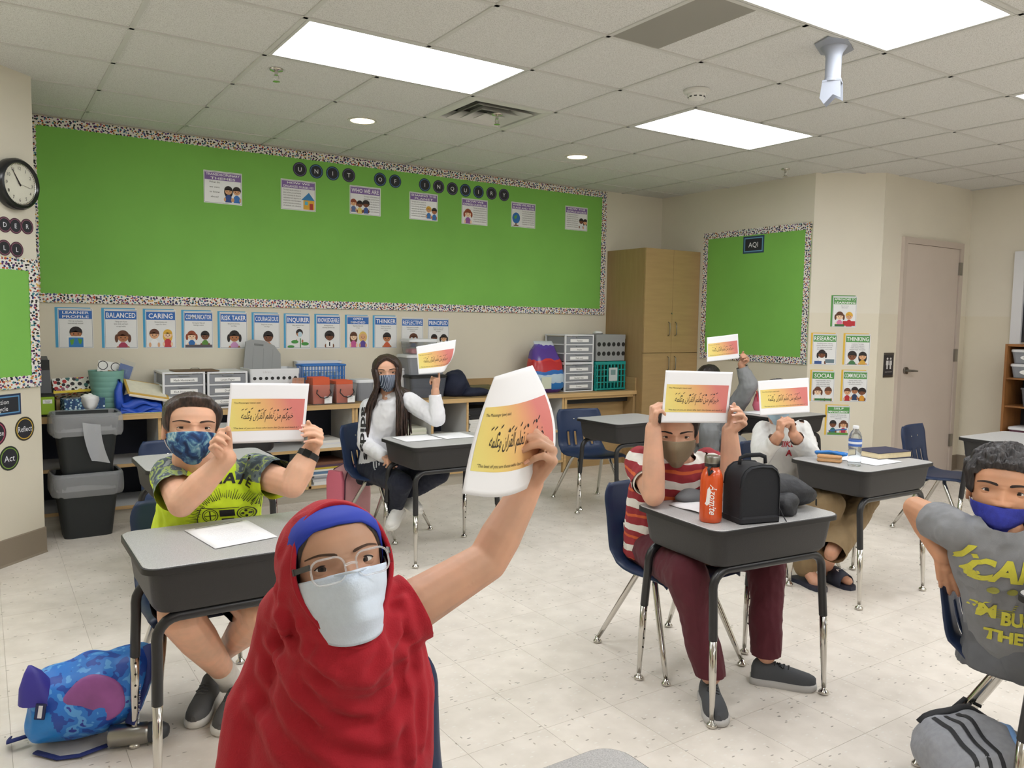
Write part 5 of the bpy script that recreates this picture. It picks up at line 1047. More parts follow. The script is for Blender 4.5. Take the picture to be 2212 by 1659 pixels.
class Head:
    def __init__(s, c, look, h=.205, roll=0., wide=1., up=V(0, 0, 1)):
        s.h = h; s.c = c; s.wide = wide; y = -look.normalized(); x = y.cross(up).normalized(); z = x.cross(y)
        M3 = Matrix((x, y, z)).transposed() @ Matrix.Rotation(roll, 3, 'Y'); s.m = Matrix.Translation(c) @ M3.to_4x4(); s.R = M3
    def w(s, x, y, t): return s.m @ V(x*s.h*s.wide, -y*s.h, (t-.5)*s.h)      # y forward
    def on(s, x, t, off=0.): return s.w(x, surf_y(x, t)+off/s.h, t)
    def ang(s, a, t, grow=0., feat=False, back_grow=None):
        """surface point at angle a from the nose (radians)"""
        W, F_, B = spl(HWID, t)+grow, spl(HFRO, t)+grow, spl(HBAK, t)+(grow if back_grow is None else back_grow); p = 2/2.3
        sx, cx = math.sin(a), math.cos(a); x = W*math.copysign(abs(sx)**p, sx); y = (F_*abs(cx)**p) if cx > 0 else -B*abs(cx)**.87
        if feat and cx > 0: y += face_feat(x, t)*min(1, 3*cx)
        return s.w(x, y, t)
    def mesh(s, mb, ears=True):
        NA, NT = 60, 72; rows = []
        angs = []
        for i in range(-NA, NA): u = i/NA; angs.append(math.copysign(PI*(abs(u)*.5+.5*abs(u)**2), u))
        for j in range(NT+1):
            t = j/NT; t = min(max(t, .001), .999); rows.append([s.ang(a, t, 0, True) for a in angs])
        mb.loft(rows)
        if ears:
            for sx in (-1, 1):
                n = 20; c = (sx*.335, -.02, .46)
                for k, (ro, ri, dx) in enumerate(((.11, .0, 0),)):
                    R = []
                    for q, (sc, off) in enumerate(((.6, -.03), (.95, .015), (1.0, .045), (.85, .055), (.6, .035), (.2, .02))):
                        R.append([s.w(c[0]+sx*off, c[1]+math.cos(a*2*PI/n)*.075*sc-.035*abs(off)*8*.5, c[2]+math.sin(a*2*PI/n)*.13*sc) for a in range(n)])
                    mb.loft(R)
    def eyes(s, parent, off, skin, iris=(62, 40, 28), gaze=None, openv=(22, 15), brow=(46, 34, 28), browk=1., lash=True, sc=1.):
        r = .073*s.h*sc; gaze = (gaze or CAM)
        for sx in (-1, 1):
            t0 = .505; cy = surf_y(.165, t0)-.057*sc; c = s.w(sx*.165, cy, t0); g = (gaze-c).normalized(); gx = (s.R @ V(1, 0, 0)); gx = (gx-g*gx.dot(g)).normalized(); gz = g.cross(gx)
            mb = MB(); n = 20; prof = [0, 10, 10.01, 24, 26, 26.01, 40, 60, 85]; mats = [HOLE, HOLE, P(iris), P(tuple(int(v*.7) for v in iris)), P(tuple(int(v*.4) for v in iris)), M('eye_white', (232, 226, 220), .2), M('eye_white', (232, 226, 220), .2), M('eye_white', (232, 226, 220), .2)]
            for a, b, m in zip(prof, prof[1:], mats):
                mb.mat(m); mb.loft([[c-off+(g*math.cos(math.radians(q))+(gx*math.cos(k*2*PI/n)-gz*math.sin(k*2*PI/n))*math.sin(math.radians(max(q, .5))))*r for k in range(n)] for q in (a, b)], a == 0, False)
            mb.build('eye', None, parent, True)
            # lids
            F_ = s.R @ V(0, -1, 0); X_ = s.R @ V(1, 0, 0); Z_ = s.R @ V(0, 0, 1); mb = MB(); ru = r*1.07
            def pt(u, v, R_): 
                u, v = math.radians(u), math.radians(v); return c-off+(F_*(math.cos(v)*math.cos(u))+X_*(math.cos(v)*math.sin(u))+Z_*math.sin(v))*R_
            HU = 54
            def edge(u, o, up): 
                k = max(0, 1-(abs(u)/HU)**2.2); tilt = sx*u*.06; return (o*k if up else -o*k)+tilt-1
            us = [-85+170*i/26 for i in range(27)]
            for up, o in ((True, openv[0]), (False, openv[1])):
                R = []
                for k in range(7):
                    q = k/6; R.append([pt(u, edge(u, o, up)*(1-q)+(80 if up else -80)*q, ru+(0 if k else -.0006)) for u in us])
                mb.loft(R, False, False, False)
            mb.build('eyelid', skin, parent, True)
            if lash:
                mb = MB(); mb.tube([pt(u, edge(u, openv[0], True)+1.5, ru*1.015) for u in us[4:-4]], [.0003]+[.0010]*(len(us)-10)+[.0003], 5); mb.build('eyelash', P((34, 26, 24)), parent)
            # brow
            n = 12; top, bot = [], []
            for i in range(n+1):
                q = i/n; x = .06+.225*q; t = .585+.028*math.sin(q*PI*.75)-.022*max(0, q-.6); th = .03*browk*(1-.6*q)*min(1, q*8+.4)
                top.append(s.on(sx*x, t+th*.6, .0028)-off); bot.append(s.on(sx*x, t-th*.5, .0028)-off)
            mb = MB(); mb.loft([top, bot], False, False, False); mb.build('eyebrow', M('brow_%d_%d_%d' % brow, brow, .9), parent)
    def mask(s, parent, off, mat, top=.43, bot=.0, A=86, tent=.05, side=(.40, .12), pleats=0, seam=False, strap=(236, 236, 236), name='face_mask', grow=.03, strap_up=True, wmin=0.):
        NU, NV = 44, 24; R = []
        for j in range(NV+1):
            v = j/NV; row = []
            for i in range(NU+1):
                u = -1+2*i/NU; au = abs(u); a = math.radians(A)*u
                zt = top-(top-side[0])*au**1.6; zb = bot-(bot-side[1])*au**2.; t = zt+(zb-zt)*v
                tt = max(t, .04); g = grow+.012*math.sin(v*PI)
                W, F_ = spl(HWID, max(tt, wmin))+g*.55, spl(HFRO, tt)+g
                p = 2/2.3; x = W*math.copysign(abs(math.sin(a))**p, a); y = F_*abs(math.cos(a))**p
                y += (tent+.055)*gs(u, .17)*gs(v-.28, .26)+.02*gs(u, .3)*v
                if t < .06: y -= (.06-t)*.5
                if pleats: y += .036*math.cos(au*PI/2)*(abs(math.sin(v*pleats*PI+.5))-.5)*(1 if .1 < v < .9 else .3)
                if seam: y += .012*gs(u, .035)
                row.append(s.w(x, y, t)-off)
            R.append(row)
        mb = MB(); mb.loft(R, False, False, False); o = mb.build(name, mat, parent, True); so = o.modifiers.new('thickness', 'SOLIDIFY'); so.thickness = .0015
        if strap:
            for i in (0, NU):
                sx = -1 if i == 0 else 1; e = s.w(sx*.37, -.10, .52)-off; e2 = s.w(sx*.36, -.08, .36)-off; a, b = R[1][i], R[-2][i]
                mb = MB(); mb.tube([a, a.lerp(e, .5)+(s.R @ V(sx*.004, 0, .002)), e, e2, b.lerp(e2, .5)+(s.R @ V(sx*.003, 0, -.002)), b], .0014, 6); mb.build('ear_loop', P(strap), o)
        return o
    def hair(s, parent, off, mat, line, thick, top=0., amp=.006, seed=0, NA=90, NT=34, name='hair', sc=40., tmax=1.):
        """hair cap: line(a) gives the hairline height at angle a; thick(a, q) its depth in metres"""
        rows = []
        for j in range(NT+1):
            q = j/NT; row = []
            for i in range(NA):
                a = -PI+2*PI*i/NA; t0 = line(abs(a)); t = t0+(tmax-t0)*q; t = min(t, .999); th = thick(abs(a), q)*min(1, q*7+.12)
                p = s.ang(a, t, .004); n = (p-s.w(0, 0, .55)).normalized()
                p = p+n*(th+amp*min(1, q*5)*noise.noise(V(p.x*sc+seed, p.y*sc, p.z*sc*.6))+amp*.6*noise.noise(V(math.sin(a)*14+seed, math.cos(a)*14, q*3))); row.append(p-off)
            rows.append(row)
        mb = MB(); mb.loft(rows, False, tmax > .99); return mb.build(name, mat, parent, True)
def crop(side=.004, top=.018, quiff=0.):
    return lambda a, q: side+(top-side)*min(1, q/(.22 if a < .6 else .55))**1.3+quiff*gs(a, .7)*gs(q-.3, .22)
def boyline(front=.8, temple=.66, side=.44, ear=.6, nape=.24):
    tab = [(0, front), (.45, front-.005), (.75, front-.03), (1.0, temple), (1.15, side), (1.42, side), (1.55, ear), (1.85, ear-.06), (2.1, nape+.1), (2.5, nape), (3.2, nape)]
    return lambda a: spl(tab, a)
def hair_mat(name, col, k=1.35):
    m, nt, b = newmat(name); tc = nd(nt, 'ShaderNodeTexCoord'); mp = nd(nt, 'ShaderNodeMapping'); mp.inputs['Scale'].default_value = (160, 160, 22); nt.links.new(tc.outputs['Object'], mp.inputs[0]); n = nd(nt, 'ShaderNodeTexNoise'); n.inputs['Scale'].default_value = 1; n.inputs['Detail'].default_value = 3; nt.links.new(mp.outputs[0], n.inputs['Vector'])
    r = ramp(nt, [(.35, lin(tuple(int(v*.55) for v in col))), (.7, lin(tuple(min(255, int(v*k)) for v in col)))]); nt.links.new(n.outputs['Fac'], r.inputs[0]); nt.links.new(r.outputs[0], b.inputs['Base Color']); b.inputs['Roughness'].default_value = .42
    bp = nd(nt, 'ShaderNodeBump'); bp.inputs['Strength'].default_value = .7; bp.inputs['Distance'].default_value = .004; nt.links.new(n.outputs['Fac'], bp.inputs['Height']); nt.links.new(bp.outputs[0], b.inputs['Normal']); return m
# ---- hand: palm, four fingers and a thumb rooted at the side of the palm
def hand(mb, wrist, d, n, left, curls, k=1., spread=.09, thumb=(.4, .5, .45, .4), nails=None):
    """d along the palm, n where the palm faces; curls = per finger (mcp, pip, dip) in degrees"""
    d = d.normalized(); n = (n-d*n.dot(d)).normalized(); s = d.cross(n)*(-1 if left else 1)     # s points to the thumb side
    pl, pw = .078*k, .066*k
    base = [wrist+d*(pl*.97)+s*(pw*q) for q in (.40, .13, -.14, -.38)]; base[0] -= d*.003*k; base[3] -= d*.011*k
    for b, w in zip(base, (.36, .14, -.12, -.32)):
        a = wrist+s*(pw*w*.62)+d*.004*k; mb.cyl(a, b, .0125*k, .0102*k, 10); ball(mb, b, .0106*k, 10, 8)
    ball(mb, wrist+d*pl*.45-n*.0*k, .019*k, 10, 8); mb.cyl(wrist+s*pw*.2+d*.012*k+n*.006*k, wrist+s*pw*.42+d*pl*.5+n*.008*k, .0155*k, .013*k, 10)
    ln = (.064, .071, .066, .052); tips = []
    for f in range(4):
        a = 0; p = base[f]; L = ln[f]*k; side = s*(spread*(1.5-f)*.5); rr = (.0084, .0086, .0082, .0074)[f]*k
        for q, (seg, r0, r1) in enumerate(((.46, 1.0, .95), (.3, .95, .88), (.25, .88, .78))):
            a += math.radians(curls[f][q]); v = (d*math.cos(a)+n*math.sin(a)+side*math.cos(a)).normalized(); e = p+v*(L*seg); mb.cyl(p, e, rr*r0, rr*r1, 10); ball(mb, e, rr*r1, 10, 8); bk = (-d*math.sin(a)+n*math.cos(a))*-1; p = e
        tips.append((p, v, bk, rr*.78))
    # thumb
    sp, fl, c1, c2 = thumb; p = wrist+s*pw*.34+d*pl*.22+n*.006*k; v = (d*math.cos(sp)+s*math.sin(sp)+n*fl).normalized(); e = p+v*.036*k; mb.cyl(p, e, .0135*k, .0105*k, 10); ball(mb, e, .0105*k, 10, 8)
    for seg, c, r0, r1 in ((.03, c1, .0102, .0092), (.026, c2, .0092, .0078)):
        v = (v+(-s*.6+n*.5+d*.5).normalized()*c).normalized(); p = e; e = p+v*seg*k; mb.cyl(p, e, r0*k, r1*k, 10); ball(mb, e, r1*k, 10, 8)
    tips.append((e, v, -n, .0078*k)); return tips
def nails(tips, parent, off):
    for p, v, bk, r in tips:
        bk = (bk-v*bk.dot(v)).normalized(); sd = v.cross(bk); c = p+bk*r*.72+v*r*.35; mb = MB(); mb.grid(lambda u, w: c-off+sd*((u-.5)*r*1.5)+v*((w-.5)*r*1.9)+bk*(r*.42*math.cos((u-.5)*2.2)-r*.12), 5, 4); mb.build('fingernail', M('nail_pink', (222, 176, 160), .3), parent, True)
# ---- cut a garment open and give it folds
def trim_cloth(me, cuts, amp=0., sc=(9, 9, 5), seed=0., fine=0.):
    bm = bmesh.new(); bm.from_mesh(me)
    for p, n, R in cuts:
        ax = .118 if R < .1 else .25
        n = n.normalized(); fs = [f for f in bm.faces if all(-.03 < (v.co-p).dot(n) < ax and ((v.co-p)-n*(v.co-p).dot(n)).length < R for v in f.verts)]
        gm = list({v for f in fs for v in f.verts})+list({e for f in fs for e in f.edges})+fs
        bmesh.ops.bisect_plane(bm, geom=gm, plane_co=p, plane_no=n, clear_outer=True)
    if amp or fine:
        bm.normal_update()
        for v in bm.verts:
            c = v.co; k = noise.noise(V(c.x*sc[0]+seed, c.y*sc[1], c.z*sc[2]+seed)); k2 = noise.noise(V(c.x*sc[0]*2.3+seed*3, c.y*sc[1]*2.3, c.z*sc[2]*2.1)); ridge = (1-abs(k2)*2.2)
            v.co = c+v.normal*(amp*(k+.45*ridge)+fine*noise.noise(c*46))
    bm.to_mesh(me); bm.free(); me.update()
def attach(name, me, mat, parent, off, mats=None, pick=None, thick=None):
    me.name = name; me.materials.clear()
    for m in (mats or [mat]): me.materials.append(m)
    for v in me.vertices: v.co = v.co-off
    if pick:
        for p in me.polygons: p.material_index = pick(p.center+off)
    else:
        me.polygons.foreach_set('material_index', [0]*len(me.polygons))
    me.shade_smooth(); o = bpy.data.objects.new(name, me); COL.objects.link(o); o.parent = parent
    if thick: so = o.modifiers.new('thickness', 'SOLIDIFY'); so.thickness = thick; so.offset = -1
    return o
def bvh_of(o, off):
    return BVHTree.FromPolygons([v.co+off for v in o.data.vertices], [tuple(p.vertices) for p in o.data.polygons])
def projector(bvh, c, x, y, n, lift=.002, reach=.1):
    """maps flat artwork (metres) onto a surface, looking along -n"""
    def fn(u, v):
        p = c+x*u+y*v; h = bvh.ray_cast(p+n*reach, -n, reach+.3)
        h0 = h[0] if h[0] is not None else bvh.find_nearest(p)[0]; return h0+n*lift
    return fn
def body_with_head(root, off, skin, head, ears=True):
    def fn(me):
        hb = MB(); hb.v = [tuple(v.co) for v in me.vertices]; hb.f = [list(p.vertices) for p in me.polygons]; hb.m = [0]*len(hb.f)
        if head: head.mesh(hb, ears)
        hb.v = [tuple(V(*v)-off) for v in hb.v]; hb.build('body', skin, root, True); bpy.data.meshes.remove(me)
    return fn
def torso(mb, hip, sh, lat, fw, g=0., hipw=.15, waist=.135, chest=.145, top=.135, dep=.1, neck=True):
    """stack of rings from hips to the base of the neck; sh = point between the shoulders"""
    up = sh-hip; rs = [(0, hipw, dep*1.1), (.25, hipw*.98, dep*1.1), (.5, waist, dep), (.75, chest, dep), (.92, top, dep*.85), (1.02, top*.72, dep*.7), (1.1, .06, .058)]
    mb.loft([ering(hip+up*k, lat, fw, w+g, d+g) for k, w, d in rs])
def shoe(parent, off, toe, heel, up, L, upper, sole, width=.042, laces=None, high=.058, name='shoe', stripe=None):
    """sneaker: sole, upper, tongue opening and laces; toe/heel on the ground"""
    f = (toe-heel).normalized(); L = (toe-heel).length; s = f.cross(up).normalized(); u = s.cross(f)
    out = [(0, .62), (.04, .8), (.15, .86), (.35, .82), (.55, .9), (.72, 1.0), (.85, .95), (.95, .7), (1.0, .3)]
    mb = MB(); ring = [heel+f*(L*a)+s*(width*b) for a, b in out]+[heel+f*(L*a)-s*(width*b) for a, b in reversed(out)]; c = sum(ring, V(0, 0, 0))/len(ring)
    mb.loft([[c+(p-c)*k+u*h-off for p in ring] for k, h in ((.97, .0), (1.03, .006), (1.03, .022), (.98, .027))]); so = mb.build('sole', sole, parent, 50)
    prof = [(0.0, .55, .04), (.03, .7, .062), (.1, .8, high+.012), (.2, .8, high), (.32, .78, high*.97), (.42, .8, high*.9), (.55, .88, .058), (.68, .95, .05), (.8, .93, .043), (.9, .8, .038), (.97, .5, .032), (1.0, .2, .025)]
    rings = []
    for a, w, h in prof:
        p = heel+f*(L*a); rg = []
        for k in range(13):
            q = k/12*PI; rg.append(p+s*(width*w*math.cos(q)*(1 if True else 1))+u*(.02+(h-.02+.02)*math.sin(q)**.75)-off)
        rings.append(rg)
    mb = MB(); mb.loft(rings, False, False, False); mb.add([r for r in rings[0]], [tuple(range(13))]); mb.add([r for r in rings[-1]], [tuple(range(13))]); sh = mb.build(name, upper, parent, True)
    if laces:
        for q in (.36, .43, .5, .57):
            p = heel+f*(L*q); h = spl([(a, b) for a, w, b in prof], q); mb = MB(); mb.tube([p+s*.018+u*(h+.016)-off, p+u*(h+.024)-off+f*.004, p-s*.018+u*(h+.016)-off], .0022, 5); mb.build('lace', laces, sh)
        p = heel+f*(L*.4); mb = MB(); mb.tube([p+u*(high+.018)-off, p+s*.022+u*(high+.006)+f*.02-off, p+s*.012+u*(high+.002)+f*.035-off, p+u*(high+.016)-off, p-s*.02+u*(high+.004)+f*.022-off, p-s*.006+u*(high+.004)+f*.03-off], .002, 5); mb.build('lace', laces, sh, True)
    return sh
# ---- the printed sheet everybody holds up
def mat_flyer():
    m, nt, b = newmat('flyer_gradient'); uv = nd(nt, 'ShaderNodeUVMap'); sx = nd(nt, 'ShaderNodeSeparateXYZ'); nt.links.new(uv.outputs[0], sx.inputs[0])
    mm = nd(nt, 'ShaderNodeMath', operation='MULTIPLY_ADD', i1=.22, i2=0.); nt.links.new(sx.outputs[1], mm.inputs[0]); ad = nd(nt, 'ShaderNodeMath', operation='ADD'); nt.links.new(sx.outputs[0], ad.inputs[0]); nt.links.new(mm.outputs[0], ad.inputs[1])
    r = ramp(nt, [(0, lin((230, 218, 128))), (.35, lin((234, 206, 118))), (.72, lin((226, 164, 116))), (1.0, lin((214, 124, 118)))]); nt.links.new(ad.outputs[0], r.inputs[0]); nt.links.new(r.outputs[0], b.inputs['Base Color']); b.inputs['Roughness'].default_value = .6; return m
FLYER = mat_flyer()
ARABIC = '\uFEEA\uFEE4\uFEE0\uFECB\u0648 \u0646\u0622\uFEAE\uFED8\uFEDF\u0627 \uFEE2\uFEE0\uFECC\uFE97 \uFEE6\uFEE3 \uFEE2\uFEDB\uFEAE\uFEF4\uFEA7'
def flyer(label, S, nrm, origin):
    """S(u,v): sheet surface, u across 0-1, v up 0-1, nrm = lift direction fn(u,v)"""
    t = thing('printed_flyer', label, 'flyer', origin, group='printed flyers held up'); NU, NV = 28, 22
    mb = MB(); mb.grid(lambda u, v: S(u, v)-origin, NU, NV); o = mb.build('sheet', M('flyer_paper', (240, 240, 243), .75), t, True); so = o.modifiers.new('thickness', 'SOLIDIFY'); so.thickness = .0004; so.offset = 0
    P0 = (.035, .2, .965, .735)
    me = bpy.data.meshes.new('print_panel'); g = MB(); g.grid(lambda u, v: S(P0[0]+(P0[2]-P0[0])*u, P0[1]+(P0[3]-P0[1])*v)-origin+nrm(P0[0]+(P0[2]-P0[0])*u, P0[1]+(P0[3]-P0[1])*v)*.0006, NU, NV)
    me.from_pydata(g.v, [], g.f); me.materials.append(FLYER); ul = me.uv_layers.new(name='UVMap')
    for p in me.polygons:
        for li in p.loop_indices: vi = me.loops[li].vertex_index; ul.data[li].uv = ((vi % (NU+1))/NU, (vi//(NU+1))/NV)
    me.shade_smooth(); po = bpy.data.objects.new('print_panel', me); COL.objects.link(po); po.parent = t
    fn = lambda x, y: S(x, y)-origin+nrm(x, y)*.0014
    mb = MB(); put_text(mb, 'The Messenger (saw) said:', fn, .065, .655, h=.026, w=.34, align='LEFT'); mb.build('caption', INK, t)
    mb = MB(); put_text(mb, '"The best of you are those who learn the Quran and teach it."', fn, .5, .235, h=.028, w=.83, shear=.15); mb.build('caption', INK, t)
    mb = MB(); put_text(mb, ARABIC, fn, .5, .40, h=.115, w=.66, shear=.12); mb.build('calligraphy', INK, t)
    mb = MB(); rnd = random.Random(3)
    for k in range(16):
        x = .19+.04*k+rnd.uniform(-.008, .008); y = .53+rnd.uniform(-.02, .03); 
        if k in (4, 8, 12): continue
        if k % 3 == 2: mb.poly([fn(x+.012*math.cos(a*PI/4), y+.016*math.sin(a*PI/4)) for a in range(8)])
        else: mb.poly([fn(x-.014, y), fn(x+.014, y+.025), fn(x+.014, y+.037), fn(x-.014, y+.012)])
    mb.build('vowel_marks', INK, t)
    return t
def flat_sheet(tl, tr, bl, br, bend=0.):
    n = (tr-tl).cross(tl-bl).normalized()
    if n.dot(CAM-tl) < 0: n = -n
    def S(u, v): return (bl.lerp(br, u)).lerp(tl.lerp(tr, u), v)+n*(bend*math.sin(u*PI)*(.6+.4*v))
    return S, (lambda u, v: n), (tl+tr+bl+br)/4
# ---------------------------------------------------------------- the people
er, eu, et = RGT, UPV, -FWD        # handy directions: picture right, up, toward the viewer
CURL = [(60, 55, 30), (62, 55, 30), (64, 55, 30), (66, 55, 30)]
GRIP = [(78, 38, 18), (80, 40, 18), (80, 42, 20), (78, 46, 22)]
def person(label, base):
    t = thing('person', label, 'person', base, group='children in the classroom'); return t, V(*base)
def unit(a): return a.normalized()
# ============ boy in neon yellow
root, off = person('boy in a neon yellow shirt and blue tie-dye mask holding up a flyer', (-.6, -1.2, 0))
SKN = skin_mat('skin_boy_yellow', (228, 182, 154))
hc = at(413, 927, 2.68); hd = Head(hc, (CAM-hc).normalized()+V(.12, 0, .02), .218, math.radians(4), 1.06)
shR, shL = at(372, 1028, 2.74), at(548, 1020, 2.82); mid = (shR+shL)/2; hip = V(-.59, -1.17, .47); lat = unit(shL-shR); fw = unit(V(0, -1, 0)-lat*V(0, -1, 0).dot(lat))
elR, wrR, elL, wrL = at(392, 1088, 2.55), at(490, 990, 2.57), at(632, 1048, 2.66), at(672, 972, 2.7)
kR, kL, aR, aL = at(388, 1330, 2.40), at(566, 1320, 2.46), V(-.535, -1.30, .11), V(-.50, -1.10, .12)
b = MB(); torso(b, hip, mid, lat, fw); limb(b, [mid+V(0, 0, .02), hc+hd.R @ V(0, .035, -.1)], [.056, .055])
limb(b, [shR, shR.lerp(elR, .5), elR, elR.lerp(wrR, .4), wrR], [.05, .05, .044, .046, .031]); limb(b, [shL, shL.lerp(elL, .5), elL, elL.lerp(wrL, .4), wrL], [.05, .05, .044, .046, .031])
tR = hand(b, wrR, unit(-er*.35+eu*.7+et*.4), unit(er*.85+et*.35+eu*.1), False, [(45, 50, 25), (62, 62, 30), (70, 66, 30), (72, 70, 30)], .98)
tL = hand(b, wrL, unit(er*.5+eu*.6+et*.4), unit(-er*.8+et*.45+eu*.15), True, [(70, 30, 16), (74, 34, 16), (76, 38, 18), (78, 40, 20)], .98)
for k_, a_ in ((kR, aR), (kL, aL)):
    limb(b, [hip+V(-.07 if k_ is kR else .07, 0, -.02), k_, k_.lerp(a_, .35), k_.lerp(a_, .8), a_], [.085, .063, .06, .042, .036])
later(b, .0038, 3, body_with_head(root, off, SKN, hd))
nails(tL[:4], root, off)
hd.eyes(root, off, SKN, (70, 48, 32), openv=(13, 9), brow=(64, 46, 36))
m, nt, bb = newmat('blue_tie_dye'); tc = nd(nt, 'ShaderNodeTexCoord'); n = nd(nt, 'ShaderNodeTexNoise'); n.inputs['Scale'].default_value = 26; n.inputs['Detail'].default_value = 5; n.inputs['Distortion'].default_value = .8; nt.links.new(tc.outputs['Object'], n.inputs['Vector']); r = ramp(nt, [(.36, lin((24, 44, 84))), (.5, lin((42, 84, 136))), (.6, lin((112, 164, 190))), (.68, lin((190, 216, 214)))]); nt.links.new(n.outputs['Fac'], r.inputs[0]); nt.links.new(r.outputs[0], bb.inputs['Base Color']); bb.inputs['Roughness'].default_value = .8
hd.mask(root, off, m, top=.455, bot=-.045, tent=.06, side=(.42, .13), grow=.035)
HB = hair_mat('dark_brown_hair', (58, 44, 38))
hd.hair(root, off, HB, boyline(.83, .72, .45, .6, .22), crop(.004, .016, .014), amp=.005, seed=3)
NEON = cloth('neon_yellow_knit', (214, 240, 40), .05, .7)
m, nt, bb = newmat('grey_camo_knit'); tc = nd(nt, 'ShaderNodeTexCoord'); n = nd(nt, 'ShaderNodeTexNoise'); n.inputs['Scale'].default_value = 22; n.inputs['Detail'].default_value = 2; nt.links.new(tc.outputs['Object'], n.inputs['Vector']); r = ramp(nt, [(0, lin((70, 84, 96))), (.42, lin((104, 120, 126))), (.5, lin((160, 180, 110))), (.56, lin((86, 98, 108))), (.66, lin((150, 160, 164)))], 'CONSTANT'); nt.links.new(n.outputs['Fac'], r.inputs[0]); nt.links.new(r.outputs[0], bb.inputs['Base Color']); bb.inputs['Roughness'].default_value = .8; CAMO = m
g = MB(); torso(g, hip-V(0, 0, .04), mid, lat, fw, .022, hipw=.16, waist=.16, chest=.155, dep=.112); cR, cL = shR.lerp(elR, .62), shL.lerp(elL, .6)
limb(g, [shR, cR+(elR-shR)*.15], [.066, .068]); limb(g, [shL, cL+(elL-shL)*.15], [.066, .068]); limb(g, [mid, mid+V(0, 0, .035)], [.09, .07])
nk = hc+hd.R @ V(0, .03, -.1); 
def shirt_nb(me):
    trim_cloth(me, [(cR, elR-shR, .085), (cL, elL-shL, .085), (mid+V(0, 0, .062)+fw*.015, unit(V(0, 0, 1)+fw*.35), .12)], .0075, (12, 12, 7), 2., .0015)
    def pick(c):
        for s_, e_, sg in ((shR, elR, -1), (shL, elL, 1)):
            ax = unit(e_-s_); v = c-s_; al = v.dot(ax); rad = v-ax*al
            if -.10 < al < .3 and rad.length < .1 and (rad.z > .012+.01*sg*0 and al > -.05 or (al > .0 and rad.z > -.005)) and (c-mid).dot(lat)*sg > .075: return 1
        return 0
    o = attach('t_shirt', me, NEON, root, off, [NEON, CAMO], pick); bv = bvh_of(o, off)
    c = at(470, 1076, 2.62); fn0 = projector(bv, c, unit(er), unit(eu), et, .003, .05); fn = lambda u, v: fn0(u, v)-off
    mb = MB()
    for ch, ang in (('M', 12), ('A', -4), ('I', -17), ('E', -29)):
        a = math.radians(90+ang); R_ = .125; cx, cy = R_*math.cos(a), R_*math.sin(a)-.085; ro = math.radians(ang)
        put_text(mb, ch, lambda x, y: fn(cx+x*math.cos(ro)-y*math.sin(ro), cy+x*math.sin(ro)+y*math.cos(ro)), 0, 0, h=.034, bold=.03, sub=.007)
    mb.build('lettering', INK, o)
    mb = MB(); rnd = random.Random(5)
    for k in range(56):
        a = math.radians(-8+196*k/55); r0 = .075+rnd.uniform(0, .01); r1 = .108+rnd.uniform(-.012, .012)*(1 if 1 else 0); w_ = .0012; ca, sa = math.cos(a), math.sin(a)
        x0, y0, x1, y1 = r0*1.1*ca, r0*sa-.09, r1*1.1*ca, r1*sa-.09
        mb.poly([fn(x0-sa*w_, y0+ca*w_), fn(x1-sa*w_*.3, y1+ca*w_*.3), fn(x1+sa*w_*.3, y1-ca*w_*.3), fn(x0+sa*w_, y0-ca*w_)])
    mb.build('ray_print', INK, o)
    mb = MB()
    def ringp(cx, cy, ra, rb, n=28, sx=1.): mb.loft([[fn(cx+q*sx*math.cos(a*2*PI/n), cy+q*math.sin(a*2*PI/n)) for a in range(n)] for q in (ra, rb)], False, False)
    def bar(x0, y0, x1, y1): mb.poly([fn(x0, y0), fn(x1, y0), fn(x1, y1), fn(x0, y1)])
    for cx in (-.05, .05): ringp(cx, -.07, .021, .0235); ringp(cx, -.07, .0155, .017)
    for a in range(4): ringp(.05+.0095*math.cos(a*PI/2), -.07+.0095*math.sin(a*PI/2), .0005, .0042, 12)
    bar(-.065, -.0715, -.035, -.069); bar(-.0515, -.085, -.0485, -.055); bar(-.022, -.075, .022, -.052); bar(-.018, -.092, .018, -.082)
    out = [(-.085, -.13), (-.09, -.08), (-.075, -.042), (-.03, -.046), (.03, -.046), (.075, -.042), (.09, -.08), (.085, -.13)]
    for p, q in zip(out, out[1:]): d_ = V(q[0]-p[0], q[1]-p[1], 0).normalized(); nx, ny = -d_.y*.0011, d_.x*.0011; mb.poly([fn(p[0]+nx, p[1]+ny), fn(q[0]+nx, q[1]+ny), fn(q[0]-nx, q[1]-ny), fn(p[0]-nx, p[1]-ny)])
    mb.build('controller_print', INK, o)
later(g, .006, 4, shirt_nb)
g = MB(); torso(g, hip-V(0, 0, .06), hip+V(0, 0, .12), lat, fw, .02); NSH = cloth('navy_short', (28, 32, 50))
for sx, k_ in ((-1, kR), (1, kL)): limb(g, [hip+V(sx*.07, 0, -.02), hip.lerp(k_, .72)+V(sx*.02, 0, 0)], [.1, .088])
def shorts_nb(me): trim_cloth(me, [(hip.lerp(kR, .70), kR-hip, .13), (hip.lerp(kL, .70), kL-hip, .13)], .006, (14, 14, 9), 4.); attach('shorts', me, NSH, root, off)
later(g, .007, 3, shorts_nb)
GSH = M('grey_mesh_shoe', (92, 92, 92), .8, bump=(700, .3)); WSO = M('white_sole', (222, 220, 214), .6); SOCK = cloth('white_sock', (226, 222, 214)); GLA = M('grey_lace', (96, 96, 98), .8)
shoe(root, off, V(-.612, -1.50, 0), V(-.497, -1.285, .0), V(.05, 0, 1), .23, GSH, WSO, .044, GLA, .07); shoe(root, off, V(-.675, -1.40, 0), V(-.565, -1.19, .0), V(-.05, 0, 1), .23, GSH, WSO, .042, GLA, .07)
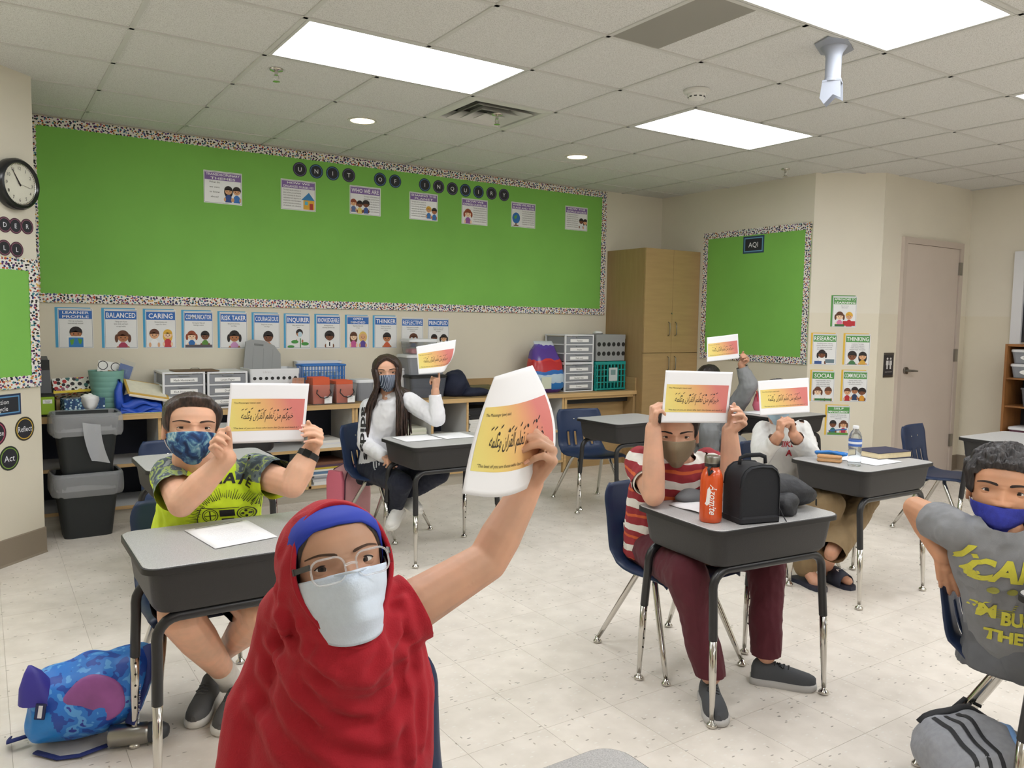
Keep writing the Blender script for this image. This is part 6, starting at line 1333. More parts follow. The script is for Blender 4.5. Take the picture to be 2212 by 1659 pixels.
mb = MB(); mb.tube([aR+V(.01, .0, -.035)-off, aR-off, aR.lerp(kR, .18)-off], [.041, .041, .043], 14); mb.build('sock', SOCK, root, True); mb = MB(); mb.tube([V(-.555, -1.20, .06)-off, V(-.53, -1.15, .10)-off, aL-off], [.038, .037, .036], 14); mb.build('sock', SOCK, root, True)
mb = MB(); put_text(mb, 'NAUTICA', lambda x, y: V(-.505, -1.31+x*.8, .05+y)-off+V(.048, .02, .0), 0, .0, h=.014); mb.build('shoe_lettering', P((230, 230, 230)), root)
wv = unit(wrL-elL); mb = MB(); c = wrL-wv*.02; xx, yy = frame_of(wv); mb.loft([[c+wv*h+(xx*math.cos(a*PI/12)+yy*math.sin(a*PI/12))*r-off for a in range(24)] for h, r in ((-.011, .034), (-.010, .0375), (.010, .0365), (.011, .033))], False, False)
w_ = thing('fitness_band', 'black fitness band on the wrist of the boy in yellow', 'wristband', c); band = mb; band.v = [tuple(V(*v)+off-c) for v in band.v]; band.build('strap', M('black_rubber', (34, 34, 37), .6), w_, 40)
dv = unit(et-wv*et.dot(wv)); q_ = wv.cross(dv); mb = MB(); mb.loft([[wv*(h*.012)+dv*(.036+k)+q_*(s_*.013) for h, s_ in ((-1, -1), (1, -1), (1, 1), (-1, 1))] for k in (-.003, .003)]); mb.build('display', M('black_gloss', (22, 24, 27), .25), w_)
S, N_, O_ = flat_sheet(at(498, 827, 2.66), at(668, 829, 2.71), at(486, 959, 2.63), at(656, 953, 2.69), .006); flyer('flyer held up by the boy in neon yellow', S, N_, O_)
run_jobs()
# ============ girl in the white hoodie
root, off = person('girl with long dark hair in a white zip hoodie and striped mask', (.93, .56, 0)); SKN = skin_mat('skin_girl_hoodie', (218, 172, 146))
hc = at(836, 806, 5.0); hd = Head(hc, (CAM-hc).normalized(), .215, math.radians(-3))
shR, shL = at(797, 880, 5.06), at(884, 867, 4.98); mid = (shR+shL)/2; hip = V(.90, .60, .43); lat = unit(shL-shR); fw = unit(V(.25, -1, 0)-lat*V(.25, -1, 0).dot(lat))
elR, wrR, elL, wrL = at(789, 960, 5.0), at(828, 985, 4.82), at(944, 905, 4.85), at(940, 845, 4.83)
kR, kL = at(868, 1045, 4.72), at(948, 1022, 4.74); aR, aL = at(852, 1098, 4.86), at(868, 1075, 4.95)
b = MB(); torso(b, hip, mid, lat, fw, -.01); limb(b, [mid+V(0, 0, .02), hc+hd.R @ V(0, .03, -.1)], [.05, .048]); limb(b, [shR, elR, wrR], [.04, .034, .026]); limb(b, [shL, elL, wrL], [.04, .034, .026])
hand(b, wrR, unit(wrR-elR), unit(-eu), False, CURL, .95); tL = hand(b, wrL, unit(eu*.95+er*.1), unit(-er*.85-et*.5), True, [(8, 10, 8), (80, 80, 40), (85, 80, 40), (85, 80, 40)], .98, thumb=(.6, .6, .8, .6))
limb(b, [hip, kR, aR], [.07, .05, .036]); limb(b, [hip, kL, aL], [.07, .05, .036]); later(b, .0038, 3, body_with_head(root, off, SKN, hd, False))
hd.eyes(root, off, SKN, (58, 38, 28), openv=(20, 12), brow=(40, 30, 26), browk=.9)
m, nt, bb = newmat('navy_pinstripe'); tc = nd(nt, 'ShaderNodeTexCoord'); w = nd(nt, 'ShaderNodeTexWave', wave_type='BANDS', bands_direction='X'); w.inputs['Scale'].default_value = 42; w.inputs['Distortion'].default_value = .4; nt.links.new(tc.outputs['Object'], w.inputs['Vector']); r = ramp(nt, [(.0, lin((52, 62, 82))), (.72, lin((66, 78, 100))), (.86, lin((170, 180, 196)))]); nt.links.new(w.outputs['Fac'], r.inputs[0]); nt.links.new(r.outputs[0], bb.inputs['Base Color']); bb.inputs['Roughness'].default_value = .8
hd.mask(root, off, m, top=.45, bot=-.04, tent=.05, side=(.42, .1), strap=None, grow=.035)
HD = hair_mat('long_dark_hair', (50, 36, 30), 1.6)
hd.hair(root, off, HD, lambda a: spl([(0, .86), (.25, .82), (.55, .74), (.9, .55), (1.2, .3), (1.5, .1), (3.2, .02)], a), lambda a, q: .013+.010*(1-q), amp=.004, seed=9)
rnd = random.Random(11)
for sd in (-1, 1):
    for k in range(34):
        q = k/33; a = sd*(.85+1.5*q); p0 = hd.ang(a, .66-.1*rnd.random(), .04+.02*rnd.random()); dn = hd.ang(a, .15, .075+.03*rnd.random()); fr = unit(fw)*(.09-.13*q)
        sh_ = mid+lat*(sd*(.075+.06*rnd.random()))+fr+V(0, 0, .0); e1 = sh_+V(0, 0, -.10)+fw*(.015)+lat*sd*.012*rnd.random(); ln_ = (.10 if sd < 0 else .13)*rnd.uniform(.6, 1.15)+(.0 if q < .6 else -.02); e2 = e1+V(0, 0, -ln_)+lat*sd*rnd.uniform(-.02, .02)
        mb = MB(); pts = []
        ctrl = [p0, dn, sh_+V(0, 0, .03), e1, e2]
        for i in range(len(ctrl)-1):
            for j in range(4): s_ = j/4; A0, A1_, A2, A3 = ctrl[max(i-1, 0)], ctrl[i], ctrl[i+1], ctrl[min(i+2, len(ctrl)-1)]; pts.append(.5*((2*A1_)+(A2-A0)*s_+(2*A0-5*A1_+4*A2-A3)*s_*s_+(3*A1_-A0-3*A2+A3)*s_**3))
        pts.append(ctrl[-1]); n_ = len(pts); mb.tube([p-off for p in pts], [max(.0012, (.0105+.003*rnd.random())*(1-.75*max(0, i/n_-.55)/.45)) for i in range(n_)], 7, flat=.6); mb.build('hair_lock', HD, root, True)
WHH = cloth('white_hoodie_fleece', (232, 232, 236), .03)
g = MB(); torso(g, hip-V(0, 0, .02), mid, lat, fw, .012, hipw=.14, waist=.135, chest=.14, dep=.098); limb(g, [shR, shR.lerp(elR, .5), elR, elR.lerp(wrR, .5), wrR], [.058, .056, .05, .045, .038]); limb(g, [shL, shL.lerp(elL, .5), elL, elL.lerp(wrL, .5), wrL.lerp(elL, .12)], [.058, .056, .05, .044, .036])
ball(g, mid+V(0, 0, .03)-fw*.05, (.09, .09, .05)); limb(g, [mid+lat*.07+V(0, 0, .03), mid+V(0, 0, .05)-fw*.08, mid-lat*.07+V(0, 0, .03)], [.028, .035, .028])
for k in range(14): ball(g, mid+V(0, 0, .045-.02*math.sin(k*PI/7))+lat*(.062*math.cos(k*PI/7))+fw*(.055*math.sin(k*PI/7)), .026, 8, 6)
def hoodie_wg(me):
    trim_cloth(me, [(wrL.lerp(elL, .14), wrL-elL, .06), (mid+V(0, 0, .085)+fw*.04, unit(V(0, 0, 1)+fw*.7), .09)], .006, (13, 13, 9), 7.); o = attach('hoodie', me, WHH, root, off); bv = bvh_of(o, off)
    fn0 = projector(bv, shR.lerp(elR, .5), unit(er), unit(eu), et, .004); mb = MB()
    put_text(mb, 'adidas', lambda x, y: fn0(-.03+y*.8, -.05-x)-off, 0, 0, h=.05, w=.34, bold=.03, sub=.012); mb.build('sleeve_lettering', INK, o)
    fn1 = projector(bv, mid.lerp(hip, .45), unit(er), unit(eu), et, .003); mb = MB(); mb.tube([fn1(.01+.004*q, .16-.034*q)-off for q in range(11)], .0022, 6); mb.build('zip', P((206, 208, 214)), o)
    mb = MB(); mb.tube([fn1(-.04-.002*q, .12-.02*q)-off for q in range(7)], .0028, 6); mb.build('drawstring', P((240, 240, 244)), o)
later(g, .0055, 4, hoodie_wg)
mb = MB(); wv = unit(wrL-elL); c = wrL.lerp(elL, .13); mb.loft([ering(c+wv*h-off, *frame_of(wv), r, r) for h, r in ((-.045, .036), (-.04, .039), (0, .0345), (.002, .03))], False, False); mb.build('cuff', WHH, root, True)
NPT = cloth('navy_track_pants', (26, 30, 48)); g = MB(); torso(g, hip-V(0, 0, .06), hip+V(0, 0, .1), lat, fw, .012); limb(g, [hip-lat*.07, kR, kR.lerp(aR, .5), aR], [.088, .066, .056, .047]); limb(g, [hip+lat*.07, kL, kL.lerp(aL, .5), aL], [.088, .066, .054, .046])
def pants_wg(me):
    trim_cloth(me, [], .005, (14, 14, 10), 1.); o = attach('track_pants', me, NPT, root, off); bv = bvh_of(o, off); a0 = at(800, 985, 5); fn0 = projector(bv, a0, unit(er), unit(eu), et, .004)
    for k in range(3):
        path = [(.0+.018*k, -.005), (.03+.022*k, -.065), (.11+.022*k, -.13), (.19+.02*k, -.20), (.235+.02*k, -.27), (.26+.016*k, -.33)]; L_, R_ = [], []
        for i in range(len(path)-1):
            for j in range(5):
                s_ = j/5; x = path[i][0]*(1-s_)+path[i+1][0]*s_; y = path[i][1]*(1-s_)+path[i+1][1]*s_; L_.append(fn0(x-.004, y-.002)-off); R_.append(fn0(x+.004, y+.002)-off)
        mb = MB(); mb.loft([L_, R_], False, False, False); mb.build('side_stripe', P((236, 236, 240)), o)
later(g, .0065, 3, pants_wg)
WSH = M('white_leather', (226, 224, 220), .5); shoe(root, off, at(842, 1148, 4.72), at(868, 1108, 4.9), V(-.1, 0, 1), .2, WSH, WSO, .04, M('white_lace', (236, 236, 236), .8), .065); shoe(root, off, at(905, 1112, 4.78), at(872, 1092, 4.92), V(.3, 0, 1), .2, WSH, WSO, .04, M('white_lace', (236, 236, 236), .8), .065)
def curl_sheet(tl, tr, bl, br, amt):
    n = (tr-tl).cross(tl-bl).normalized(); n = n if n.dot(CAM-tl) > 0 else -n
    def S(u, v): k = max(0, u-.62)/.38*max(0, .75-v)/.75; return (bl.lerp(br, u)).lerp(tl.lerp(tr, u), v)+n*(amt*k*k)-(br-bl)*(.22*k*k)+(tl-bl)*(.25*k*k)
    return S, (lambda u, v: n), (tl+tr+bl+br)/4
S, N_, O_ = curl_sheet(at(899, 749, 4.80), at(985, 734, 4.78), at(904, 809, 4.78), at(978, 803, 4.76), -.05); flyer('flyer with a curled corner held up by the girl in the white hoodie', S, N_, O_)
run_jobs()
# ============ boy in the striped shirt
root, off = person('boy in a red and white striped shirt hiding his forehead behind a flyer', (1.14, -1.8, 0)); SKN = skin_mat('skin_boy_striped', (218, 172, 146))
hc = at(1461, 938, 3.12); hd = Head(hc, (CAM-hc).normalized()+V(0, 0, -.18), .22, math.radians(-2))
shR, shL = at(1385, 1000, 3.2), at(1528, 1003, 3.24); mid = (shR+shL)/2+V(0, 0, .0); hip = V(1.15, -1.74, .46); lat = unit(shL-shR); fw = unit(V(-.2, -1, 0)-lat*V(-.2, -1, 0).dot(lat))
elR, wrR, elL, wrL = at(1412, 1070, 3.0), at(1411, 925, 3.02), at(1582, 1050, 3.06), at(1576, 930, 3.03)
kR, kL, aR, aL = V(.90, -2.12, .47), V(1.37, -2.10, .47), V(.955, -2.20, .11), V(1.275, -2.19, .11)
b = MB(); torso(b, hip, mid, lat, fw); limb(b, [mid+V(0, 0, .02), hc+hd.R @ V(0, .035, -.1)], [.055, .053]); limb(b, [shR, shR.lerp(elR, .5), elR, elR.lerp(wrR, .4), wrR], [.05, .048, .042, .043, .03]); limb(b, [shL, shL.lerp(elL, .5), elL, elL.lerp(wrL, .4), wrL], [.05, .048, .042, .043, .03])
tR = hand(b, wrR, unit(eu*.9+er*.0+et*.2), unit(er*.85-et*.1), False, [(62, 60, 30), (66, 62, 30), (68, 64, 30), (70, 66, 30)], 1.02); tL = hand(b, wrL, unit(er*.5+eu*.6+et*.4), unit(-er*.8+et*.45+eu*.15), True, [(62, 32, 16), (66, 32, 16), (72, 36, 16), (76, 42, 18)], 1.02, spread=.12)
limb(b, [hip, kR, aR], [.08, .06, .038]); limb(b, [hip, kL, aL], [.08, .06, .038]); later(b, .0038, 3, body_with_head(root, off, SKN, hd)); nails(tL[:4], root, off)
hd.eyes(root, off, SKN, (56, 38, 28), openv=(15, 11), brow=(42, 32, 28), browk=1.1)
hd.mask(root, off, cloth('olive_mask', (128, 112, 88)), top=.46, bot=-.03, tent=.07, side=(.42, .14), seam=True, strap=(150, 136, 112), grow=.035)
HB2 = hair_mat('black_brown_hair', (44, 36, 34)); hd.hair(root, off, HB2, boyline(.8, .68, .46, .6, .22), crop(.005, .018), seed=21)
m, nt, bb = newmat('striped_knit'); g_ = nd(nt, 'ShaderNodeNewGeometry'); sx = nd(nt, 'ShaderNodeSeparateXYZ'); nt.links.new(g_.outputs['Position'], sx.inputs[0]); nz = nd(nt, 'ShaderNodeTexNoise'); nz.inputs['Scale'].default_value = 7; nt.links.new(g_.outputs['Position'], nz.inputs['Vector']); ma = nd(nt, 'ShaderNodeMath', operation='MULTIPLY_ADD', i1=.05); nt.links.new(nz.outputs['Fac'], ma.inputs[0]); nt.links.new(sx.outputs[2], ma.inputs[2]); dv_ = nd(nt, 'ShaderNodeMath', operation='DIVIDE', i1=.1); nt.links.new(ma.outputs[0], dv_.inputs[0]); fr = nd(nt, 'ShaderNodeMath', operation='FRACT'); nt.links.new(dv_.outputs[0], fr.inputs[0])
r = ramp(nt, [(0, lin((150, 44, 52))), (.3, lin((204, 96, 52))), (.42, lin((148, 42, 50))), (.68, lin((226, 222, 214))), (.98, lin((150, 44, 52)))], 'CONSTANT'); nt.links.new(fr.outputs[0], r.inputs[0]); nt.links.new(r.outputs[0], bb.inputs['Base Color']); bb.inputs['Roughness'].default_value = .85; STR = m
g = MB(); torso(g, hip-V(0, 0, .05), mid, lat, fw, .02, hipw=.155, waist=.155, chest=.155, dep=.11); cR, cL = shR.lerp(elR, .62), shL.lerp(elL, .6); limb(g, [shR, cR+(elR-shR)*.15], [.066, .064]); limb(g, [shL, cL+(elL-shL)*.15], [.066, .064]); limb(g, [mid, mid+V(0, 0, .03)], [.088, .068])
def shirt_sb(me):
    trim_cloth(me, [(cR, elR-shR, .085), (cL, elL-shL, .085), (mid+V(0, 0, .055)+fw*.02, unit(V(0, 0, 1)+fw*.5), .12)], .008, (12, 12, 8), 12.); attach('striped_shirt', me, STR, root, off)
later(g, .006, 4, shirt_sb)
for c_, e_, s_ in ((cR, elR, shR), (cL, elL, shL)):
    ax = unit(e_-s_); mb = MB(); mb.loft([ering(c_+ax*h-off, *frame_of(ax), r, r) for h, r in ((-.022, .059), (-.02, .0615), (.003, .0615), (.004, .057))], False, False); mb.build('sleeve_cuff', cloth('white_rib', (228, 224, 216)), root, True)
MAR = cloth('maroon_trousers', (84, 26, 38)); g = MB(); torso(g, hip-V(0, 0, .06), hip+V(0, 0, .1), lat, fw, .014); limb(g, [hip-V(.07, 0, 0), kR, kR.lerp(aR, .4), aR], [.096, .078, .066, .056]); limb(g, [hip+V(.07, 0, 0), kL, kL.lerp(aL, .4), aL], [.096, .078, .066, .056])
def pants_sb(me): trim_cloth(me, [(aR+V(0, 0, .0), V(0, 0, -1), .1), (aL, V(0, 0, -1), .1)], .007, (14, 14, 8), 8.); attach('trousers', me, MAR, root, off)
later(g, .0065, 3, pants_sb)
DGS = M('charcoal_mesh_shoe', (74, 76, 80), .8, bump=(700, .3)); LSO = M('light_grey_sole', (186, 184, 182), .6); shoe(root, off, V(.845, -2.34, 0), V(.99, -2.155, 0), V(0, 0, 1), .24, DGS, LSO, .046, M('black_lace', (40, 40, 42), .8), .07); shoe(root, off, V(1.385, -2.34, 0), V(1.235, -2.155, 0), V(0, 0, 1), .24, DGS, LSO, .046, M('black_lace', (40, 40, 42), .8), .07)
S, N_, O_ = flat_sheet(at(1438, 800, 3.0), at(1583, 804, 3.02), at(1428, 913, 2.98), at(1570, 914, 3.0), .004); flyer('flyer held in front of the forehead by the boy in stripes', S, N_, O_)
run_jobs()
# ============ boy in the white sweatshirt
root, off = person('child in a white sweatshirt whose face is hidden behind a flyer', (2.6, -1.3, 0)); SKN = skin_mat('skin_child_white', (206, 158, 132))
hc = at(1681, 868, 4.42); hd = Head(hc, (CAM-hc).normalized()+V(0, 0, -.25), .212)
shR, shL = at(1648, 930, 4.5), at(1730, 928, 4.5); mid = (shR+shL)/2; hip = V(2.6, -1.26, .44); lat = unit(shL-shR); fw = unit(V(-.35, -1, 0)-lat*V(-.35, -1, 0).dot(lat))
elR, wrR, elL, wrL = at(1644, 990, 4.34), at(1683, 940, 4.2), at(1752, 985, 4.36), at(1714, 938, 4.2); kL, kR = V(2.72, -1.66, .46), V(2.42, -1.66, .46); aL, aR = at(1798, 1190, 4.06), V(2.44, -1.52, .1)
b = MB(); torso(b, hip, mid, lat, fw, -.005); limb(b, [mid+V(0, 0, .02), hc+hd.R @ V(0, .03, -.1)], [.052, .05]); limb(b, [shR, elR, wrR], [.045, .04, .028]); limb(b, [shL, elL, wrL], [.045, .04, .028])
tR = hand(b, wrR, unit(eu*.95+er*.1+et*.15), unit(er*.85-et*.2), False, [(50, 60, 30), (62, 62, 30), (66, 64, 30), (70, 66, 30)], .95); tL = hand(b, wrL, unit(eu*.95-er*.12+et*.15), unit(-er*.85-et*.2), True, [(50, 60, 30), (62, 62, 30), (66, 64, 30), (70, 66, 30)], .95)
limb(b, [hip, kR, aR, aR+V(-.02, -.08, -.075)], [.07, .052, .036, .03]); limb(b, [hip, kL, aL, V(2.60, -1.535, .055), V(2.57, -1.66, .045), V(2.562, -1.70, .04)], [.07, .052, .036, .032, .027, .022]); later(b, .0038, 3, body_with_head(root, off, SKN, hd))
hd.eyes(root, off, SKN, openv=(15, 11)); hd.hair(root, off, HB2, boyline(.78, .66, .46, .6, .22), lambda a, q: .012+.014*q, seed=5); hd.mask(root, off, cloth('pale_blue_mask', (170, 196, 214)), top=.45, bot=-.04, pleats=2, grow=.035)
WSW = cloth('white_sweatshirt_fleece', (218, 217, 214), .04); g = MB(); torso(g, hip-V(0, 0, .05), mid, lat, fw, .018, hipw=.15, waist=.15, chest=.145, dep=.105); limb(g, [shR, shR.lerp(elR, .5), elR, elR.lerp(wrR, .5), wrR.lerp(elR, .2)], [.056, .055, .052, .045, .038]); limb(g, [shL, shL.lerp(elL, .5), elL, elL.lerp(wrL, .5), wrL.lerp(elL, .2)], [.056, .055, .052, .045, .038]); limb(g, [mid, mid+V(0, 0, .03)], [.085, .066])
def sweat_wb(me):
    trim_cloth(me, [(wrR.lerp(elR, .2), wrR-elR, .055), (wrL.lerp(elL, .2), wrL-elL, .055), (mid+V(0, 0, .052)+fw*.02, unit(V(0, 0, 1)+fw*.4), .11)], .0085, (12, 12, 9), 31.); o = attach('sweatshirt', me, WSW, root, off); bv = bvh_of(o, off); fn0 = projector(bv, at(1700, 965, 4.4), unit(er), unit(eu), et, .004, .03)
    mb = MB(); put_text(mb, 'NIKE', lambda x, y: fn0(x, y)-off, -.01, .0, h=.032, w=.09, bold=.02, shear=.25, sub=.01); mb.build('red_lettering', P((176, 40, 52)), o); mb = MB(); put_text(mb, 'A', lambda x, y: fn0(x, y)-off, .01, -.05, h=.034, bold=.03, sub=.007); mb.build('red_letter', P((176, 40, 52)), o); mb = MB(); put_text(mb, 'I', lambda x, y: fn0(x, y)-off, .004, -.014, h=.012, bold=.05); mb.build('blue_mark', P((80, 130, 196)), o)
later(g, .006, 4, sweat_wb)
KHA = cloth('khaki_trousers', (138, 116, 84)); g = MB(); torso(g, hip-V(0, 0, .06), hip+V(0, 0, .1), lat, fw, .012); limb(g, [hip-lat*.07, kR, kR.lerp(aR, .5), aR], [.095, .078, .068, .064]); cuff = kL.lerp(aL, 1.02); limb(g, [hip+lat*.07, kL, kL.lerp(aL, .45), kL.lerp(aL, 1.15)], [.095, .085, .076, .07])
def pants_wb(me): trim_cloth(me, [(cuff, aL-kL, .12)], .008, (13, 13, 8), 17.); attach('trousers', me, KHA, root, off)
later(g, .0065, 3, pants_wb)
NSL = M('navy_rubber', (34, 38, 56), .55)
toe, heel = V(2.555, -1.735, 0), V(2.60, -1.505, 0); f = (toe-heel).normalized(); s_ = f.cross(V(0, 0, 1)); t0 = root
mb = MB(); out = [(0, .6), (.1, .85), (.4, .8), (.7, 1.), (.9, .85), (1., .4)]; L_ = (toe-heel).length; ring = [heel+f*(L_*a)+s_*(.044*b_) for a, b_ in out]+[heel+f*(L_*a)-s_*(.044*b_) for a, b_ in reversed(out)]; mb.loft([[p+V(0, 0, h)-off for p in ring] for h in (.0, .022)]); sl = mb.build('slide_sole', NSL, root)
mb = MB(); mb.loft([[heel+f*(L_*a)+s_*(.049*math.cos(q*PI/12))+V(0, 0, .015+h*math.sin(q*PI/12)**.8)-off for q in range(13)] for a, h in ((.40, .08), (.58, .074), (.8, .056))], False, False, False); st = mb.build('slide_strap', NSL, root, True); so = st.modifiers.new('thickness', 'SOLIDIFY'); so.thickness = .005
mb = MB(); put_text(mb, 'FILA', lambda x, y: heel+f*(L_*.62-y*.75)+s_*(-x*-1*.9)+V(0, 0, .0175+.0785*math.cos(min(1.3, abs(x)/.049*1.2))**.6)-off, 0, -.012, h=.03, w=.062, bold=.02, shear=.15); mb.build('slide_lettering', P((240, 240, 240)), root)
mb = MB(); ring2 = [p+(V(2.44, -1.62, 0)-(toe+heel)/2)+V(-.02, .06, 0) for p in ring]; mb.loft([[p+V(0, 0, h)-off for p in ring2] for h in (.0, .022)]); mb.build('slide_sole', NSL, root)
S, N_, O_ = flat_sheet(at(1637, 823, 4.22), at(1747, 816, 4.24), at(1642, 898, 4.2), at(1749, 891, 4.22), .004); flyer('flyer hiding the face of the child in the white sweatshirt', S, N_, O_)
run_jobs()
# ============ person in the grey hood at the back
root, off = person('person in a grey hooded sweatshirt at the far back raising a flyer', (3.9, .42, 0)); SKN = skin_mat('skin_person_grey', (204, 156, 130))
hc = at(1531, 822, 6.62); hd = Head(hc, (CAM-hc).normalized(), .225); shR, shL = at(1492, 893, 6.65), at(1582, 890, 6.6); mid = (shR+shL)/2; hip = V(3.72, .46, .43); lat = unit(shL-shR); fw = unit(V(-.4, -1, 0)-lat*V(-.4, -1, 0).dot(lat))
elL, wrL, elR, wrR = at(1618, 832, 6.42), at(1601, 787, 6.4), at(1485, 960, 6.4), at(1520, 985, 6.2); kR, kL = at(1530, 935, 6.05), at(1592, 965, 6.0); aR, aL = at(1540, 1035, 6.1), at(1600, 1060, 6.0)
b = MB(); torso(b, hip, mid, lat, fw); limb(b, [mid+V(0, 0, .02), hc+hd.R @ V(0, .03, -.1)], [.055, .053]); limb(b, [shL, elL, wrL], [.045, .038, .028]); limb(b, [shR, elR, wrR], [.045, .038, .028]); hand(b, wrR, unit(er-eu*.2), -eu, False, CURL); tL = hand(b, wrL, unit(er*.5+eu*.6+et*.4), unit(-er*.8+et*.45+eu*.15), True, GRIP, 1.); limb(b, [hip, kR, aR], [.07, .055, .04]); limb(b, [hip, kL, aL], [.07, .055, .04]); later(b, .0045, 3, body_with_head(root, off, SKN, hd))
hd.eyes(root, off, SKN, openv=(15, 11)); hd.hair(root, off, HB2, boyline(.74, .62, .44, .55, .22), lambda a, q: .012+.012*q, seed=8); hd.mask(root, off, cloth('black_mask', (40, 40, 44)), top=.45, bot=-.04, grow=.035)
GRH = cloth('grey_marl_fleece', (140, 142, 144), .08); g = MB(); torso(g, hip-V(0, 0, .05), mid, lat, fw, .02, hipw=.16, waist=.155, chest=.155, dep=.115); limb(g, [shL, shL.lerp(elL, .5), elL, elL.lerp(wrL, .5), wrL.lerp(elL, .12)], [.075, .075, .072, .056, .044]); limb(g, [shR, shR.lerp(elR, .5), elR, wrR], [.07, .068, .062, .045])
hb = hc+hd.R @ V(0, .03, .005); ball(g, hb, (.1, .115, .128), 20, 14); limb(g, [mid, hb-V(0, 0, .08)], [.1, .1])
def hood_gh(me):
    trim_cloth(me, [(wrL.lerp(elL, .12), wrL-elL, .07), (hc+hd.R @ V(0, -.065, .03), unit(hd.R @ V(0, -1, .12)), .125)], .008, (11, 11, 8), 41.); attach('hooded_sweatshirt', me, GRH, root, off)
later(g, .006, 4, hood_gh)
g = MB(); torso(g, hip-V(0, 0, .06), hip+V(0, 0, .1), lat, fw, .014); limb(g, [hip-lat*.07, kR, kR.lerp(aR, .4), aR], [.095, .085, .07, .055]); limb(g, [hip+lat*.07, kL, kL.lerp(aL, .4), aL], [.095, .085, .07, .055])
def pants_gh(me): trim_cloth(me, [], .006, (13, 13, 8), 47.); attach('sweatpants', me, cloth('grey_sweatpants', (120, 122, 124), .08), root, off)
later(g, .007, 3, pants_gh)
shoe(root, off, V(aR.x-.03, aR.y-.15, 0), V(aR.x, aR.y+.07, 0), V(0, 0, 1), .24, DGS, LSO, .044, None, .07); shoe(root, off, V(aL.x-.03, aL.y-.15, 0), V(aL.x, aL.y+.07, 0), V(0, 0, 1), .24, DGS, LSO, .044, None, .07)
S, N_, O_ = flat_sheet(at(1527, 729, 6.36), at(1594, 721, 6.34), at(1527, 782, 6.34), at(1597, 774, 6.36), -.006); flyer('flyer raised highest, before the smaller green board', S, N_, O_)
run_jobs()
# ============ boy in the grey shirt at the right
root, off = person('boy in a grey shirt and blue mask leaning over his chair back', (1.3, -2.9, 0)); SKN = skin_mat('skin_boy_grey', (202, 152, 120))
hc = at(2165, 1062, 2.33); hd = Head(hc, (CAM-hc).normalized()+V(.06, 0, -.04), .222, math.radians(3), 1.05)
shR, shL = at(2070, 1150, 2.34), at(2262, 1165, 2.26); mid = (shR+shL)/2; hip = V(1.35, -3.05, .43); lat = unit(shL-shR); fw = unit(CAM-mid); fw.z = 0; fw = unit(fw-lat*fw.dot(lat))
elR, wrR = at(1978, 1098, 2.55), at(2036, 1200, 2.42); elL, wrL = at(2330, 1290, 2.25), at(2300, 1380, 2.1); kR, kL = V(1.37, -3.40, .46), V(1.55, -3.40, .46); aR, aL = V(1.37, -3.42, .1), V(1.57, -3.42, .1)
b = MB(); torso(b, hip, mid, lat, fw, -.02, .13, .12, .13); limb(b, [mid+V(0, 0, .02), hc+hd.R @ V(0, .035, -.1)], [.055, .053]); limb(b, [shR, shR.lerp(elR, .5), elR, elR.lerp(wrR, .4), wrR], [.05, .046, .038, .038, .028]); limb(b, [shL, elL, wrL], [.05, .042, .03])
tR = hand(b, wrR, unit(-eu*.92+er*.3), unit(-et*.9+er*.35), False, [(12, 22, 14), (16, 24, 14), (20, 26, 14), (24, 30, 16)], 1.05, spread=.16, thumb=(.5, .5, .3, .2)); hand(b, wrL, unit(-er-eu*.3), unit(-eu), True, CURL)
limb(b, [hip, kR, aR], [.07, .055, .04]); limb(b, [hip, kL, aL], [.07, .055, .04]); later(b, .0036, 3, body_with_head(root, off, SKN, hd)); nails(tR[:4], root, off)
hd.eyes(root, off, SKN, (46, 32, 26), openv=(18, 11), brow=(44, 34, 30), browk=1.15)
hd.mask(root, off, M('royal_blue_mask', (42, 50, 150), .8, var=(60, .25), bump=(300, .1)), top=.315, bot=-.06, tent=.012, side=(.36, .12), grow=.05)
HBK = hair_mat('curly_black_hair', (40, 36, 36), 1.5); hd.hair(root, off, HBK, boyline(.79, .68, .44, .6, .22), lambda a, q: .014+.018*q, amp=.016, seed=33, NA=120, NT=48, sc=62.)
GTE = cloth('grey_marl_tee', (132, 133, 136), .1); g = MB(); torso(g, hip-V(0, 0, .03), mid, lat, fw, .012, hipw=.125, waist=.118, chest=.135, dep=.095); cR = shR.lerp(elR, .5); limb(g, [shR, cR+(elR-shR)*.12], [.062, .062]); limb(g, [shL, shL.lerp(elL, .9)], [.066, .066]); limb(g, [mid, mid+V(0, 0, .035)], [.088, .068])
def tee_rb(me):
    trim_cloth(me, [(cR, elR-shR, .09), (mid+V(0, 0, .06)+fw*.02, unit(V(0, 0, 1)+fw*.5), .12)], .008, (12, 12, 8), 55.); o = attach('t_shirt', me, GTE, root, off); bv = bvh_of(o, off); fn0 = projector(bv, at(2175, 1290, 2.25), unit(er), unit(eu), et, .004, .1); YE = P((206, 200, 66))
    for s_, x, y, h_, w__, sh in (('I', -.105, .10, .042, .016, .5), ('CAN', -.012, .045, .062, .165, .12), ("I'M", -.034, -.07, .04, .05, -.1), ('BUSY', .045, -.088, .04, .088, -.1), ('THE', .02, -.142, .034, .07, -.1)):
        mb = MB(); put_text(mb, s_, lambda a, c_: fn0(a, c_)-off, x, y, h=h_, w=w__, bold=.045, shear=sh, sub=.008); mb.build('lettering', YE, o)
    mb = MB()
    for k in range(8): mb.poly([fn0(a, c_)-off for a, c_ in ((-.05+.004*k, -.025-.006*k), (.03-.002*k, -.025-.006*k), (.03-.002*k, -.028-.006*k), (-.05+.004*k, -.028-.006*k))])
    for x in (-.03, .01, .05): mb.poly([fn0(x+.012*math.cos(a*PI/6), .015+.010*math.sin(a*PI/6))-off for a in range(12)])
    mb.build('game_print', P((150, 148, 62)), o)
later(g, .006, 4, tee_rb)
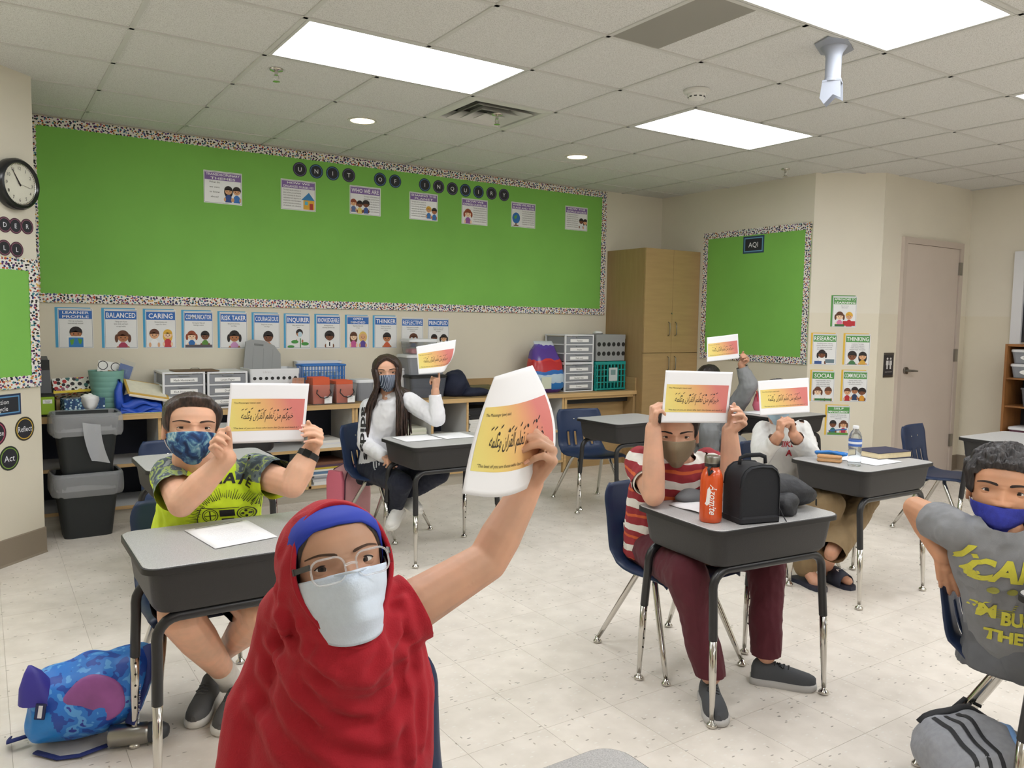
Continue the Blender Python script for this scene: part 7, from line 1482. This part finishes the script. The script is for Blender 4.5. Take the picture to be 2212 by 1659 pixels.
g = MB(); torso(g, hip-V(0, 0, .06), hip+V(0, 0, .1), lat, fw, .016); limb(g, [hip-V(.05, .04, 0), kR, kR.lerp(aR, .4), aR], [.09, .08, .065, .052]); limb(g, [hip+V(.05, .04, 0), kL, kL.lerp(aL, .4), aL], [.09, .08, .065, .052])
def pants_rb(me): trim_cloth(me, [], .008, (13, 13, 8), 61.); attach('sweatpants', me, cloth('charcoal_sweatpants', (104, 106, 110), .08), root, off)
later(g, .007, 3, pants_rb)
shoe(root, off, V(1.36, -3.58, 0), V(1.37, -3.35, 0), V(0, 0, 1), .24, DGS, LSO, .044, None, .07); shoe(root, off, V(1.58, -3.58, 0), V(1.57, -3.35, 0), V(0, 0, 1), .24, DGS, LSO, .044, None, .07)
run_jobs()
# ============ girl in the red headscarf, nearest
root, off = person('girl in a red headscarf, clear glasses and surgical mask raising a flyer', (-.74, -2.95, 0)); SKN = skin_mat('skin_girl_red', (206, 162, 136))
hc = at(727, 1222, 1.235); hd = Head(hc, (CAM-hc).normalized()+er*.2+V(0, 0, .02), .192, math.radians(-7.5), 1.0)
shL, elL, wrL = at(822, 1352, 1.275), at(1052, 1212, 1.37), at(1146, 1040, 1.41); shR = at(590, 1490, 1.36); mid = (at(800, 1400, 1.31)+shR)/2; hip = V(-.74, -2.95, .45); lat = unit(at(850, 1440, 1.30)-shR); lat.z *= .4; lat = unit(lat); fw = unit(V(-.2, -1, 0)-lat*V(-.2, -1, 0).dot(lat))
elR, wrR = at(610, 1730, 1.3), at(700, 1780, 1.2); kR, kL = V(-.85, -3.33, .47), V(-.58, -3.33, .47); aR, aL = V(-.85, -3.36, .09), V(-.58, -3.36, .09)
b = MB(); torso(b, hip, mid, lat, fw, -.012); limb(b, [mid+V(0, 0, .02), hc+hd.R @ V(0, .035, -.1)], [.05, .048])
limb(b, [shL, shL.lerp(elL, .35), shL.lerp(elL, .75), elL, elL.lerp(wrL, .3), elL.lerp(wrL, .7), wrL], [.044, .0425, .038, .0355, .0365, .0305, .0245]); limb(b, [shR, elR, wrR], [.042, .036, .026]); hand(b, wrR, unit(er), -eu, False, CURL)
tL = hand(b, wrL, unit(er*.42+eu*.75+et*.3), unit(-er*.85+et*.45+eu*.2), True, [(66, 36, 20), (72, 40, 20), (76, 44, 22), (76, 52, 26)], .98, thumb=(.5, .3, .3, .3))
limb(b, [hip, kR, aR], [.07, .055, .04]); limb(b, [hip, kL, aL], [.07, .055, .04]); later(b, .003, 4, body_with_head(root, off, SKN, hd, False)); run_jobs(); nails(tL[:4], root, off)
hd.eyes(root, off, SKN, (54, 36, 28), openv=(19, 13), brow=(74, 54, 42), browk=.8)
SURG = M('surgical_mask_blue', (214, 226, 241), .7, var=(90, .03), bump=(260, .1))
mk = hd.mask(root, off, SURG, top=.45, bot=-.10, A=76, tent=.035, side=(.44, .0), pleats=2, grow=.085, wmin=.13)
mb = MB(); mb.tube([hd.w(.9*.3*q, surf_y(.27*q, .44)+.10*gs(q, .35)+.07-.02*abs(q), .445-.01*abs(q)**1.6)-off for q in [(-1+2*i/16)*.62 for i in range(17)]], .0022, 6); mb.build('nose_wire', SURG, mk, True)
# hair at the temples and the blue under-cap band
HRG = hair_mat('girl_hair', (40, 32, 30)); hd.hair(root, off, HRG, lambda a: spl([(0, .80), (.6, .79), (.95, .64), (1.3, .42), (3.2, .3)], a), lambda a, q: .003, amp=.001, seed=2, tmax=.9)
BAND = M('royal_blue_jersey', (24, 52, 168), .7, var=(22, .04))
mb = MB(); rows = []
for j in range(9):
    q = j/8; row = []
    for i in range(61):
        a = math.radians(-180+360*i/60); t0_ = spl([(0, .815), (.5, .80), (.95, .70), (1.3, .5), (2.0, .3)], abs(a)); t = t0_+q*(.985-t0_); row.append(hd.ang(a, min(t, .99), (.028+.012*math.sin(q*PI)))-off)
    rows.append(row)
mb.loft(rows, False, False, False); o = mb.build('under_scarf_band', BAND, root, True); so = o.modifiers.new('thickness', 'SOLIDIFY'); so.thickness = .0025
# scarf: one draped surface, opened at the face, with traced folds
RED = M('red_jersey', (172, 20, 38), .85, var=(30, .07), bump=(420, .18), sheen=.04)
g = MB(); Rm = hd.R.to_4x4(); g.ell(hc+hd.R @ V(0, .018, .002), (.0905, .107, .1035), 28, 20, Rm); limb(g, [hc+hd.R @ V(0, .022, -.06), hc+hd.R @ V(0, .012, -.13)], [.076, .078]); limb(g, [hc+hd.R @ V(0, .012, -.12), at(735, 1440, 1.28)], [.076, .105])
g.loft([ering(p, lat, fw, w, d, 28) for p, w, d in ((at(722, 1780, 1.30), .165, .13), (at(722, 1640, 1.305), .16, .125), (at(725, 1540, 1.305), .145, .115), (at(732, 1450, 1.30), .115, .1), (at(735, 1390, 1.29), .07, .08))])
limb(g, [at(620, 1420, 1.33), at(575, 1530, 1.34), at(558, 1660, 1.32), at(550, 1780, 1.3)], [.06, .068, .07, .07]); limb(g, [at(765, 1405, 1.29), shL, shL.lerp(elL, .5)], [.07, .062, .056]); limb(g, [at(850, 1390, 1.30), at(868, 1500, 1.31), at(868, 1660, 1.31), at(860, 1780, 1.3)], [.05, .055, .05, .05])
limb(g, [at(892, 1400, 1.36), at(905, 1480, 1.37), at(900, 1620, 1.37)], [.024, .028, .024])
limb(g, [hc+hd.R @ V(-.05, .02, -.03), at(625, 1330, 1.30), at(612, 1430, 1.33)], [.045, .052, .06]); limb(g, [hc+hd.R @ V(.045, .02, -.06), at(785, 1370, 1.30)], [.042, .05])
SLV = shL.lerp(elL, .3)
def scarf(me):
    trim_cloth(me, [(SLV, elL-shL, .085)])
    bm = bmesh.new(); bm.from_mesh(me); inv = hd.m.inverted(); ec = (0.003, -.013); er_ = (.0735, .104)
    def q_(v): l = inv @ v.co; w_ = er_[0]*(1-.3*max(0, min(1, (ec[1]-l.z)/er_[1]))); return l, math.hypot((l.x-ec[0])/w_, (l.z-ec[1])/er_[1])
    dead = [v for v in bm.verts if q_(v)[0].y < -.02 and q_(v)[1] < 1]; ds = set(dead); bd = {e.other_vert(v) for v in dead for e in v.link_edges}-ds
    bmesh.ops.delete(bm, geom=dead, context='VERTS')
    for v in bd:
        if v.is_valid: l, k = q_(v); l.x = ec[0]+(l.x-ec[0])/k; l.z = ec[1]+(l.z-ec[1])/k; v.co = hd.m @ l
    bm.normal_update(); bv = BVHTree.FromBMesh(bm)
    folds = [([(648, 1150), (612, 1230), (604, 1320), (640, 1400), (705, 1448), (775, 1440), (826, 1380)], .011, .012), ([(630, 1300), (660, 1400), (735, 1470), (805, 1470), (850, 1400), (862, 1330)], .009, .011), ([(600, 1330), (640, 1440), (720, 1520), (810, 1540), (858, 1480), (872, 1400)], .011, .013),
             ([(585, 1390), (640, 1500), (730, 1590), (820, 1610), (868, 1560), (884, 1470)], .012, .014), ([(570, 1450), (630, 1570), (730, 1655), (830, 1680)], .012, .016), ([(548, 1520), (610, 1640), (700, 1720)], .011, .016), ([(846, 1330), (872, 1420), (890, 1530), (893, 1650)], .01, .011), ([(868, 1300), (900, 1400), (915, 1500), (912, 1620)], .009, .01), ([(826, 1330), (838, 1440), (846, 1560), (852, 1680)], .009, .011),
             ([(690, 1097), (640, 1120), (606, 1190), (592, 1280), (585, 1380)], .006, .008), ([(760, 1092), (690, 1086), (625, 1130), (597, 1210)], .005, .006), ([(745, 1366), (700, 1390), (660, 1372)], .007, .010), ([(690, 1410), (750, 1425), (805, 1400)], .008, .009), ([(855, 1300), (862, 1330), (858, 1370)], .006, .007), ([(872, 1288), (884, 1325), (884, 1372)], .006, .007)]
    segs = []
    for path, A, sg in folds:
        pts = []; sg *= .78
        for (x0, y0), (x1, y1) in zip(path, path[1:]):
            for k in range(8):
                x, y = x0+(x1-x0)*k/8, y0+(y1-y0)*k/8; d = FWD+RGT*((x-1106)/FPX)-UPV*((y-829.5)/FPX); h = bv.ray_cast(CAM, d.normalized(), 3)
                if h[0] is not None: pts.append(h[0])
        segs.append((pts, A, sg))
    for v in bm.verts:
        c = v.co; dz = 0; l_, kq = q_(v); wq = min(1, max(0, (kq-1.02)/.3)) if l_.y < .03 and l_.z > -.2 else 1
        for pts, A, sg in segs:
            if not pts: continue
            d2 = min((c-p).length_squared for p in pts)
            if d2 < (3.5*sg)**2: d = math.sqrt(d2); dz += .72*A*(gs(d, sg)-.45*gs(d-2.1*sg, sg*.8))
        v.co = c+v.normal*(dz*wq+.003*wq*noise.noise(V(c.x*16, c.y*16, c.z*11))+.0012*noise.noise(c*42))
    bmesh.ops.smooth_vert(bm, verts=bm.verts, factor=.5, use_axis_x=True, use_axis_y=True, use_axis_z=True); bmesh.ops.smooth_vert(bm, verts=bm.verts, factor=.5, use_axis_x=True, use_axis_y=True, use_axis_z=True)
    rim = [v for v in bm.verts if v.is_boundary and (v.co-hc).length < .17]
    for _ in range(14):
        new = {}
        for v in rim:
            nb = [e.other_vert(v) for e in v.link_edges if e.is_boundary]
            if len(nb) == 2: new[v] = v.co*.4+(nb[0].co+nb[1].co)*.3
        for v, c in new.items(): v.co = c
    bm.to_mesh(me); bm.free(); me.update(); attach('red_headscarf', me, RED, root, off)
later(g, .0048, 6, scarf); run_jobs()
mb = MB(); n = 72
loop = []
sc_o = [o for o in root.children if o.name.startswith('red_headscarf')][0]; bv = bvh_of(sc_o, off)
for k in range(n+1):
    a = k*2*PI/n; z_ = -.013+.105*math.sin(a); x = .003+.0742*math.cos(a)*(1-.3*max(0, -math.sin(a))); o_ = hd.m @ V(x*1.03, -.3, z_*1.03-.0); h = bv.ray_cast(o_, hd.R @ V(0, 1, 0), .6); loop.append((h[0] if h[0] is not None else hd.m @ V(x, -.04, z_))-off)
loop = [sum((loop[(k+j) % n] for j in (-2, -1, 0, 1, 2)), V(0, 0, 0))/5 for k in range(n)]; loop.append(loop[0].copy())
mb.tube(loop, .0042, 8); mb.build('scarf_hem', RED, root, True)
# clear glasses
gl = thing('eyeglasses', 'clear framed eyeglasses with dark temples on the girl in red', 'glasses', hd.w(0, .5, .5)); go = V(*gl.location); CLF = M('clear_acetate', (244, 246, 248), .08, trans=.6, alpha=.6)
for sx in (-1, 1):
    cx = sx*.168; cz = .487; out = [(cx+x*1.0, cz+y) for x, y in rrect(.25, .185, .07, 6)]
    f3 = lambda x, z_, e=0.: hd.w(x, .56-.10*x*x*1.5+e, z_)-go
    mb = MB(); mb.tube([f3(x, z_) for x, z_ in out+[out[0]]], .0015, 8); mb.build('rim', CLF, gl, True); mb = MB(); mb.poly([f3(x, z_) for x, z_ in out]); mb.build('lens', M('lens_glass', (250, 252, 255), .02, trans=1., ior=1.02), gl)
    mb = MB(); e = f3(sx*.29, .545); h_ = hd.w(sx*.365, .30, .53)-go; mb.loft([[p+(hd.R @ V(0, 0, q))+(hd.R @ V(sx*d, 0, 0)) for d, q in ((0, -.004), (.002, -.004), (.002, .004), (0, .004))] for p in (e, h_)]); mb.build('hinge', CLF if sx > 0 else BLACKM, gl)
    mb = MB(); h2 = hd.w(sx*.385, -.02, .53)-go; mb.loft([[p+(hd.R @ V(0, 0, q))+(hd.R @ V(sx*d, 0, 0)) for d, q in ((0, -.005), (.003, -.005), (.003, .005), (0, .005))] for p in (h_, h2)]); mb.build('temple_arm', BLACKM, gl)
mb = MB(); mb.tube([hd.w(x, .565+.03*gs(x, .03), .50+.012*gs(x, .03))-go for x in (-.045, -.02, 0, .02, .045)], .002, 8); mb.build('bridge', CLF, gl, True)
# her flyer, turned and curling
TL, TR, BL_, BR_ = at(1068, 814, 1.235), at(1150, 789, 1.44), at(998, 1066, 1.225), at(1191, 1020, 1.45)
nn = (TR-TL).cross(TL-BL_).normalized(); nn = nn if nn.dot(CAM-TL) > 0 else -nn
def S(u, v): return (BL_.lerp(BR_, u)).lerp(TL.lerp(TR, u), v)+er*(.022*u*math.sin(v*PI)-.006*(1-u)*math.sin(v*PI))-eu*(.022*math.sin(u*PI)*(1-v))
flyer('large flyer turned sideways in the raised hand of the girl in red', S, lambda u, v: nn, (TL+TR+BL_+BR_)/4)
# ---------------------------------------------------------------- things on and under the desks
def sheet(name, label, cat, pts, z, lines=0, bar=False, wav=0., group=None):
    c = sum((V(*p, 0) for p in pts), V(0, 0, 0))/4; t = thing(name, label, cat, (c.x, c.y, z), group=group); q = [V(*p, 0)-V(c.x, c.y, 0) for p in pts]    # order: bl, br, tr, tl as the sitter-opposite reader sees it
    f = lambda u, v, e=0.: (q[0].lerp(q[1], u)).lerp(q[3].lerp(q[2], u), v)+V(0, 0, .0012+wav*math.sin(u*3+v*4)**2+e)
    mb = MB(); mb.grid(lambda u, v: f(u, v), 8, 8); o = mb.build('sheet', PAPER, t, True); so = o.modifiers.new('thickness', 'SOLIDIFY'); so.thickness = .0006; so.offset = 0
    if bar: mb = MB(); mb.poly([f(.15, .955, .0008), f(.92, .955, .0008), f(.92, .97, .0008), f(.15, .97, .0008)]); mb.build('ruled_bar', INK, t)
    if lines:
        mb = MB(); rnd = random.Random(lines)
        for k in range(lines): put_text(mb, ' '.join(''.join(rnd.choice('aeiounmrstl') for _ in range(rnd.randint(2, 7))) for _ in range(5)), lambda x, y: f(x, y, .0008), .5+.04*math.sin(k), .78-k*.62/lines, h=.012, w=.55)
        mb.build('faint_print', P((176, 176, 182)), t)
    return t
sheet('worksheet', 'printed worksheet with a black bar on the desk of the boy in yellow', 'sheet', [(-.677, -1.743), (-.481, -1.706), (-.506, -1.445), (-.711, -1.483)], .7065, 16, True)
sheet('worksheet', 'left white sheet on the desk of the girl in the white hoodie', 'sheet', [(.79, -.02), (1.03, -.02), (1.03, .19), (.79, .19)], .6855, 0)
sheet('worksheet', 'right white sheet with faint print on the desk of the girl in the white hoodie', 'sheet', [(1.045, -.03), (1.26, -.03), (1.26, .185), (1.045, .185)], .6855, 12)
sheet('worksheet', 'white sheets lying beside the orange bottle', 'sheet', [(.93, -2.20), (1.16, -2.19), (1.16, -1.97), (.94, -1.975)], .6965, 0, wav=.006)
sheet('worksheet', 'white sheet under the sandwich and water bottle', 'sheet', [(2.50, -1.86), (2.74, -1.86), (2.74, -1.58), (2.50, -1.56)], .6915, 0)
sheet('worksheet', 'white sheet on the far desk behind the flyers', 'sheet', [(3.75, -.2), (4.0, -.2), (4.0, .05), (3.75, .05)], .7015, 0)
# orange bottle
t = thing('water_bottle', 'orange metal bottle lettered Azomite with a steel cap', 'bottle', (.895, -2.225, .6955)); t.scale = (1.12, 1.12, 1); ORM = M('orange_enamel', (214, 82, 30), .22, coat=.4)
MB().lathe([(.031, 0), (.0345, .004), (.035, .02), (.035, .145), (.033, .165), (.027, .182), (.021, .19), (.0205, .198)], n=36).build('body', ORM, t, 40)
MB().lathe([(.0225, .196), (.024, .198), (.024, .208), (.021, .209)], n=32).build('collar', BLACKM, t, 40); MB().lathe([(.024, .208), (.0245, .21), (.0245, .23), (.023, .233), (.012, .235), (.005, .235)], n=32).build('cap', METAL, t, 40)
mb = MB(); mb.tube([(-.02, -.012, .2), (-.034, -.016, .192), (-.03, -.016, .172), (-.02, -.02, .186)], .005, 8); mb.build('carry_clip', BLACKM, t, True)
def wrap(u, v): # u around from the front, v up
    a0 = math.atan2(CAM.y+2.225, CAM.x-.895); a = a0+u/.0353; return V(.0355*math.cos(a), .0355*math.sin(a), v)
mb = MB(); put_text(mb, 'Azomite', lambda x, y: wrap(y-.004, .085-x), 0, 0, h=.022, w=.105, shear=.35, bold=.012); mb.build('lettering', P((240, 236, 232)), t)
mb = MB(); mb.poly([wrap(-.012, .12), wrap(-.006, .13), wrap(-.003, .118), wrap(-.004, .07), wrap(-.012, .062), wrap(-.016, .075)]); mb.poly([wrap(-.02, .068), wrap(-.014, .08), wrap(-.012, .062)]); mb.build('shuttle_mark', P((240, 236, 232)), t)
# lunch bag
t = thing('lunch_bag', 'black insulated lunch bag with a top handle on the desk of the boy in stripes', 'bag', (1.035, -2.285, .6955), math.radians(-14)); LB = M('black_nylon', (26, 28, 34), .75, bump=(600, .2))
w, d, h = .165, .115, .205
def arch(y, k=1., dz=0.): 
    o = [(-w/2*k, 0), (w/2*k, 0), (w/2*k, h*.62)]
    for i in range(1, 8): a = i/8*PI; o.append((w/2*k*math.cos(a)**1 if False else w/2*k*math.copysign(abs(math.cos(a))**.62, math.cos(a)), h*.62+h*.38*math.sin(a)**.8*k))
    o.append((-w/2*k, h*.62)); return [V(x, y, z+dz) for x, z in o]
MB().loft([arch(-d/2+.006, .95), arch(-d/2, .93), arch(-d/2+.004, .99), arch(-d/2+.012, 1.), arch(d/2-.012, 1.), arch(d/2-.004, .98), arch(d/2, .92)]).build('body', LB, t, 50)
for y in (-d/2+.01, d/2-.01): mb = MB(); mb.tube(arch(y, 1.012)[2:], .003, 6); mb.build('piping', LB, t, True)
MB().rbox((0, 0, .012), (w*1.02, d*1.03, .026), .012).build('base_band', M('black_canvas', (32, 33, 38), .8), t)
mb = MB(); mb.tube([(-.055, 0, h-.004), (-.052, 0, h+.02), (-.03, 0, h+.028), (.03, 0, h+.028), (.052, 0, h+.02), (.055, 0, h-.004)], .008, 8, flat=.5); mb.build('handle', LB, t, True)
mb = MB(); mb.tube([(w/2+.002, -d/2+.01, .05), (w/2+.01, -d/2-.005, .02), (w/2+.02, -d/2-.01, .002)], .002, 6); mb.build('zip_cord', LB, t)
# slumped black bag behind
t = thing('drawstring_bag', 'slumped black sports bag behind the lunch bag', 'bag', (1.28, -2.19, .6955)); BN = M('black_ripstop', (40, 41, 45), .6, bump=(40, .4))
blob('bag_body', BN, t, (.02, .0, .05), (.16, .12, .072), .4, 11, 6, flat=.001); blob('bag_end', BN, t, (-.07, -.1, .035), (.05, .055, .045), .4, 20, 8, flat=.001); mb = MB(); mb.tube([(.1, -.07, .06), (.14, -.09, .03), (.155, -.08, .003)], .005, 6, flat=.4); mb.build('strap', BN, t)
t = thing('folded_jacket', 'folded grey jacket lying behind the sheets', 'jacket', (1.08, -1.965, .6955)); blob('fold', M('grey_fleece', (104, 106, 108), .9), t, (0, 0, .02), (.1, .05, .026), .4, 14, 3, flat=.001); blob('collar', M('dark_grey_fleece', (70, 72, 76), .9), t, (.07, .02, .022), (.06, .05, .03), .4, 14, 5, flat=.001)
# water bottle, sandwich, book on the right desk
t = thing('plastic_water_bottle', 'clear ribbed plastic water bottle with a blue label', 'bottle', (2.405, -1.80, .692)); PETM = M('pet_plastic', (240, 246, 250), .06, trans=.92, ior=1.12)
prof = [(.028, 0), (.0315, .004)]+[(.031+(.0012 if k % 2 else -.0012), .01+.009*k) for k in range(9)]+[(.0315, .095), (.0315, .135), (.03, .15), (.022, .17), (.013, .182), (.012, .19)]
MB().lathe(prof, n=28).build('bottle', PETM, t, True); MB().lathe([(.0318, .1), (.0321, .101), (.0321, .132), (.0318, .133)], n=28, cap0=False, cap1=False).build('label', M('bottle_label', (70, 110, 190), .35), t, True)
MB().lathe([(.0322, .112), (.0323, .113), (.0323, .122), (.0322, .123)], n=28, cap0=False, cap1=False).build('label_band', P((228, 232, 240)), t, True); MB().lathe([(.0145, .187), (.0148, .189), (.0148, .2), (.0135, .202)], n=20).build('cap', WPL, t, 40)
t = thing('sandwich', 'wrapped sandwich on the desk edge left of the water bottle', 'sandwich', (2.405, -1.66, .6905), math.radians(-60)); BR = M('bread', (196, 150, 104), .85, var=(60, .15)); CR = M('bread_crumb', (226, 200, 160), .9, var=(80, .1))
for k, z in enumerate((0, .019)): MB().rbox((0, 0, z+.008), (.12, .075, .015), .015).build('bread_slice', BR, t, 50)
MB().rbox((0, 0, .0172), (.115, .07, .0034), .012).build('filling', CR, t)
blob('blue_wrap', M('blue_foil', (40, 120, 200), .25), t, (.0, .035, .04), (.07, .025, .014), .9, 40, 4, n=30, mm=16)
t = thing('hardback_book', 'dark blue hardback book lying on the right desk', 'book', (2.815, -1.70, .692), math.radians(-9)); BC = M('dark_blue_cloth', (46, 46, 72), .6)
w, d, h = .125, .085, .034; MB().box((-w, -d, 0), (w, d, .003)).build('cover', BC, t); MB().box((-w, -d, h-.003), (w, d, h)).build('cover', BC, t); MB().box((-w, d-.003, .003), (w, d, h-.003)).build('spine', BC, t); MB().box((-w+.004, -d+.004, .0032), (w-.004, d-.004, h-.0032)).build('page_block', M('aged_pages', (222, 206, 168), .85, var=(80, .06)), t)
# ---------------------------------------------------------------- backpacks
t = thing('backpack', 'blue camo backpack with a purple patch lying beside the left desk', 'backpack', (-1.0, -1.24, 0), math.radians(-20))
m, nt, bb = newmat('blue_camo_nylon'); tc = nd(nt, 'ShaderNodeTexCoord'); n = nd(nt, 'ShaderNodeTexNoise'); n.inputs['Scale'].default_value = 18; n.inputs['Detail'].default_value = 2; nt.links.new(tc.outputs['Object'], n.inputs['Vector']); r = ramp(nt, [(0, lin((30, 74, 170))), (.45, lin((40, 120, 210))), (.56, lin((90, 160, 226))), (.64, lin((44, 60, 160)))], 'CONSTANT'); nt.links.new(n.outputs['Fac'], r.inputs[0]); nt.links.new(r.outputs[0], bb.inputs['Base Color']); bb.inputs['Roughness'].default_value = .5; CAMB = m
SKY = M('bright_blue_nylon', (30, 128, 208), .45, bump=(30, .25)); NVS = M('navy_webbing', (36, 48, 110), .8)
g = MB(); g.loft([ering(V(x, 0, z), V(0, 1, 0), V(0, 0, 1), w, d, 24) for x, z, w, d in ((-.13, .11, .1, .08), (-.10, .115, .14, .11), (.0, .13, .15, .125), (.10, .15, .145, .13), (.18, .17, .12, .11), (.22, .18, .07, .06))])
def bp(me):
    bm = bmesh.new(); bm.from_mesh(me)
    for v in bm.verts:
        c = v.co; v.co = c*(1+.10*noise.noise(c*11))+V(0, 0, 0)
        if v.co.z < .004: v.co.z = .004
    bm.to_mesh(me); bm.free(); o = attach('bag_body', me, CAMB, t, V(0, 0, 0), [CAMB, SKY], lambda c: 1 if c.x < -.03+.25*(.1-c.z) and c.z < .15 else 0)
later(g, .006, 4, bp); run_jobs()
blob('purple_patch', M('purple_print', (150, 84, 150), .5, var=(12, .25)), t, (.08, -.12, .17), (.09, .025, .075), .3, 14, 2); mb = MB(); mb.loft([[V(-.085+x*k+sh, -.085+y*k, z) for x, y in rrect(.12, .1, .04, 4)] for k, z, sh in ((1, .17, 0), (.75, .22, -.012), (.4, .262, -.02), (.08, .285, -.028))]); mb.build('bag_peak', M('indigo_nylon', (58, 52, 150), .5), t, 60); MB().rbox((-.09, -.15, .15), (.03, .004, .05), .003, M4=Matrix.Rotation(.15, 4, 'Y')).build('name_tag', P((34, 40, 84)), t); MB().rbox((-.09, -.1525, .15), (.012, .002, .04), .001, M4=Matrix.Rotation(.15, 4, 'Y')).build('tag_print', P((226, 226, 232)), t)
mb = MB(); mb.tube([(-.14, -.03, .03), (-.19, -.06, .03), (-.2, -.02, .02)], .012, 8, flat=.35); mb.build('strap', NVS, t, True); mb = MB(); mb.tube([(-.1, -.1, .008), (-.02, -.15, .006), (.04, -.15, .008), (.11, -.11, .012)], .012, 8, flat=.35); mb.build('strap', NVS, t, True); mb = MB(); mb.tube([(.18, -.12, .08), (.22, -.07, .2), (.21, .02, .28)], .022, 8, flat=.3); mb.build('shoulder_strap', NVS, t, True)
mb = MB(); put_text(mb, 'FORTNITE', lambda x, y: V(.205+y*.3, -.11+.03*0+x*.35, .14+x*1.0), 0, 0, h=.018); mb.build('strap_lettering', P((226, 228, 236)), t)
t = thing('steel_flask', 'steel flask lying in the side pocket of the blue backpack', 'flask', (-.872, -1.405, .042), math.radians(-18)); ax = Matrix.Rotation(PI/2, 4, 'Y'); MB().lathe([(.03, -.06), (.034, -.055), (.034, .05), (.03, .058)], n=24, M4=ax).build('body', METAL, t, 40); MB().lathe([(.031, .058), (.032, .07), (.028, .1), (.02, .115), (.01, .12)], n=24, M4=ax).build('lid', M('dark_lid', (52, 56, 62), .45), t, 40)
t = thing('backpack', 'pink backpack hanging on the chair of the girl in the white hoodie', 'backpack', (.80, .83, 0), math.radians(29)); PK = M('pink_nylon', (220, 116, 136), .5, bump=(40, .15)); PK2 = M('pale_pink_nylon', (228, 166, 172), .4, var=(9, .06))
MB().loft([[V(x, y, z) for x, y in rrect(w, d, r, 6)] for w, d, r, z in ((.26, .12, .05, .02), (.30, .15, .06, .05), (.31, .155, .06, .2), (.30, .15, .06, .33), (.24, .12, .05, .40), (.1, .06, .025, .425))]).build('bag_body', PK2, t, 60)
MB().loft([[V(-.157+x, y, z) for x, y in rrect(.035, d, .012, 4)] for d, z in ((.09, .03), (.13, .06), (.135, .34), (.1, .4))]).build('side_panel', PK, t, 60)
for y in (-.07, .07): mb = MB(); mb.tube([(-.145, y, .04), (-.15, y, .2), (-.145, y, .34), (-.1, y*.8, .40), (.0, y*.5, .425)], .004, 6); mb.build('piping', M('wine_piping', (70, 30, 50), .6), t, True)
MB().rbox((0, 0, .012), (.24, .11, .02), .02).build('base', PK, t)
t = thing('backpack', 'grey backpack with three black stripes at the bottom right', 'backpack', (1.13, -3.06, 0), math.radians(-35)); GB = M('grey_heather_nylon', (146, 148, 154), .75, var=(60, .1), bump=(40, .2)); DKB = M('black_trim', (34, 35, 39), .7)
g = MB(); g.loft([ering(V(0, y, z), V(1, 0, 0), V(0, 0, 1) if False else V(0, .25, 1).normalized(), w, d, 24) for y, z, w, d in ((-.2, .1, .11, .07), (-.15, .125, .15, .11), (-.02, .14, .16, .125), (.1, .13, .15, .115), (.17, .12, .1, .07))])
def bg(me):
    bm = bmesh.new(); bm.from_mesh(me)
    for v in bm.verts:
        c = v.co; v.co = c*(1+.07*noise.noise(c*12))
        if v.co.z < .004: v.co.z = .004
    bm.to_mesh(me); bm.free(); o = attach('bag_body', me, GB, t, V(0, 0, 0)); bv = bvh_of(o, V(0, 0, 0)); fn = lambda x, y: (lambda h: (h[0] if h[0] is not None else V(x, y, .2))+V(0, 0, .003))(bv.ray_cast(V(x, y, 1), V(0, 0, -1), 2))
    for k in range(3): mb = MB(); a = [fn(-.10+.035*k+.0*q, -.16+.018*q) for q in range(15)]; b_ = [fn(-.088+.035*k, -.16+.018*q) for q in range(15)]; mb.loft([a, b_], False, False, False); mb.build('black_stripe', DKB, o)
    mb = MB(); mb.tube([fn(.03+.006*q, -.15+.02*q) for q in range(13)], .008, 8, flat=.5); mb.build('blue_zip', M('pale_blue_zip', (120, 160, 210), .5), o, True)
    mb = MB(); mb.tube([fn(-.12+.02*q, .12+.004*math.sin(q)) for q in range(13)], .014, 8, flat=.5); mb.build('black_trim', DKB, o, True)
later(g, .006, 4, bg); run_jobs()
mb = MB(); mb.tube([(.1, .1, .2), (.15, .0, .18), (.17, -.12, .1), (.16, -.2, .02)], .018, 8, flat=.3); mb.build('shoulder_strap', DKB, t, True); mb = MB(); mb.tube([(.0, .15, .23), (.04, .17, .25), (.08, .15, .235)], .009, 8, flat=.6); mb.build('grab_loop', DKB, t, True)
t = thing('backpack', 'pink backpack standing on the far desk behind the flyers', 'backpack', (4.06, .07, .7015)); MB().loft([[V(x, y, z) for x, y in rrect(w, d, .03, 4)] for w, d, z in ((.2, .1, 0), (.22, .12, .04), (.18, .1, .13), (.08, .05, .17))]).build('bag_body', PK, t, 60)
for k in range(2): mb = MB(); mb.cyl((-.08+.03*k, 0, .02), (-.13+.02*k, -.01, .16), .004); mb.build('pencil', P(((196, 60, 60), (60, 60, 64))[k]), t)
run_jobs()
